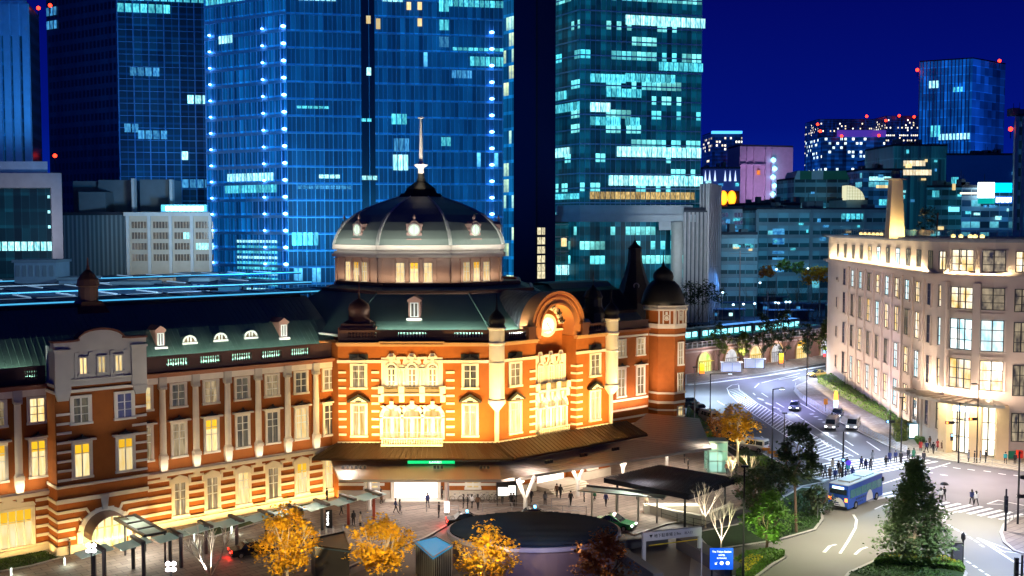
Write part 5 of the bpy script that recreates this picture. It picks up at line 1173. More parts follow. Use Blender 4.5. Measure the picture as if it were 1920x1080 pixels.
def spx(px):                                                 # arc length where the facade meets this bearing
    k = dirof(px)
    for i in range(len(PK)-1):
        a, b = PK[i], PK[i+1]; fa, fb = a[0]-k*a[1], b[0]-k*b[1]
        if fa*fb <= 0 and not (px < 1700 and i > 9): return LK_[i]+(LK_[i+1]-LK_[i])*fa/(fa-fb)
    return None
def kbelt(m, n0, n1, z0, z1, s0=0, s1=None, back=None):
    s1 = s1 or LK_[-1]; S = [s0]+[x for x in LK_ if s0 < x < s1]+[s1]
    pts = []
    for s in S:
        p = kat(s)[0]; a = R(kang(s, .6)) if 0 < s < LK_[-1] else R(kat(s)[1]); pts.append((p, (sin(a), -cos(a))))
    for (p, n), (q, k) in zip(pts, pts[1:]):
        A = lambda pt, nn, d: (pt[0]+nn[0]*d, pt[1]+nn[1]*d)
        m.hexa([(*A(p, n, n1), z0), (*A(q, k, n1), z0), (*A(q, k, n0), z0), (*A(p, n, n0), z0), (*A(p, n, n1), z1), (*A(q, k, n1), z1), (*A(q, k, n0), z1), (*A(p, n, n0), z1)])
poly = PK+[(120, 229)]
m = MB(); m.prism(poly, 0, 30.4); m.build('wall', kst, kt)
m = MB(); kbelt(m, -.6, 1.3, 30.45, 30.75); kbelt(m, -.4, .9, 30.2, 30.44); m.build('cornice', M('cornice_grey', (.3, .33, .36), .6), kt)  # cornice in one even blue grey
m = MB(); kbelt(m, 0, 1.05, 25.2, 25.6); kbelt(m, 0, .5, 24.85, 25.2); m.build('ledge', kst, kt)
m = MB(); kbelt(m, 0, .35, 14.0, 14.3, spx(1795), spx(1885)); kbelt(m, 0, .35, 20.1, 20.35, spx(1795), spx(1885)); m.build('spandrel', kst, kt)
P_g1 = pane_mat('pane_shop', (.9, .55, .12), (1, .95, .8), 1.6, 3, rnd=.3); P_g2 = pane_mat('pane_office_white', (.3, .65, .75), (1, 1, .95), 1.8, 2.5, rnd=.3); P_g3 = pane_mat('pane_reflect', (.02, .02, .03), (.5, .4, .25), .9, 2.5, rnd=.5)
def kw(s, z0, z1, w, pane, nx=1, zs=None, rec=.18):
    fr = kfr(s); m = MB(); fr.quad(m, -w/2, w/2, .02, z0, z1); q = m.build('window', pane, kt)
    m = MB(); bars(fr, m, 0, w, z0, z1, .03, nx, zs if zs is not None else (z0+(z1-z0)*.33, z0+(z1-z0)*.68), .1)
    for x in (-w/2, w/2): fr.box(m, x-.06, x+.06, .03, .12, z0, z1)
    fr.box(m, -w/2, w/2, .03, .12, z0, z0+.1); fr.box(m, -w/2, w/2, .03, .12, z1-.1, z1); m.build('frame', kwin, q)
    if rec:
        m = MB()
        for x0, x1 in ((-w/2-.35, -w/2-.06), (w/2+.06, w/2+.35)): fr.box(m, x0, x1, 0, .22, z0, z1+.0)
        fr.box(m, -w/2-.4, w/2+.4, 0, .3, z0-.25, z0-.01); m.build('surround', kst, q)
pxs = [1570, 1584, 1599, 1614, 1630, 1646.5, 1664, 1682.6, 1702, 1722, 1744, 1767]
rk = random.Random(3)
lit5 = 'gggwgggcgo g'
for i, px in enumerate(pxs):
    s = spx(px+1.5)
    if s is None: continue
    w = [1.1, 2.0, 2.0, 2.1, 2.1, 2.1, 2.1, 2.1, 2.1, 2.1, 1.6, 1.5][i]
    kw(s, 26.15, 28.9, w, [P_g3, P_g3, P_g3, P_g3, P_g1, P_g2, P_g3, P_g2, P_g3, P_g3, P_g3, P_g1][i], 1, (28.0,), 0)
    for fl_, (z0, z1) in enumerate(((20.8, 24.0), (15.2, 19.3), (9.2, 13.3), (2.9, 7.3))):
        if i == 0: z0, z1 = z0+.6, z1-(1.4 if fl_ else 2); pn = P_blue
        elif i in (1, 10): pn = P_blue
        else: pn = rk.choice([P_g1, P_g2, P_g2, P_g1, P_g3]) if fl_ < 3 else rk.choice([P_g2, P_g3, P_g1])
        kw(s, z0, z1, 2.1 if i not in (0, 10, 11) else 1.3, pn)
# tall piers between the bays
m = None
for a_, b_ in zip(pxs[1:10], pxs[2:11]):
    s = (spx(a_+1.5)+spx(b_+1.5))/2; fr = kfr(s); m = MB(); fr.box(m, -.5, .5, 0, .28, .8, 24.5); fr.box(m, -.6, .6, 0, .36, 0, .8); m.build('pier', kst, kt)
for px, w, nx in ((1806, 3.4, 2), (1864, 2.9, 1.0)):
    s = spx(px); kw(s, 26.1, 29.2, w, P_g1 if px < 1850 else P_g3, 2 if w > 3 else 1)
    for j, (z0, z1) in enumerate(((20.8, 23.9), (15.0, 19.4), (9.5, 13.7))): kw(s, z0, z1, w, [[P_g1, P_g2, P_g1], [P_g3, P_g2, P_g1]][px > 1850][j], 2 if w > 3 else 1, None)
s = spx(1918)
for z0, z1, p_ in ((26.1, 29.0, P_g1), (20.6, 23.8, P_g3), (15.0, 19.2, P_g3), (8.9, 13.2, P_g3), (2.5, 6.5, P_g3)): kw(s, z0, z1, 1.8, p_, 1, None, 0)
for px in (1779, 1836):
    s = spx(px); fr = kfr(s); m = MB(); fr.box(m, -.5, .5, 0, .8, 8.2, 24.5); m.build('pier', kst, kt)
# ground floor glass hall and piers under the curved canopy
for px, w in ((1810, 3.6), (1868, 2.9)):
    kw(spx(px), .3, 7.3, w, pane_mat('pane_hall', (.9, .75, .4), (1, 1, .95), 2.4, 3, rnd=.1), 2, (2.6, 5.0), 0)
for px in (1787, 1840, 1885): fr = kfr(spx(px)); m = MB(); fr.box(m, -.8, .8, 0, 1.3, 0, 7.6); m.build('entrance_pier', M('warm_stone', (.6, .45, .28), .6), kt)
m = MB(); kbelt(m, 0, 4.0, 7.7, 8.1, spx(1752), spx(1880)); cp = m.build('entrance_canopy', M('canopy_silver', (.5, .48, .42), .35, .6), kt)
m = MB()
s = spx(1752)
while s < spx(1878): kfr(s).box(m, -.15, .15, .2, 3.9, 8.12, 8.3); s += 1.2
m.build('rib', M('canopy_silver', (.5, .48, .42)), cp)
fr = kfr(spx(1812)); hs = M('sign_blue_white', (.5, .7, 1), emit=(.35, .6, 1), es=2.5)
sc_o = text('Hello, Tokyo', .75, fr.p(0, .35, 6.6), (pi/2, 0, fr.a), hs, kt, name='entrance_lettering') if False else None
m = MB()
for i in range(7): fr.box(m, -1.3+.4*i, -1.05+.4*i, .3, .4, 6.2+.1*(i % 2), 6.8+.12*(i % 3))
m.build('entrance_lettering', hs, kt)
m = MB(); fr = kfr(spx(1722)); fr.box(m, -2.2, 2.2, 0, 3.0, 6.9, 7.15); m.build('side_canopy', M('canopy_silver', (.5, .48, .42)), kt)
m = MB(); fr.quad(m, -1.2, 1.2, .05, .1, 5.6); m.build('side_door', pane_mat('pane_side', (.05, .2, .3), (.4, .7, .8), .6, 3), kt)
# roof terrace: balustrade, garden lights, pylon
m = MB()
s = 1
while s < LK_[-1]-15: fr = kfr(s); p_ = fr.p(0, -.8, 30.75); m.tube(p_, (p_[0], p_[1], 31.9), .03, seg=4); s += 1.5
mp_ = m; m = MB(); kbelt(m, -.85, -.8, 31.0, 31.85); m.build('terrace_glass', M('terrace_glass', (.15, .35, .4), .05, alpha=.35), kt)
m = mp_; kbelt(m, -.88, -.78, 31.86, 31.92); m.build('handrail', stl, kt)
for i, px in enumerate((1576, 1583, 1590, 1597, 1604, 1611, 1735, 1750, 1775, 1788, 1812)):
    s = spx(px); fr = kfr(s); p_ = fr.p(0, -4, 30.8); m = MB(); m.lathe([(.3, 0), (.35, .35), (.1, .5)], p_, 8); m.build('garden_light', M('garden_lamp', (1, .8, .4), emit=(1, .7, .25), es=4), kt)
x, z = DZ(1690, 335, 152*1.0+20); D_ = 172
py_ = root('roof_pylon', (x, D_, 30.5), 'warm lit slender pylon with a disc near its top, standing on the roof terrace', 'pylon')
x0, x1 = DZ(1666, 400, D_)[0], DZ(1690, 400, D_)[0]; xc = (x0+x1)/2
m = MB(); m.prism([(xc-1.25, D_-1.1), (xc+1.25, D_-1.1), (xc+1.25, D_+1.1), (xc-1.25, D_+1.1)], 30.5, 39.9, 0, [(xc-.85, D_-.8), (xc+.85, D_-.8), (xc+.85, D_+.8), (xc-.85, D_+.8)]); m.build('shaft', M('pylon_cream', (.75, .62, .4), .6), py_)
m = MB(); m.lathe([(1.75, 39.9), (1.8, 40.05), (1.75, 40.15)], (xc, D_, 0), 20); m.build('disc', M('canopy_silver', (.5, .48, .42)), py_)
m = MB(); m.lathe([(.7, 40.15), (.7, 41.3), (.5, 41.5), (.1, 41.6), (.05, 42.6)], (xc, D_, 0), 10); m.build('head', M('head_green', (.12, .2, .15), .5), py_)
strip((xc-1.4, D_-2.6, 30.8), (xc+1.4, D_-2.6, 30.8), (0, .35, 1), 90, (1, .7, .3), .3)
# lamps of the building
for s0, s1 in ((1.5, LK_[10]), (LK_[10], spx(1800)), (spx(1800), spx(1900))):
    p_, q_ = kfr(s0+.2), kfr(s1-.2); A_, B_ = p_.p(0, .85, 25.75), q_.p(0, .85, 25.75); fr = kfr((s0+s1)/2); L = s1-s0
    strip(A_, B_, (-.35*fr.s, .35*fr.c, 1), 17*L, (1, .78, .45), .15)
for s0, s1, z, k in ((1.5, LK_[10], .4, 26), (spx(1740), spx(1890), 8.7, 42)):
    p_, q_ = kfr(s0), kfr(s1); fr = kfr((s0+s1)/2); strip(p_.p(0, 6 if z < 1 else 4.5, z), q_.p(0, 6 if z < 1 else 4.5, z), (-.7*fr.s, .7*fr.c, 1), k*(s1-s0), (1, .74, .55), .3)
fr = kfr(spx(1820)); light('AREA', fr.p(0, 2.3, 7.6), fr.p(0, 2.6, 0), 330, (1, .86, .55), 9, 2.5, name='canopy_downlight')
light('SPOT', (52, 172, 9), (66, 185, 12), 700, (.75, .6, 1), .5, spot=100)
for q_, e_ in (((42, 212), 2000), ((40, 185), 1700), ((42, 158), 1400), ((58, 122), 1500)): light('SPOT', (*q_, 9.5), (66 if q_[0] < 50 else 68, q_[1]-4 if q_[0] < 50 else 149, 16), e_, (1, .84, .68), .4, spot=85, blend=1, name='street_floodlight')
# ================================================================== railway viaduct with shops
va, vb = G(1285, 703), G(1562, 664); FVd, LV = edge_frame(va, vb)
vd = root('railway_viaduct', (*va, 0), 'long brick railway viaduct with arched shopfronts along the far pavement', 'viaduct')
vbk = M('viaduct_brick', (.3, .16, .12), .8, var=.2); vtop = 5.6
m = MB(); FVd.box(m, -8, LV+25, -14, 0, 0, vtop); m.build('wall', vbk, vd)
m = MB(); FVd.box(m, -8, LV+25, 0, .35, vtop-.9, vtop-.5); FVd.box(m, -8, LV+25, -.3, .45, vtop-.1, vtop+.15); m.build('stone_band', M('viaduct_stone', (.45, .3, .25), .7), vd)
m = MB(); t = -8
while t < LV+25: FVd.box(m, t, t+.22, -.1, .12, vtop+.15, vtop+1.35); t += 1.7
FVd.box(m, -8, LV+25, -.05, .08, vtop+1.25, vtop+1.4); FVd.box(m, -8, LV+25, -.05, .08, vtop+.65, vtop+.75); m.build('railing', M('railing_pink', (.45, .35, .33), .6), vd)
Pwh = pane_mat('pane_shop_white', (.6, .6, .65), (1, 1, 1), 1.0, 3); Pye = pane_mat('pane_shop_green', (.5, .8, .1), (1, 1, .4), 1.1, 3)
for i, px in enumerate((1322, 1372, 1418, 1458, 1505, 1550)):
    k = dirof(px); o = FVd.O; t = (k*o[1]-o[0])/(FVd.c-k*FVd.s); w = 2.3
    m = MB(); ring(FVd, m, t, 2.2, w+.3, w, .02, .3, 14); FVd.box(m, t-w-.3, t-w, .02, .3, 0, 2.2); FVd.box(m, t+w, t+w+.3, .02, .3, 0, 2.2); q = m.build('arch', M('arch_tan', (.5, .33, .15), .7), vd)
    m = MB(); P_ = [(t-w, .1), (t+w, .1)]+arcpts(t, 2.2, w, 0, pi, 12); m.face([FVd.p(x, .04, z) for x, z in P_], 0, [((x-t)/(2*w)+.5, z/4.5) for x, z in P_]); m.build('shopfront', [Pye, Pwh, P_warm, Pwh, P_blind, Pwh][i], q)
    m = MB(); FVd.box(m, t-w+.3, t+w-.3, .1, 1.2, 2.5, 2.62); bars(FVd, m, t, 2*w, .1, 2.4, .06, 5, (1.3,), .1); m.build('awning', M('awning_yellow', (.8, .6, .05), .6) if i in (0, 2, 4) else stl, q)
    m = MB(); FVd.box(m, t+w+1.2, t+w+1.9, .02, .5, -.0, vtop-.95); m.build('buttress', vbk, vd)
    c = FVd.p(t, 3.0, 4.2); light('POINT', c, None, 170, (1, .82, .72) if i % 2 else (.85, .9, 1), .2, name='shop_light')
# train on the viaduct
tr = root('commuter_train', FVd.p(20, -6, 5.8), 'commuter train with bright cyan windows running on the viaduct', 'train')
P_tr = pane_mat('pane_train', (.05, .6, .75), (.4, 1, 1), 3.0, 12, rnd=.1)
for i in range(3):
    t0 = -8+i*20.2; cz_ = 6.3
    m = MB(); FVd.shape(m, [(t0, cz_), (t0+19.6, cz_), (t0+19.6, cz_+2.6), (t0+19.3, cz_+2.85), (t0+.3, cz_+2.85), (t0, cz_+2.6)], -8.6, -5.8); q = m.build('carriage', M('train_silver', (.3, .4, .45), .3, .6), tr)
    m = MB(); FVd.box(m, t0, t0+19.6, -5.79, -5.77, cz_+.55, cz_+.7); m.build('stripe', M('stripe_green', (.05, .5, .45), emit=(.02, .5, .45), es=.6), q)
    m = MB()
    for k in range(8): FVd.quad(m, t0+.9+2.35*k, t0+2.6+2.35*k, -5.78, cz_+.95, cz_+2.1)
    m.build('window', P_tr, q)
    m = MB()
    for k in (2, 4.5, 14.5, 17): FVd.box(m, t0+k, t0+k+.9, -7.4, -6, cz_-.6, cz_-.05)
    m.build('bogie', dkmetal, q)
# station platforms and yard beyond the viaduct
m = MB(); m.box(20, 160, 292, 345, 5.5, 5.6); tag(m.build('track_bed', M('track_bed', (.03, .035, .05), .9, var=.4, scale=.3)), kind='structure')
for i, (px0, px1, py, D) in enumerate(((1290, 1560, 545, 335), (1300, 1480, 556, 325), (1290, 1420, 566, 316), (1430, 1560, 568, 314), (1300, 1400, 580, 306), (1440, 1530, 582, 304))):
    r_ = root('platform_shelter', (*P2(px0, D), 0), 'dark rail yard shelter, %s' % ['farthest and longest, below the autumn trees', 'second from the back, under two white lamps', 'left one with a dim blue wall', 'right one with square lit windows', 'small one nearest the end tower', 'small one nearest the cyan train'][i], 'shelter', 'rail yard shelters')
    x0, z = DZ(px0, py, D); x1, _ = DZ(px1, py, D); m = MB(); m.box(x0, x1, D, D+5, z-.35, z); m.build('roof', dkr, r_)
    m = MB(); m.box(x0+1, x1-1, D+3.5, D+4, 5.6, z-.35); m.build('wall', M('shelter_wall', (.08, .14, .25), .6), r_)
    for k in range(int((x1-x0)/5)):
        m = MB(); m.tube((x0+2+5*k, D+.5, 5.6), (x0+2+5*k, D+.5, z-.35), .12, seg=5); m.build('post', stl, r_)
        if rk.random() < .6: m = MB(); m.box(x0+1+5*k, x0+1+5*k+rk.uniform(.6, 2), D+3.45, D+3.48, z-2.2, z-1.3); m.build('window', P_deep if rk.random() < .6 else P_white, r_)
for i, (px, py) in enumerate(((1375, 571), (1394, 570), (1415, 569), (1454, 567), (1460, 568), (1474, 566), (1481, 566), (1299, 544), (1311, 545), (1348, 555), (1425, 530), (1515, 503), (1417, 512), (1456, 505), (1355, 548))):
    D = 305 if py > 540 else 330; x, z = DZ(px, py, D); r_ = root('yard_lamp', (x, D, 0), 'rail yard mast lamp, '+['dim lamp left of the tall catenary mast', 'brighter lamp left of the tall catenary mast', 'lamp right of the tall catenary mast', 'left lamp of the middle pair over the train', 'right lamp of the middle pair over the train', 'left lamp of the pair near the corner building', 'right lamp of the pair near the corner building', 'left lamp of the pair beside the end tower', 'right lamp of the pair beside the end tower', 'lamp below the broad brown tree', 'lamp before the slim orange tree', 'lamp under the golden trees by the corner building', 'high lamp against the pale banded block, left', 'high lamp against the pale banded block, right', 'lower lamp below the dark mass of tree'][i], 'lamp', 'yard lamps behind the station')
    m = MB(); m.lathe([(0, -.3), (.32, -.2), (.35, .1), (0, .25)], (x, D, z), 8); m.build('lamp_head', M('yard_light', (.8, .9, 1), emit=(.5, .8, 1), es=6), r_); m = MB(); m.tube((x, D+.2, 0), (x, D+.2, z), .1, seg=5); m.build('mast', stl, r_)
for i, (px, y0, y1, D) in enumerate(((1388, 470, 640, 296), (1440, 545, 620, 296), (1700, 560, 561, 240), (1327, 495, 600, 300))):
    if px == 1700: continue
    x, z = DZ(px, y0, D); r_ = root('catenary_mast', (x, D, 0), ['tall pale catenary mast behind the viaduct trees', 'shorter catenary mast right of the tall one', '', 'catenary mast with arm near the autumn trees'][i], 'mast', 'catenary masts'); m = MB(); m.tube((x, D, 0), (x, D, z), .16, seg=6); m.build('mast', stl, r_); m = MB(); m.tube((x-3, D, z-.8), (x+3, D, z-.8), .07, seg=5); m.build('arm', stl, r_)
light('AREA', (65, 312, 17), (65, 300, 5), 1500, (.1, .35, 1), 40, 6, name='yard_light')
# ================================================================== streets
pav = pave_mat('pavement_beige', (.27, .22, .19), 1.6, .8); pav2 = pave_mat('pavement_pale', (.42, .38, .32), 1.2, .6, .75)
road_l = M('road_pale', (.24, .23, .20), .8, var=.12, scale=.15); kerbm = M('kerb_stone', (.45, .43, .4), .8)
paint = M('road_paint', (.8, .8, .78), .6, var=.08); lawn = M('lawn_green', (.02, .05, .012), .95, var=.4, scale=3); soil = M('planting_soil', (.02, .025, .012), .95)
def sheet(name, pxs_, z, mat, kerb=None, kind='structure', label=None, kname='kerb'):
    pts = [G(*p, z=0) for p in pxs_] if abs(pxs_[0][1]) > 300 else pxs_
    area = sum(a[0]*b[1]-b[0]*a[1] for a, b in zip(pts, pts[1:]+pts[:1]))
    if area < 0: pts = pts[::-1]
    m = MB()
    if z > .05: m.prism(pts, -.02, z)
    else: m.face([(*p, z) for p in pts])
    tag(m.build(name, mat), kind=kind, label=label)
    if kerb:
        m = MB()
        for a, b in zip(pts, pts[1:]+pts[:1]):
            d = Vector((b[0]-a[0], b[1]-a[1])); 
            if d.length < .01: continue
            d.normalize(); n = Vector((-d[1], d[0]))*.3
            m.hexa([(*a, -.01), (*b, -.01), (b[0]+n[0], b[1]+n[1], -.01), (a[0]+n[0], a[1]+n[1], -.01), (*a, z+.03), (*b, z+.03), (b[0]+n[0], b[1]+n[1], z+.03), (a[0]+n[0], a[1]+n[1], z+.03)])
        tag(m.build(kname, kerbm), kind='structure')
m = MB(); m.face([(-70, 60, .0), (140, 60, .0), (140, 240, .0), (-70, 240, .0)]); tag(m.build('road', asph), kind='structure')
sheet('road_junction', [(1180, 1200), (1300, 1010), (1440, 1018), (1535, 985), (1530, 940), (1620, 915), (1700, 935), (1760, 948), (1890, 975), (1990, 1010), (2000, 1200)], .008, road_l)
sheet('plaza', [(-200, 1250), (-250, 1080), (93, 1030), (300, 990), (620, 925), (740, 915), (960, 915), (1130, 860), (1290, 800), (1330, 815), (1440, 880), (1480, 905), (1465, 940), (1250, 985), (1190, 1005), (1120, 980), (1000, 968), (860, 975), (800, 1010), (700, 1045), (560, 1110), (400, 1250)], .12, pav, True)
sheet('taxi_lane', [(700, 1060), (800, 1022), (860, 985), (1000, 975), (1130, 985), (1210, 1012), (1300, 1002), (1290, 1100), (1100, 1400), (500, 1400), (560, 1120)], .012, M('lane_dark', (.09, .075, .07), .7, var=.2))
sheet('far_pavement', [(1285, 703), (1562, 664), (1640, 655), (1640, 668), (1560, 679), (1440, 700), (1350, 712), (1285, 722)], .12, pav, True)
sheet('corner_pavement', [(1640, 690), (1560, 703), (1520, 712), (1493, 724), (1488, 734), (1500, 748), (1540, 776), (1600, 806), (1660, 836), (1705, 852), (1779, 865), (1850, 875), (1920, 885), (2100, 915), (2200, 850), (1900, 800), (1750, 760), (1640, 700)], .12, pav2, True)
sheet('planting_bed', [(1300, 1000), (1380, 985), (1440, 960), (1465, 935), (1500, 915), (1545, 918), (1538, 945), (1545, 975), (1530, 995), (1470, 1012), (1440, 1018), (1330, 1035)], .13, lawn, True)
sheet('street_verge', [(1288, 778), (1300, 790), (1345, 835), (1400, 880), (1440, 905), (1480, 905), (1500, 915), (1550, 905), (1500, 890), (1430, 850), (1370, 812), (1320, 778), (1290, 752)], .13, soil, True)
sheet('traffic_island', [(1570, 1100), (1590, 1075), (1640, 1052), (1700, 1046), (1760, 1050), (1800, 1062), (1815, 1078), (1800, 1110)], .15, lawn, True)
sheet('flower_island', [(1370, 1120), (1375, 1060), (1400, 1045), (1440, 1040), (1476, 1046), (1450, 1062), (1420, 1085), (1400, 1130)], .15, lawn, True)
sheet('right_island', [(1874, 1000), (1880, 985), (1900, 972), (1960, 965), (2060, 1010), (1990, 1060), (1900, 1035), (1880, 1018)], .15, pav, True)
sheet('lawn', [(-200, 1120), (-150, 1060), (0, 1050), (70, 1030), (118, 1048), (60, 1064), (0, 1075), (-60, 1110)], .16, lawn, True)
sheet('wing_lawn', [(330, 1000), (420, 978), (600, 940), (560, 962), (480, 985), (400, 1010)], .16, lawn, True)
def stroke(m, pts, w, z=.02):
    P_ = [Vector(G(*p)) for p in pts]
    for i, (a, b) in enumerate(zip(P_, P_[1:])):
        d = (b-a)
        if d.length < .01: continue
        d.normalize(); n = Vector((-d[1], d[0]))*w/2; m.face([(*(a-n), z), (*(b-n), z), (*(b+n), z), (*(a+n), z)])
m = MB()
K40 = 33
def zebra(m, quad_px, ang, step, w, z=.02):
    """bars along ang clipped to a quad on the ground"""
    Q = [Vector(G(*p)) for p in quad_px]; d = Vector((cos(R(ang)), sin(R(ang)))); n = Vector((-d[1], d[0]))
    ks = [q.dot(n) for q in Q]; k = min(ks)
    while k < max(ks):
        xs = []
        for a, b in zip(Q, Q[1:]+Q[:1]):
            fa, fb = a.dot(n)-k, b.dot(n)-k
            if fa*fb < 0: xs.append((a+(b-a)*(fa/(fa-fb))).dot(d))
        if len(xs) >= 2:
            x0, x1 = min(xs), max(xs); c = n*k; m.face([(*(c+d*x0-n*w/2), z), (*(c+d*x1-n*w/2), z), (*(c+d*x1+n*w/2), z), (*(c+d*x0+n*w/2), z)])
        k += step
zebra(m, [(1462, 880), (1530, 905), (1640, 893), (1762, 866), (1700, 856), (1600, 862)], 33, 1.05, .5)
zebra(m, [(1745, 938), (1765, 955), (1895, 978), (1925, 965), (1830, 948)], 33, 1.1, .55)
zebra(m, [(1640, 920), (1625, 940), (1680, 935), (1700, 925)], 33, 1.1, .55)
tag(m.build('crosswalk', paint), kind='structure')
m = MB()
stroke(m, [(1363, 728), (1368, 740), (1400, 768), (1470, 815), (1535, 858), (1560, 862)], .16); stroke(m, [(1385, 722), (1386, 732), (1420, 756), (1500, 800), (1560, 838), (1600, 856)], .16); stroke(m, [(1363, 728), (1372, 722), (1385, 720)], .16)
L0, L1 = [(1364, 730), (1400, 768), (1470, 815), (1555, 865)], [(1386, 728), (1420, 756), (1500, 800), (1600, 858)]
def lerp_px(P_, f):
    f = f*(len(P_)-1); i = min(int(f), len(P_)-2); g = f-i; return (P_[i][0]+(P_[i+1][0]-P_[i][0])*g, P_[i][1]+(P_[i+1][1]-P_[i][1])*g)
for i in range(44): f = i/44; a_ = lerp_px(L0, min(1, f+.018)); b_ = lerp_px(L1, f); stroke(m, [a_, b_], .22)
for s_ in ([(1290, 722), (1350, 716), (1440, 704), (1560, 684)], ): stroke(m, s_, .9)
for s_ in ([(1428, 718), (1500, 700)], [(1460, 712), (1495, 706)], [(1415, 727), (1423, 719)], [(1486, 714), (1500, 708)], [(1428, 737), (1440, 745)], [(1455, 755), (1470, 764)], [(1496, 754), (1528, 772)], [(1412, 737), (1416, 741)], [(1345, 752), (1358, 760)], [(1427, 818), (1442, 830)], [(1484, 772), (1500, 782)], [(1500, 783), (1560, 822)], [(1560, 822), (1610, 853)], [(1574, 845), (1585, 852)], [(1540, 826), (1554, 838)], [(1550, 862), (1735, 862)], [(1640, 912), (1700, 893), (1782, 868)], [(1585, 826), (1600, 836)], [(1625, 828), (1650, 845)], [(1500, 726), (1520, 740)], [(1418, 755), (1438, 765)]): stroke(m, s_, .22)
for px, py in ((1568, 775), (1580, 782), (1592, 790), (1604, 797), (1616, 804), (1628, 811), (1640, 818), (1652, 825), (1664, 832), (1676, 839), (1520, 776), (1528, 781), (1536, 786), (1544, 791), (1500, 729), (1512, 738)): stroke(m, [(px, py), (px+4, py+1)], .8)
for x0, y0 in ((1737, 876), (1762, 873), (1787, 877), (1814, 880), (1844, 883), (1872, 888), (1900, 891), (1735, 885), (1763, 890), (1905, 930)): stroke(m, [(x0, y0), (x0+14, y0+2)], .25)
stroke(m, [(1600, 965), (1606, 975), (1604, 990), (1590, 1015), (1575, 1038)], .28)
stroke(m, [(1545, 1036), (1556, 1024)], .35); stroke(m, [(1556, 1024), (1568, 1021)], .3); stroke(m, [(1603, 1040), (1614, 1030)], .3); stroke(m, [(1614, 1030), (1626, 1026)], .3)
stroke(m, [(1640, 955), (1655, 948), (1668, 945)], .22); stroke(m, [(1770, 978), (1773, 966), (1795, 959)], .3)
for x0, y0 in ((1778, 984), (1790, 991), (1803, 998), (1815, 1006), (1827, 1013), (1837, 1021), (1800, 1043), (1812, 1052), (1824, 1060), (1836, 1068), (1848, 1076)): stroke(m, [(x0, y0), (x0+8, y0+5)], .25)
stroke(m, [(1833, 1009), (1905, 1056)], .28); stroke(m, [(1833, 1009), (1914, 1038)], .2); stroke(m, [(1868, 1032), (1914, 1038)], .2); stroke(m, [(1850, 1016), (1885, 1036)], .15); stroke(m, [(1851, 945), (1872, 938), (1920, 948)], .2); stroke(m, [(1851, 945), (1880, 946)], .2)
for ch, x, y in (('a', 1425, 748), ('b', 1440, 757), ('c', 1455, 765), ('d', 1467, 772), ('e', 1506, 742), ('f', 1516, 748), ('g', 1524, 756)):
    for k in range(3): stroke(m, [(x-4+k*3, y-2+k), (x+k*3, y+1+k)], .5)
tag(m.build('road_marking', paint), kind='structure')
# light on the streets
sl = [(1445, 733, 9.2, 900, (.75, .8, 1)), ]
for px, py, z, e_, c in ((1335, 745, 9, 2600, (.6, .82, 1)), (1440, 718, 9, 2600, (.5, .6, 1)), (1520, 700, 9, 2600, (.6, .75, 1)), (1480, 760, 9, 1600, (.45, .45, 1)), (1590, 845, 9.5, 1350, (.6, .75, 1)), (1690, 880, 9, 900, (.6, .78, 1)), (1800, 905, 9, 1300, (1, .82, .78)), (1600, 925, 9, 700, (.35, .65, 1)), (1560, 1035, 9, 480, (1, .93, .72)), (1620, 1000, 9, 700, (1, .93, .75)), (1830, 985, 9, 1100, (1, .93, .85)), (1900, 1040, 8, 700, (.35, .5, 1)), (1860, 1100, 8, 700, (.8, .88, 1)), (1850, 860, 8, 1900, (1, .85, .6)), (1620, 790, 9, 500, (.5, .6, 1)), (1900, 900, 9, 900, (1, .8, .75))):
    x, y = G(px, py); light('SPOT', (x, y, z), (x, y, 0), e_*2.1, c, .35, spot=150, blend=.8, name='street_light')
for px, py, z, e_, c in ((760, 1000, 8, 900, (1, .85, .8)), (1120, 950, 6, 500, (1, .85, .75)), (1200, 975, 5.5, 700, (1, .92, .8)), (560, 1010, 6, 500, (1, .9, .8)), (250, 1040, 6, 350, (1, .93, .75)), (1000, 955, 6, 500, (1, .85, .75)), (650, 960, 6, 600, (1, .85, .72)), (1330, 900, 6, 700, (1, .88, .72)), (900, 1060, 7, 250, (.7, .75, 1))):
    x, y = G(px, py); light('SPOT', (x, y, z), (x, y, 0), e_*.5, c, .3, spot=150, blend=.8, name='plaza_light')
# ================================================================== trees and planting
bark = M('bark_brown', (.14, .09, .06), .9, bump=.2); barkp = M('bark_pale', (.5, .42, .33), .85)
def leafm(name, col, var=.5): return M(name, col, .6, var=var, scale=1.6)
L_gold = leafm('leaf_gold', (.75, .42, .015)); L_orange = leafm('leaf_orange', (.42, .15, .015)); L_green = leafm('leaf_green', (.09, .2, .02)); L_dark = leafm('leaf_dark', (.045, .075, .022)); L_ever = leafm('leaf_evergreen', (.10, .17, .05)); L_olive = leafm('leaf_olive', (.15, .19, .03)); L_hedge = leafm('leaf_hedge', (.10, .22, .02)); L_yel = leafm('flower_yellow', (.6, .5, .02))
def leaf(m, c, s, rng_, mi=0, flat=.6):
    a = rng_.uniform(0, 2*pi); t = rng_.uniform(-flat, flat)*pi/2; u = Vector((cos(a), sin(a), 0)); v = Vector((-sin(a)*cos(t), cos(a)*cos(t), sin(t)))
    m.face([c-u*s*.5, c-v*s*.5, c+u*s*.5, c+v*s*.6], mi)
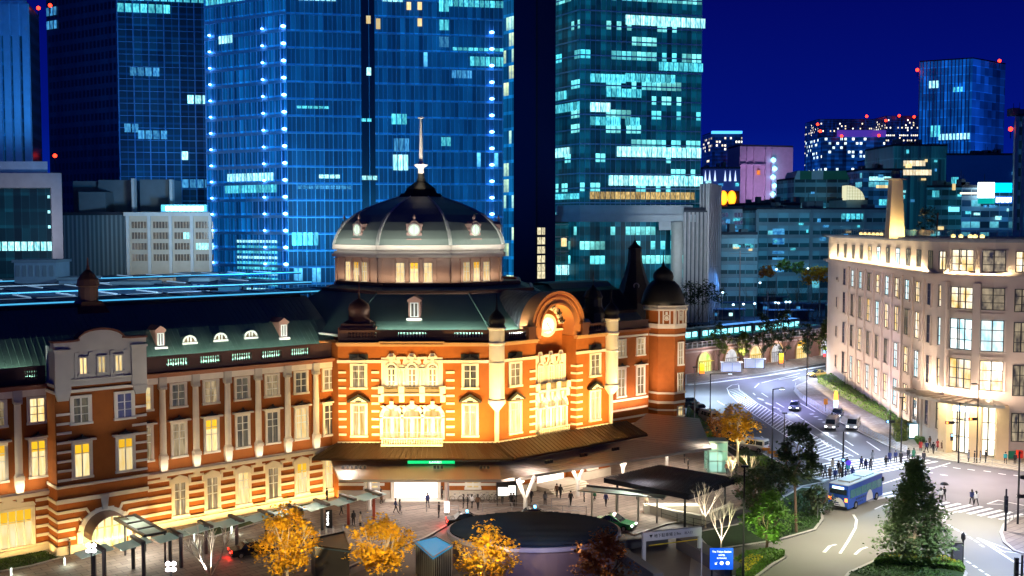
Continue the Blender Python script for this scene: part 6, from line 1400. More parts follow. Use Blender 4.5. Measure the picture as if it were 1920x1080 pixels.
def limb(m, p, d, L, r, depth, rng_, tips, spread=.55, up=.25):
    q = p+d*L; m.tube(p, q, r, r*.66, 6 if depth > 1 else 4); 
    if depth == 0: tips.append(q); return
    k = rng_.choice((2, 3, 3))
    for i in range(k):
        nd = (d+Vector((rng_.uniform(-1, 1), rng_.uniform(-1, 1), rng_.uniform(-.5, 1)*.7))*spread+Vector((0, 0, up))).normalized()
        limb(m, p+d*L*rng_.uniform(.75, 1) if i else q, nd, L*rng_.uniform(.62, .85), r*.62, depth-1, rng_, tips, spread, up)
    if depth > 1: tips.append(q)
def tree(x, y, H, R_, z0, leafmat, label, n=1500, ls=.3, shape='round', seed=1, barkm=None, name='tree', cat='tree', group=None, trunk_r=.16, clumps=46, th=None, fork=True):
    rg = random.Random(seed); r = root(name, (x, y, 0), label, cat, group); barkm = barkm or bark; tips = []
    m = MB(); th = th or z0*1.1
    if shape == 'cone':
        m.tube((x, y, 0), (x, y, H*.95), trunk_r, .03, 8)
        k = 40
        for i in range(k):
            z = z0+(H-z0)*i/k; a = i*2.4; rr = R_*(1-(z-z0)/(H-z0+.3))**.8; m.tube((x, y, z), (x+cos(a)*rr*.85, y+sin(a)*rr*.85, z+rr*.1), .04, .015, 4)
    elif shape == 'low': pass
    else:
        p = Vector((x, y, 0)); d = Vector((rg.uniform(-.05, .05), rg.uniform(-.05, .05), 1)).normalized()
        m.tube(p, p+d*th, trunk_r, trunk_r*.75, 8); lv = 3
        for i in range(4 if fork else 2):
            a = i*pi/2+rg.uniform(-.4, .4); limb(m, p+d*th*rg.uniform(.8, 1), Vector((cos(a)*.55, sin(a)*.55, 1)).normalized(), (H-th)*(.36 if leafmat else .33), trunk_r*(.5 if leafmat else .62), lv-(1 if leafmat else 0), rg, tips)
    if m.v: m.build('trunk', barkm, r)
    if leafmat is None: return r
    m = MB(); cz = (H+z0)/2; hz = (H-z0)/2; cl = []
    while len(cl) < clumps:
        if shape == 'cone':
            z = rg.uniform(z0, H) if rg.random() < .4 else z0+(H-z0)*rg.random()**1.5; rr = R_*(max(0, 1-(z-z0)/(H-z0)))**.75; a = rg.uniform(0, 2*pi); d = rr*rg.uniform(.35, 1.02); cl.append((Vector((x+cos(a)*d, y+sin(a)*d, z)), .16*R_+.12*rr))
        else:
            v = Vector((rg.uniform(-1, 1), rg.uniform(-1, 1), rg.uniform(-1, 1)))
            if v.length > 1 or v.length < .35: continue
            w_ = (1-.25*max(0, v.z))*rg.uniform(.7, 1.22)
            cl.append((Vector((x+v.x*R_*w_, y+v.y*R_*w_, cz+v.z*hz)), R_*rg.uniform(.16, .34)))
    per = n//len(cl)
    for c, cr_ in cl:
        for _ in range(per):
            v = Vector((rg.gauss(0, .5), rg.gauss(0, .5), rg.gauss(0, .4)))
            leaf(m, c+v*cr_, ls*rg.uniform(.6, 1.3), rg)
    m.build('crown', leafmat, r); return r
def at(px, py): return G(px, py)
g1 = 'golden trees in the forecourt'
tree(*at(540, 1112), 7.9, 2.7, 2.0, L_gold, 'large golden tree in front of the wing, leftmost of the forecourt trees', 3900, .26, seed=3, group=g1, clumps=80, barkm=barkp)
tree(*at(715, 1112), 7.2, 2.7, 1.6, L_gold, 'golden tree between the dark box roof and the round dark roof', 3500, .26, seed=5, group=g1, clumps=75, barkm=barkp)
tree(*at(912, 1128), 6.6, 2.4, 1.2, L_gold, 'golden tree standing before the round dark roof', 3000, .25, seed=8, group=g1, clumps=65, barkm=barkp)
tree(*at(1135, 1120), 5.8, 2.6, .8, L_orange, 'dim rusty orange tree left of the underground car park gate', 2600, .25, seed=9, group=g1, clumps=50)
tree(*at(1383, 875), 9.0, 2.7, 3.2, L_gold, 'bright yellow tree beside the glass lift at the street', 2900, .3, seed=12, barkm=barkp, trunk_r=.2)
tree(*at(1345, 850), 5.5, 1.9, 1.6, L_orange, 'small rusty tree left of the bright yellow one', 900, .28, seed=13)
tree(*at(1493, 1000), 11.8, 2.3, 5.0, L_dark, 'tall dark tree with a long lit trunk on the planted island', 3800, .3, seed=14, trunk_r=.16, th=6.5, clumps=60)
tree(*at(1437, 1035), 6.2, 2.2, 1.1, L_green, 'round bright green lit tree beside the bare trees', 4200, .27, seed=15, clumps=60)
tree(*at(1410, 968), 5.4, 2.4, .6, L_dark, 'dark bushy tree behind the bright green tree', 2600, .28, seed=16, clumps=50)
tree(*at(1445, 945), 5.0, 2.2, .5, L_dark, 'dark shrubby tree beneath the street lamp', 2000, .3, seed=17)
tree(*at(1530, 965), 3.2, 2.0, .1, L_dark, 'low dark shrub left of the blue bus', 1300, .28, seed=18, clumps=30, name='shrub', cat='shrub')
tree(*at(1714, 1056), 9.9, 3.5, 1.7, L_ever, 'big conical evergreen on the traffic island', 11500, .29, 'cone', seed=19, trunk_r=.22, clumps=190, barkm=barkp)
for i, (px, py, top) in enumerate(((1348, 695, 604), (1394, 692, 620), (1432, 692, 588), (1470, 690, 572), (1514, 690, 605), (1549, 688, 596))):
    x, y = at(px, py); H_ = zt(top, y); tree(x, y, H_, [2.5, 1.7, 2.4, 2.9, 1.8, 2.0][i], 3.2, [L_olive, L_olive, L_dark, L_dark, L_dark, L_olive][i], ['olive street tree beside the first yellow awning', 'slim olive street tree, second along the viaduct', 'dark street tree before the white shelter', 'tallest dark street tree along the viaduct', 'slim dark street tree at the yellow arched shop', 'street tree half hidden by the corner building'][i], 2600, .36, seed=30+i, group='street trees along the viaduct', trunk_r=.22)
for i, (px, top, D, w_, mt) in enumerate(((1302, 498, 315, 6, L_orange), (1322, 505, 318, 4, L_orange), (1352, 487, 330, 6.5, L_orange), (1375, 492, 325, 5, L_dark), (1438, 497, 300, 2.8, L_orange), (1470, 485, 300, 2.6, L_olive), (1497, 490, 300, 2.6, L_olive), (1518, 500, 290, 3.6, L_gold), (1540, 496, 290, 3.5, L_gold), (1330, 525, 280, 5, L_dark), (1295, 525, 280, 5, L_dark))):
    x = dirof(px)*D; tree(x, D, zt(top, D), w_*.8, zt(top, D)-w_*1.3, mt, ['rusty tree at the foot of the pale round column', 'small rusty tree beside the finned building', 'broad brown tree crown before the banded blocks', 'dark tree right of the broad brown one', 'slim orange tree in front of the pale banded block', 'tall slim olive tree before the banded block', 'second slim olive tree before the banded block', 'lit golden tree left of the corner building', 'golden tree touching the corner building', 'dark mass of tree below the brown crowns', 'dark tree at the roof edge of the station'][i], 900, .5, seed=50+i, group='autumn trees beyond the rail yard', th=4)
x, z = DZ(1738, 410, 165); tree(x, 165, 35.8, 1.6, 31.5, L_dark, 'small round tree on the roof terrace of the corner building', 700, .25, seed=70, name='roof_tree')
for i, (px, py, top, s_) in enumerate(((395, 1092, 972, 80), (1352, 1040, 928, 81), (1323, 990, 902, 82), (1408, 905, 850, 83), (1372, 905, 850, 85))):
    x, y = at(px, py); H_ = zt(top, y); tree(x, y, H_, 2, 1.5, None, ['bare white multi stemmed tree in front of the hotel entrance path', 'bare pale tree behind the blue hotel sign', 'bare pale tree beside the dark pavilion roof', 'bare twiggy tree near the lift', 'bare tree under the yellow crown'][i], seed=s_, barkm=barkp, th=[.5, 1.6, 1.2, 1.5, 1.5][i], trunk_r=.1, group='bare trees', name='bare_tree')
def hedge(pxs_, h, mat, label, n, name='hedge', cat='hedge', box=True, s=.22, seed=0):
    pts = [Vector(G(*p)) for p in pxs_]; c = sum(pts, Vector((0, 0)))/len(pts); r = root(name, (*c, 0), label, cat)
    ar = sum(a[0]*b[1]-b[0]*a[1] for a, b in zip(pts, pts[1:]+pts[:1])); pts = pts if ar > 0 else pts[::-1]; rg = random.Random(seed)
    m = MB(); m.prism([tuple(p) for p in pts], .1, h*.9, 0, [tuple(c+(p-c)*.97) for p in pts]); m.build('core', L_dark, r)
    m = MB(); k = len(pts)
    tri = [(pts[0], pts[i], pts[i+1]) for i in range(1, k-1)]; ars = [abs((b-a).cross(c_-a)) for a, b, c_ in tri]
    for _ in range(n):
        a, b, c_ = rg.choices(tri, ars)[0]; u, v = rg.random(), rg.random()
        if u+v > 1: u, v = 1-u, 1-v
        q = a+(b-a)*u+(c_-a)*v; leaf(m, Vector((*q, h*rg.uniform(.85, 1.08))), s*rg.uniform(.6, 1.3), rg)
        i = rg.randrange(k); e_ = pts[i]+(pts[(i+1) % k]-pts[i])*rg.random(); leaf(m, Vector((*e_, h*rg.uniform(.1, 1))), s*rg.uniform(.6, 1.3), rg, flat=1)
    m.build('foliage', mat, r); return r
hedge([(1533, 718), (1562, 712), (1640, 755), (1722, 800), (1700, 812), (1610, 764)], 1.5, L_hedge, 'long clipped hedge along the corner building pavement', 3000, s=.3)
hedge([(1672, 818), (1690, 812), (1712, 818), (1700, 828), (1680, 830)], 2.2, L_olive, 'tall rounded bush at the end of the long hedge', 700)
hedge([(1715, 826), (1745, 816), (1752, 822), (1722, 836)], .7, L_hedge, 'small bright lawn mound beside the white lit kiosk', 500)
hedge([(1640, 1062), (1655, 1050), (1700, 1046), (1760, 1051), (1800, 1063), (1808, 1076), (1740, 1064), (1680, 1058)], .7, L_hedge, 'ground planting with yellow flowers under the conical evergreen', 2400, 'flower_bed', 'flower bed')
hedge([(1655, 1057), (1700, 1050), (1770, 1056), (1800, 1070), (1730, 1060)], .78, L_yel, 'yellow flowers dotted over the planting of the traffic island', 500, 'flower_patch', 'flowers', s=.16)
hedge([(1378, 1062), (1400, 1048), (1440, 1042), (1470, 1046), (1440, 1062), (1410, 1085), (1385, 1100)], .8, L_hedge, 'lit green and yellow planting beside the blue hotel sign', 1700, 'flower_bed', 'flower bed')
hedge([(1385, 1070), (1410, 1055), (1430, 1060), (1400, 1090)], .9, L_yel, 'yellow flowers beside the blue hotel sign', 350, 'flower_patch', 'flowers', s=.16)
hedge([(1400, 850), (1440, 880), (1478, 900), (1440, 912), (1400, 880), (1380, 862)], 1.0, L_dark, 'dark verge shrubs between plaza and street', 1500)
hedge([(1290, 772), (1330, 812), (1340, 826), (1322, 826), (1288, 790)], 1.1, L_hedge, 'green verge strip behind the canopy corner', 900)
hedge([(1408, 872), (1436, 870), (1460, 885), (1440, 893)], 1.2, L_hedge, 'bright green covered mound by the orange barriers', 500)
# grass blades over the lawns as ground cover
def grass(pxs_, n, label, name='grass'):
    pts = [Vector(G(*p)) for p in pxs_]; tri = [(pts[0], pts[i], pts[i+1]) for i in range(1, len(pts)-1)]; ars = [abs((b-a).cross(c_-a)) for a, b, c_ in tri]; rg = random.Random(5); m = MB()
    for _ in range(n):
        a, b, c_ = rg.choices(tri, ars)[0]; u, v = rg.random(), rg.random()
        if u+v > 1: u, v = 1-u, 1-v
        q = a+(b-a)*u+(c_-a)*v; leaf(m, Vector((*q, .2)), .16, rg, flat=1)
    tag(m.build(name, leafm('leaf_grass', (.05, .13, .02))), kind='stuff')
grass([(-100, 1075), (0, 1052), (70, 1031), (116, 1048), (0, 1074), (-60, 1100)], 2500, ''); grass([(1470, 1008), (1535, 985), (1545, 950), (1538, 925), (1500, 925), (1470, 960)], 1800, ''); grass([(1590, 1078), (1640, 1058), (1700, 1062), (1790, 1078), (1780, 1100)], 1500, '')
for px, py, c, e_ in ((545, 1085, (1, .7, .3), 520), (720, 1085, (1, .72, .3), 460), (900, 1095, (1, .7, .3), 430), (1130, 1100, (1, .6, .3), 130), (1390, 868, (1, .85, .4), 900), (1425, 1045, (.85, 1, .55), 650), (400, 1075, (1, .95, .85), 500), (1345, 1035, (1, .9, .75), 300), (1325, 985, (1, .9, .75), 300), (1700, 1050, (1, .95, .6), 90), (1500, 1010, (1, .8, .6), 60)):
    x, y = G(px, py); light('SPOT', (x, y-2.6, 1.3), (x, y+.8, 5), e_*.9, c, .15, spot=110, name='tree_uplight')
for px, py, e_ in ((540, 1000, 260), (720, 1020, 220), (910, 1050, 180)):
    x, y = G(px, 1180); light('SPOT', (x, y, 7.5), (x, y+12, 4), e_*5, (1, .75, .35), .3, spot=70, name='tree_light')
x, y = G(1375, 905); light('SPOT', (x, y-3, 2), (*G(1383, 875), 6.5), 900, (1, .9, .5), .2, spot=70, name='tree_light')
x, y = G(1640, 1200); light('SPOT', (x, y, 12), (*G(1714, 1056), 7.5), 520, (1, 1, .75), .3, spot=45, name='street_light')
x, y = G(1800, 930); light('SPOT', (x, y, 10), (*G(1714, 1056), 8.5), 120, (.95, 1, .8), .3, spot=50, name='street_light')
x, y = G(1400, 1150); light('SPOT', (x, y, 6), (*G(1437, 1035), 3.2), 900, (.9, 1, .5), .3, spot=60, name='tree_light')
# ================================================================== people
skin_m = M('skin', (.55, .35, .25), .6, var=.03); hair_m = M('hair_dark', (.02, .015, .012), .5)
jk = M('jacket', (.03, .03, .04), .8, var=.08); tr_ = M('trousers', (.02, .02, .03), .8, var=.08); sh = M('shoes', (.015, .012, .01), .5)
def person_mesh(pose):
    """joints grown into one skin; y is forward"""
    J = {'pel': (0, 0, .93), 'sp': (0, 0, 1.12), 'ch': (0, .01, 1.33), 'nk': (0, .0, 1.47), 'hd': (0, .02, 1.58), 'tp': (0, .01, 1.69)}
    E_ = [('pel', 'sp'), ('sp', 'ch'), ('ch', 'nk'), ('nk', 'hd'), ('hd', 'tp')]; Rr = {'pel': .15, 'sp': .14, 'ch': .155, 'nk': .055, 'hd': .095, 'tp': .08}
    st_ = {'stand': (0.02, -.02, .03, -.02), 'walk': (.24, -.26, -.2, .22), 'walk_short': (.14, -.16, -.12, .12), 'phone': (.02, -.03, .0, .0)}[pose]
    for s, n, lo, ao in ((-1, 'l', st_[0], st_[2]), (1, 'r', st_[1], st_[3])):
        J['hp'+n] = (s*.095, 0, .87); J['kn'+n] = (s*.1, lo*.55+.03, .48); J['an'+n] = (s*.1, lo-(.05 if lo < -.1 else 0), .09 if lo >= -.1 else .13); J['ft'+n] = (s*.11, lo+.14, .04)
        J['sh'+n] = (s*.18, 0, 1.38); J['el'+n] = (s*.23, ao*.4-.02, 1.1); J['ha'+n] = (s*.24, ao+.05, .86)
        if pose == 'phone' and s > 0: J['el'+n] = (.2, .1, 1.12); J['ha'+n] = (.1, .3, 1.28)
        J['fi'+n] = tuple(Vector(J['ha'+n])+(Vector(J['ha'+n])-Vector(J['el'+n])).normalized()*.11)
        E_ += [('pel', 'hp'+n), ('hp'+n, 'kn'+n), ('kn'+n, 'an'+n), ('an'+n, 'ft'+n), ('ch', 'sh'+n), ('sh'+n, 'el'+n), ('el'+n, 'ha'+n), ('ha'+n, 'fi'+n)]
        Rr.update({'hp'+n: .1, 'kn'+n: .065, 'an'+n: .045, 'ft'+n: .038, 'sh'+n: .075, 'el'+n: .05, 'ha'+n: .035, 'fi'+n: .025})
    names = list(J); me = bpy.data.meshes.new('person'); me.from_pydata([J[k] for k in names], [(names.index(a), names.index(b)) for a, b in E_], []); o = bpy.data.objects.new('tmp', me); C.objects.link(o)
    sk = o.modifiers.new('s', 'SKIN'); sk.use_smooth_shade = True
    for i, k in enumerate(names): r = Rr[k]; me.skin_vertices[0].data[i].radius = (r*(1.25 if k in ('ch', 'pel', 'sp') else 1), r*(.8 if k in ('ch', 'sp', 'pel') else 1)); me.skin_vertices[0].data[i].use_root = (k == 'pel')
    su = o.modifiers.new('u', 'SUBSURF'); su.levels = 1
    bpy.context.view_layer.update(); ev = o.evaluated_get(bpy.context.evaluated_depsgraph_get()); r = bpy.data.meshes.new_from_object(ev); bpy.data.objects.remove(o)
    r.materials.clear()
    for m_ in (skin_m, jk, tr_, sh): r.materials.append(m_)
    hands = [Vector(J['fil']), Vector(J['fir'])]
    for p in r.polygons:
        c = p.center; mi = 0 if c.z > 1.47 else (2 if c.z < .9 and abs(c.x) < .2 and c.z > .1 else 1)
        if c.z < .1: mi = 3
        if min((c-h).length for h in hands) < .11: mi = 0
        elif abs(c.x) > .17 and c.z > .8: mi = 1
        p.material_index = mi; p.use_smooth = True
    return r
protos = {}
def make_person(pose, long_hair, coat):
    key = (pose, long_hair, coat)
    if key in protos: return protos[key]
    me = person_mesh(pose); o = bpy.data.objects.new('person', me); C.objects.link(o); WL[o.name] = Vector((0, 0, 0))
    m = MB(); m.lathe([(.06, -.02), (.105, 0.02), (.118, .08), (.1, .15), (.05, .185), (0, .19)], (0, -.012, 1.55), 10)
    if long_hair: m.lathe([(.07, -.2), (.1, -.1), (.1, .03)], (0, -.04, 1.55), 8)
    h = m.build('hair', hair_m, o, smooth=True)
    if coat:
        m = MB(); m.lathe([(.24, .52), (.2, .8), (.17, 1.05), (.19, 1.3), (.13, 1.44), (.07, 1.48)], (0, 0, 0), 12); m.v = [(x, y*.72, z) for x, y, z in m.v]; c = m.build('coat', jk, o, smooth=True)
    protos[key] = o; return o
cols_ = {'black': (.015, .015, .02), 'navy': (.02, .03, .12), 'grey': (.15, .15, .17), 'beige': (.45, .35, .25), 'white': (.7, .7, .72), 'brown': (.14, .07, .04), 'orange': (.6, .14, .03), 'teal': (.02, .3, .35), 'green': (.03, .15, .08), 'red': (.4, .04, .04)}
first = {}
used_labels = {}
def person(px, py, col, pose='walk', az=0, hair=False, coat=False, where='', z=0.12, trou='black', xy=None):
    x, y = xy or G(px, py, z); o = make_person(pose, hair, coat); rz = R(az)+random.uniform(-.3, .3); s = random.uniform(.95, 1.05)
    lab = 'person in %s %s %s %s' % (col, 'coat' if coat else 'jacket', {'walk': 'striding', 'walk_short': 'walking', 'stand': 'standing', 'phone': 'looking at a phone'}[pose], where)
    used_labels[lab] = used_labels.get(lab, 0)+1
    key = (pose, hair, coat)
    jm = M('jacket_'+col, cols_[col], .8, var=.08); tm = M('trousers_'+trou, cols_[trou], .8, var=.08)
    r = dup(o, (x, y, z), rz, tree=tree_of(o), mats={'jacket': jm, 'trousers': tm}, scale=(s, s, s)); r['label'] = lab; r['category'] = 'person'; r['group'] = 'people on foot'; r.name = 'person'
    return r
PL = [
 # plaza
 (131, 1041, 'black', 'stand', 200, 0, 0, 'outside the hotel archway'), (663, 985, 'black', 'stand', 120, 1, 0, 'beside the red canopy post'), (676, 988, 'beige', 'stand', 160, 1, 1, 'close behind the red canopy post'), (613, 942, 'black', 'stand', 0, 0, 0, 'against the wing wall at the end of the canopies'),
 (742, 962, 'navy', 'walk', 30, 0, 0, 'before the bright entrance hall'), (750, 963, 'grey', 'walk_short', 30, 1, 0, 'a step right of the navy walker'), (775, 934, 'white', 'walk_short', 180, 1, 0, 'inside the bright doorway on its left'), (785, 934, 'white', 'walk_short', 180, 0, 0, 'inside the bright doorway on its right'), (823, 971, 'black', 'stand', 200, 0, 0, 'at the railing of the taxi lane'), (829, 938, 'black', 'stand', 10, 0, 0, 'leaning by the right door surround'),
 (869, 953, 'black', 'stand', 180, 1, 0, 'left of the pair behind the red tail lamps'), (877, 954, 'black', 'stand', 170, 0, 0, 'right of the pair behind the red tail lamps'), (885, 953, 'white', 'walk_short', 60, 1, 0, 'in the group before the bicycles'), (896, 956, 'brown', 'walk', 80, 1, 0, 'bending forward before the bicycles'), (942, 946, 'black', 'walk', 90, 0, 0, 'left of the information board'), (958, 951, 'black', 'walk', 260, 1, 0, 'under the information board'), (963, 950, 'grey', 'walk', 260, 0, 0, 'right under the information board'), (996, 943, 'black', 'walk', 250, 0, 0, 'right of the first white V column'), (1044, 933, 'brown', 'walk', 70, 0, 0, 'left of the couple at the steps'), (1051, 935, 'black', 'walk', 70, 1, 0, 'right of the couple at the steps'), (1095, 941, 'grey', 'stand', 0, 0, 0, 'left of the glass shelter'), (1115, 938, 'green', 'walk', 40, 1, 1, 'behind the glass shelter'), (1290, 883, 'black', 'stand', 0, 0, 0, 'under the far canopy corner'), (1283, 868, 'black', 'stand', 0, 1, 0, 'in the shade below the canopy corner'), (1362, 890, 'brown', 'walk_short', 30, 0, 0, 'right of the glass lift'), (1380, 889, 'black', 'stand', 60, 0, 0, 'farther right of the glass lift'), (1194, 938, 'black', 'stand', 20, 0, 0, 'under the dark pavilion roof'),
 (700, 950, 'black', 'walk', 60, 0, 0, 'between the canopies and the first column'), (715, 944, 'brown', 'walk_short', 40, 1, 1, 'near the first column'), (802, 952, 'navy', 'walk', 100, 0, 0, 'in front of the bright hall on the right'), (1022, 948, 'grey', 'walk_short', 80, 1, 0, 'beyond the dark taxi roof'), (1070, 948, 'black', 'walk', 60, 0, 0, 'near the short barrier frame'), (1136, 950, 'navy', 'walk_short', 50, 0, 0, 'between shelter posts'), (1212, 950, 'beige', 'walk', 70, 1, 1, 'beside the counter under the dark pavilion'), (640, 966, 'grey', 'walk', 40, 0, 0, 'behind the black pillar sign'),
 # crosswalk left
 (1540, 893, 'black', 'walk', 80, 0, 0, 'at the left end of the crossing'), (1547, 897, 'grey', 'walk', 100, 1, 0, 'second at the left end of the crossing'), (1561, 882, 'beige', 'stand', 90, 1, 1, 'waiting tall behind the signal pole'), (1566, 903, 'navy', 'walk', 80, 0, 0, 'in front of the crowd by the signal pole'), (1572, 888, 'black', 'walk_short', 70, 0, 0, 'in the crowd left of the signal pole'), (1576, 897, 'brown', 'walk', 90, 1, 0, 'in the crowd touching the signal pole'), (1585, 903, 'navy', 'stand', 0, 0, 0, 'right at the foot of the signal pole'), (1588, 880, 'black', 'walk', 100, 0, 0, 'behind the signal pole'), (1590, 892, 'teal', 'walk_short', 90, 0, 0, 'beside the signal pole'), (1598, 899, 'navy', 'walk', 80, 1, 0, 'right of the teal jacket'), (1556, 900, 'brown', 'walk_short', 60, 0, 1, 'left of the crowd by the pole'),
 (1615, 880, 'navy', 'walk', 90, 0, 0, 'alone mid crossing'), (1623, 884, 'navy', 'walk_short', 90, 1, 0, 'mid crossing, second of a pair'), (1632, 885, 'grey', 'walk', 80, 1, 0, 'pulling ahead mid crossing'), (1636, 866, 'grey', 'stand', 90, 1, 1, 'on the far edge of the crossing'), (1661, 877, 'black', 'stand', 90, 0, 0, 'thin figure mid crossing'), (1668, 868, 'navy', 'walk_short', 90, 1, 1, 'bright lit on the crossing'), (1679, 867, 'navy', 'walk_short', 80, 0, 0, 'next to the bright lit one'), (1689, 869, 'black', 'walk', 90, 0, 0, 'at the second lamp pole'), (1703, 863, 'black', 'walk_short', 90, 0, 0, 'right of the second lamp pole'), (1713, 863, 'green', 'stand', 90, 1, 1, 'behind the tip of the evergreen'), (1732, 869, 'black', 'walk', 80, 0, 0, 'stepping off the corner kerb'),
 # corner
 (1726, 846, 'red', 'walk_short', 60, 1, 1, 'at the back of the corner'), (1737, 849, 'navy', 'walk', 90, 0, 0, 'in the middle of the corner group'), (1743, 840, 'brown', 'walk_short', 90, 1, 0, 'behind the corner group'), (1750, 851, 'black', 'walk', 60, 0, 0, 'right in the corner group'), (1758, 845, 'red', 'walk', 30, 1, 1, 'with an arm out on the corner'), (1767, 847, 'brown', 'walk', 90, 0, 1, 'crossing the bright pavement'), (1676, 824, 'navy', 'stand', 0, 0, 0, 'left of the bush'), (1697, 825, 'beige', 'stand', 200, 1, 1, 'by the white lit kiosk'),
 (1795, 847, 'orange', 'walk_short', 90, 0, 0, 'by the traffic light pole'), (1808, 845, 'red', 'walk', 90, 1, 0, 'entering the glass hall'), (1821, 842, 'orange', 'walk', 270, 0, 0, 'in the glass hall doorway'), (1816, 866, 'grey', 'stand', 180, 0, 1, 'waiting behind the kerb railing'), (1827, 868, 'black', 'stand', 170, 0, 0, 'waiting beside the lamp pole'), (1838, 868, 'grey', 'stand', 170, 1, 0, 'second waiting right of the lamp pole'), (1848, 868, 'black', 'stand', 170, 0, 0, 'third waiting right of the lamp pole'), (1853, 848, 'navy', 'walk_short', 60, 0, 0, 'between the entrance piers'), (1863, 857, 'beige', 'walk', 60, 1, 1, 'before the right glass door'), (1885, 870, 'teal', 'walk', 80, 0, 0, 'walking right beside the green stall'), (1903, 872, 'black', 'stand', 60, 0, 0, 'beside the red post box'),
 # junction
 (1764, 942, 'white', 'walk_short', 90, 1, 0, 'left on the right hand crossing'), (1770, 938, 'black', 'walk', 90, 0, 0, 'under the dark umbrella'), (1748, 946, 'black', 'walk', 90, 0, 0, 'half behind the evergreen'), (1822, 946, 'navy', 'walk', 90, 1, 0, 'on the right hand crossing, left of a pair'), (1830, 948, 'white', 'walk', 90, 1, 0, 'on the right hand crossing, right of a pair'), (1648, 922, 'teal', 'walk_short', 90, 0, 0, 'ahead of the blue bus')]
for px, py, col, pose, az, hr, ct, wh in PL: person(px, py, col, pose, az-90, bool(hr), bool(ct), wh, z=.12 if (py < 870 and px > 1700) or px < 1400 else .01)
for i, (px, dy) in enumerate(((-1.5, 1.2), )): pass
for key, o in protos.items():
    for c in tree_of(o): bpy.data.objects.remove(c)
    bpy.data.objects.remove(o)
x, y = G(1770, 938); um = root('umbrella', (x, y, 0), 'dark umbrella held above a walker on the right hand crossing', 'umbrella'); m = MB(); m.tube((x, y, 1.0), (x, y-.05, 2.2), .015, seg=5); m.build('shaft', dkmetal, um); m = MB(); m.lathe([(.55, 1.9), (.4, 2.08), (.2, 2.18), (0, 2.22)], (x, y, 0), 8); m.build('canopy', dkmetal, um)
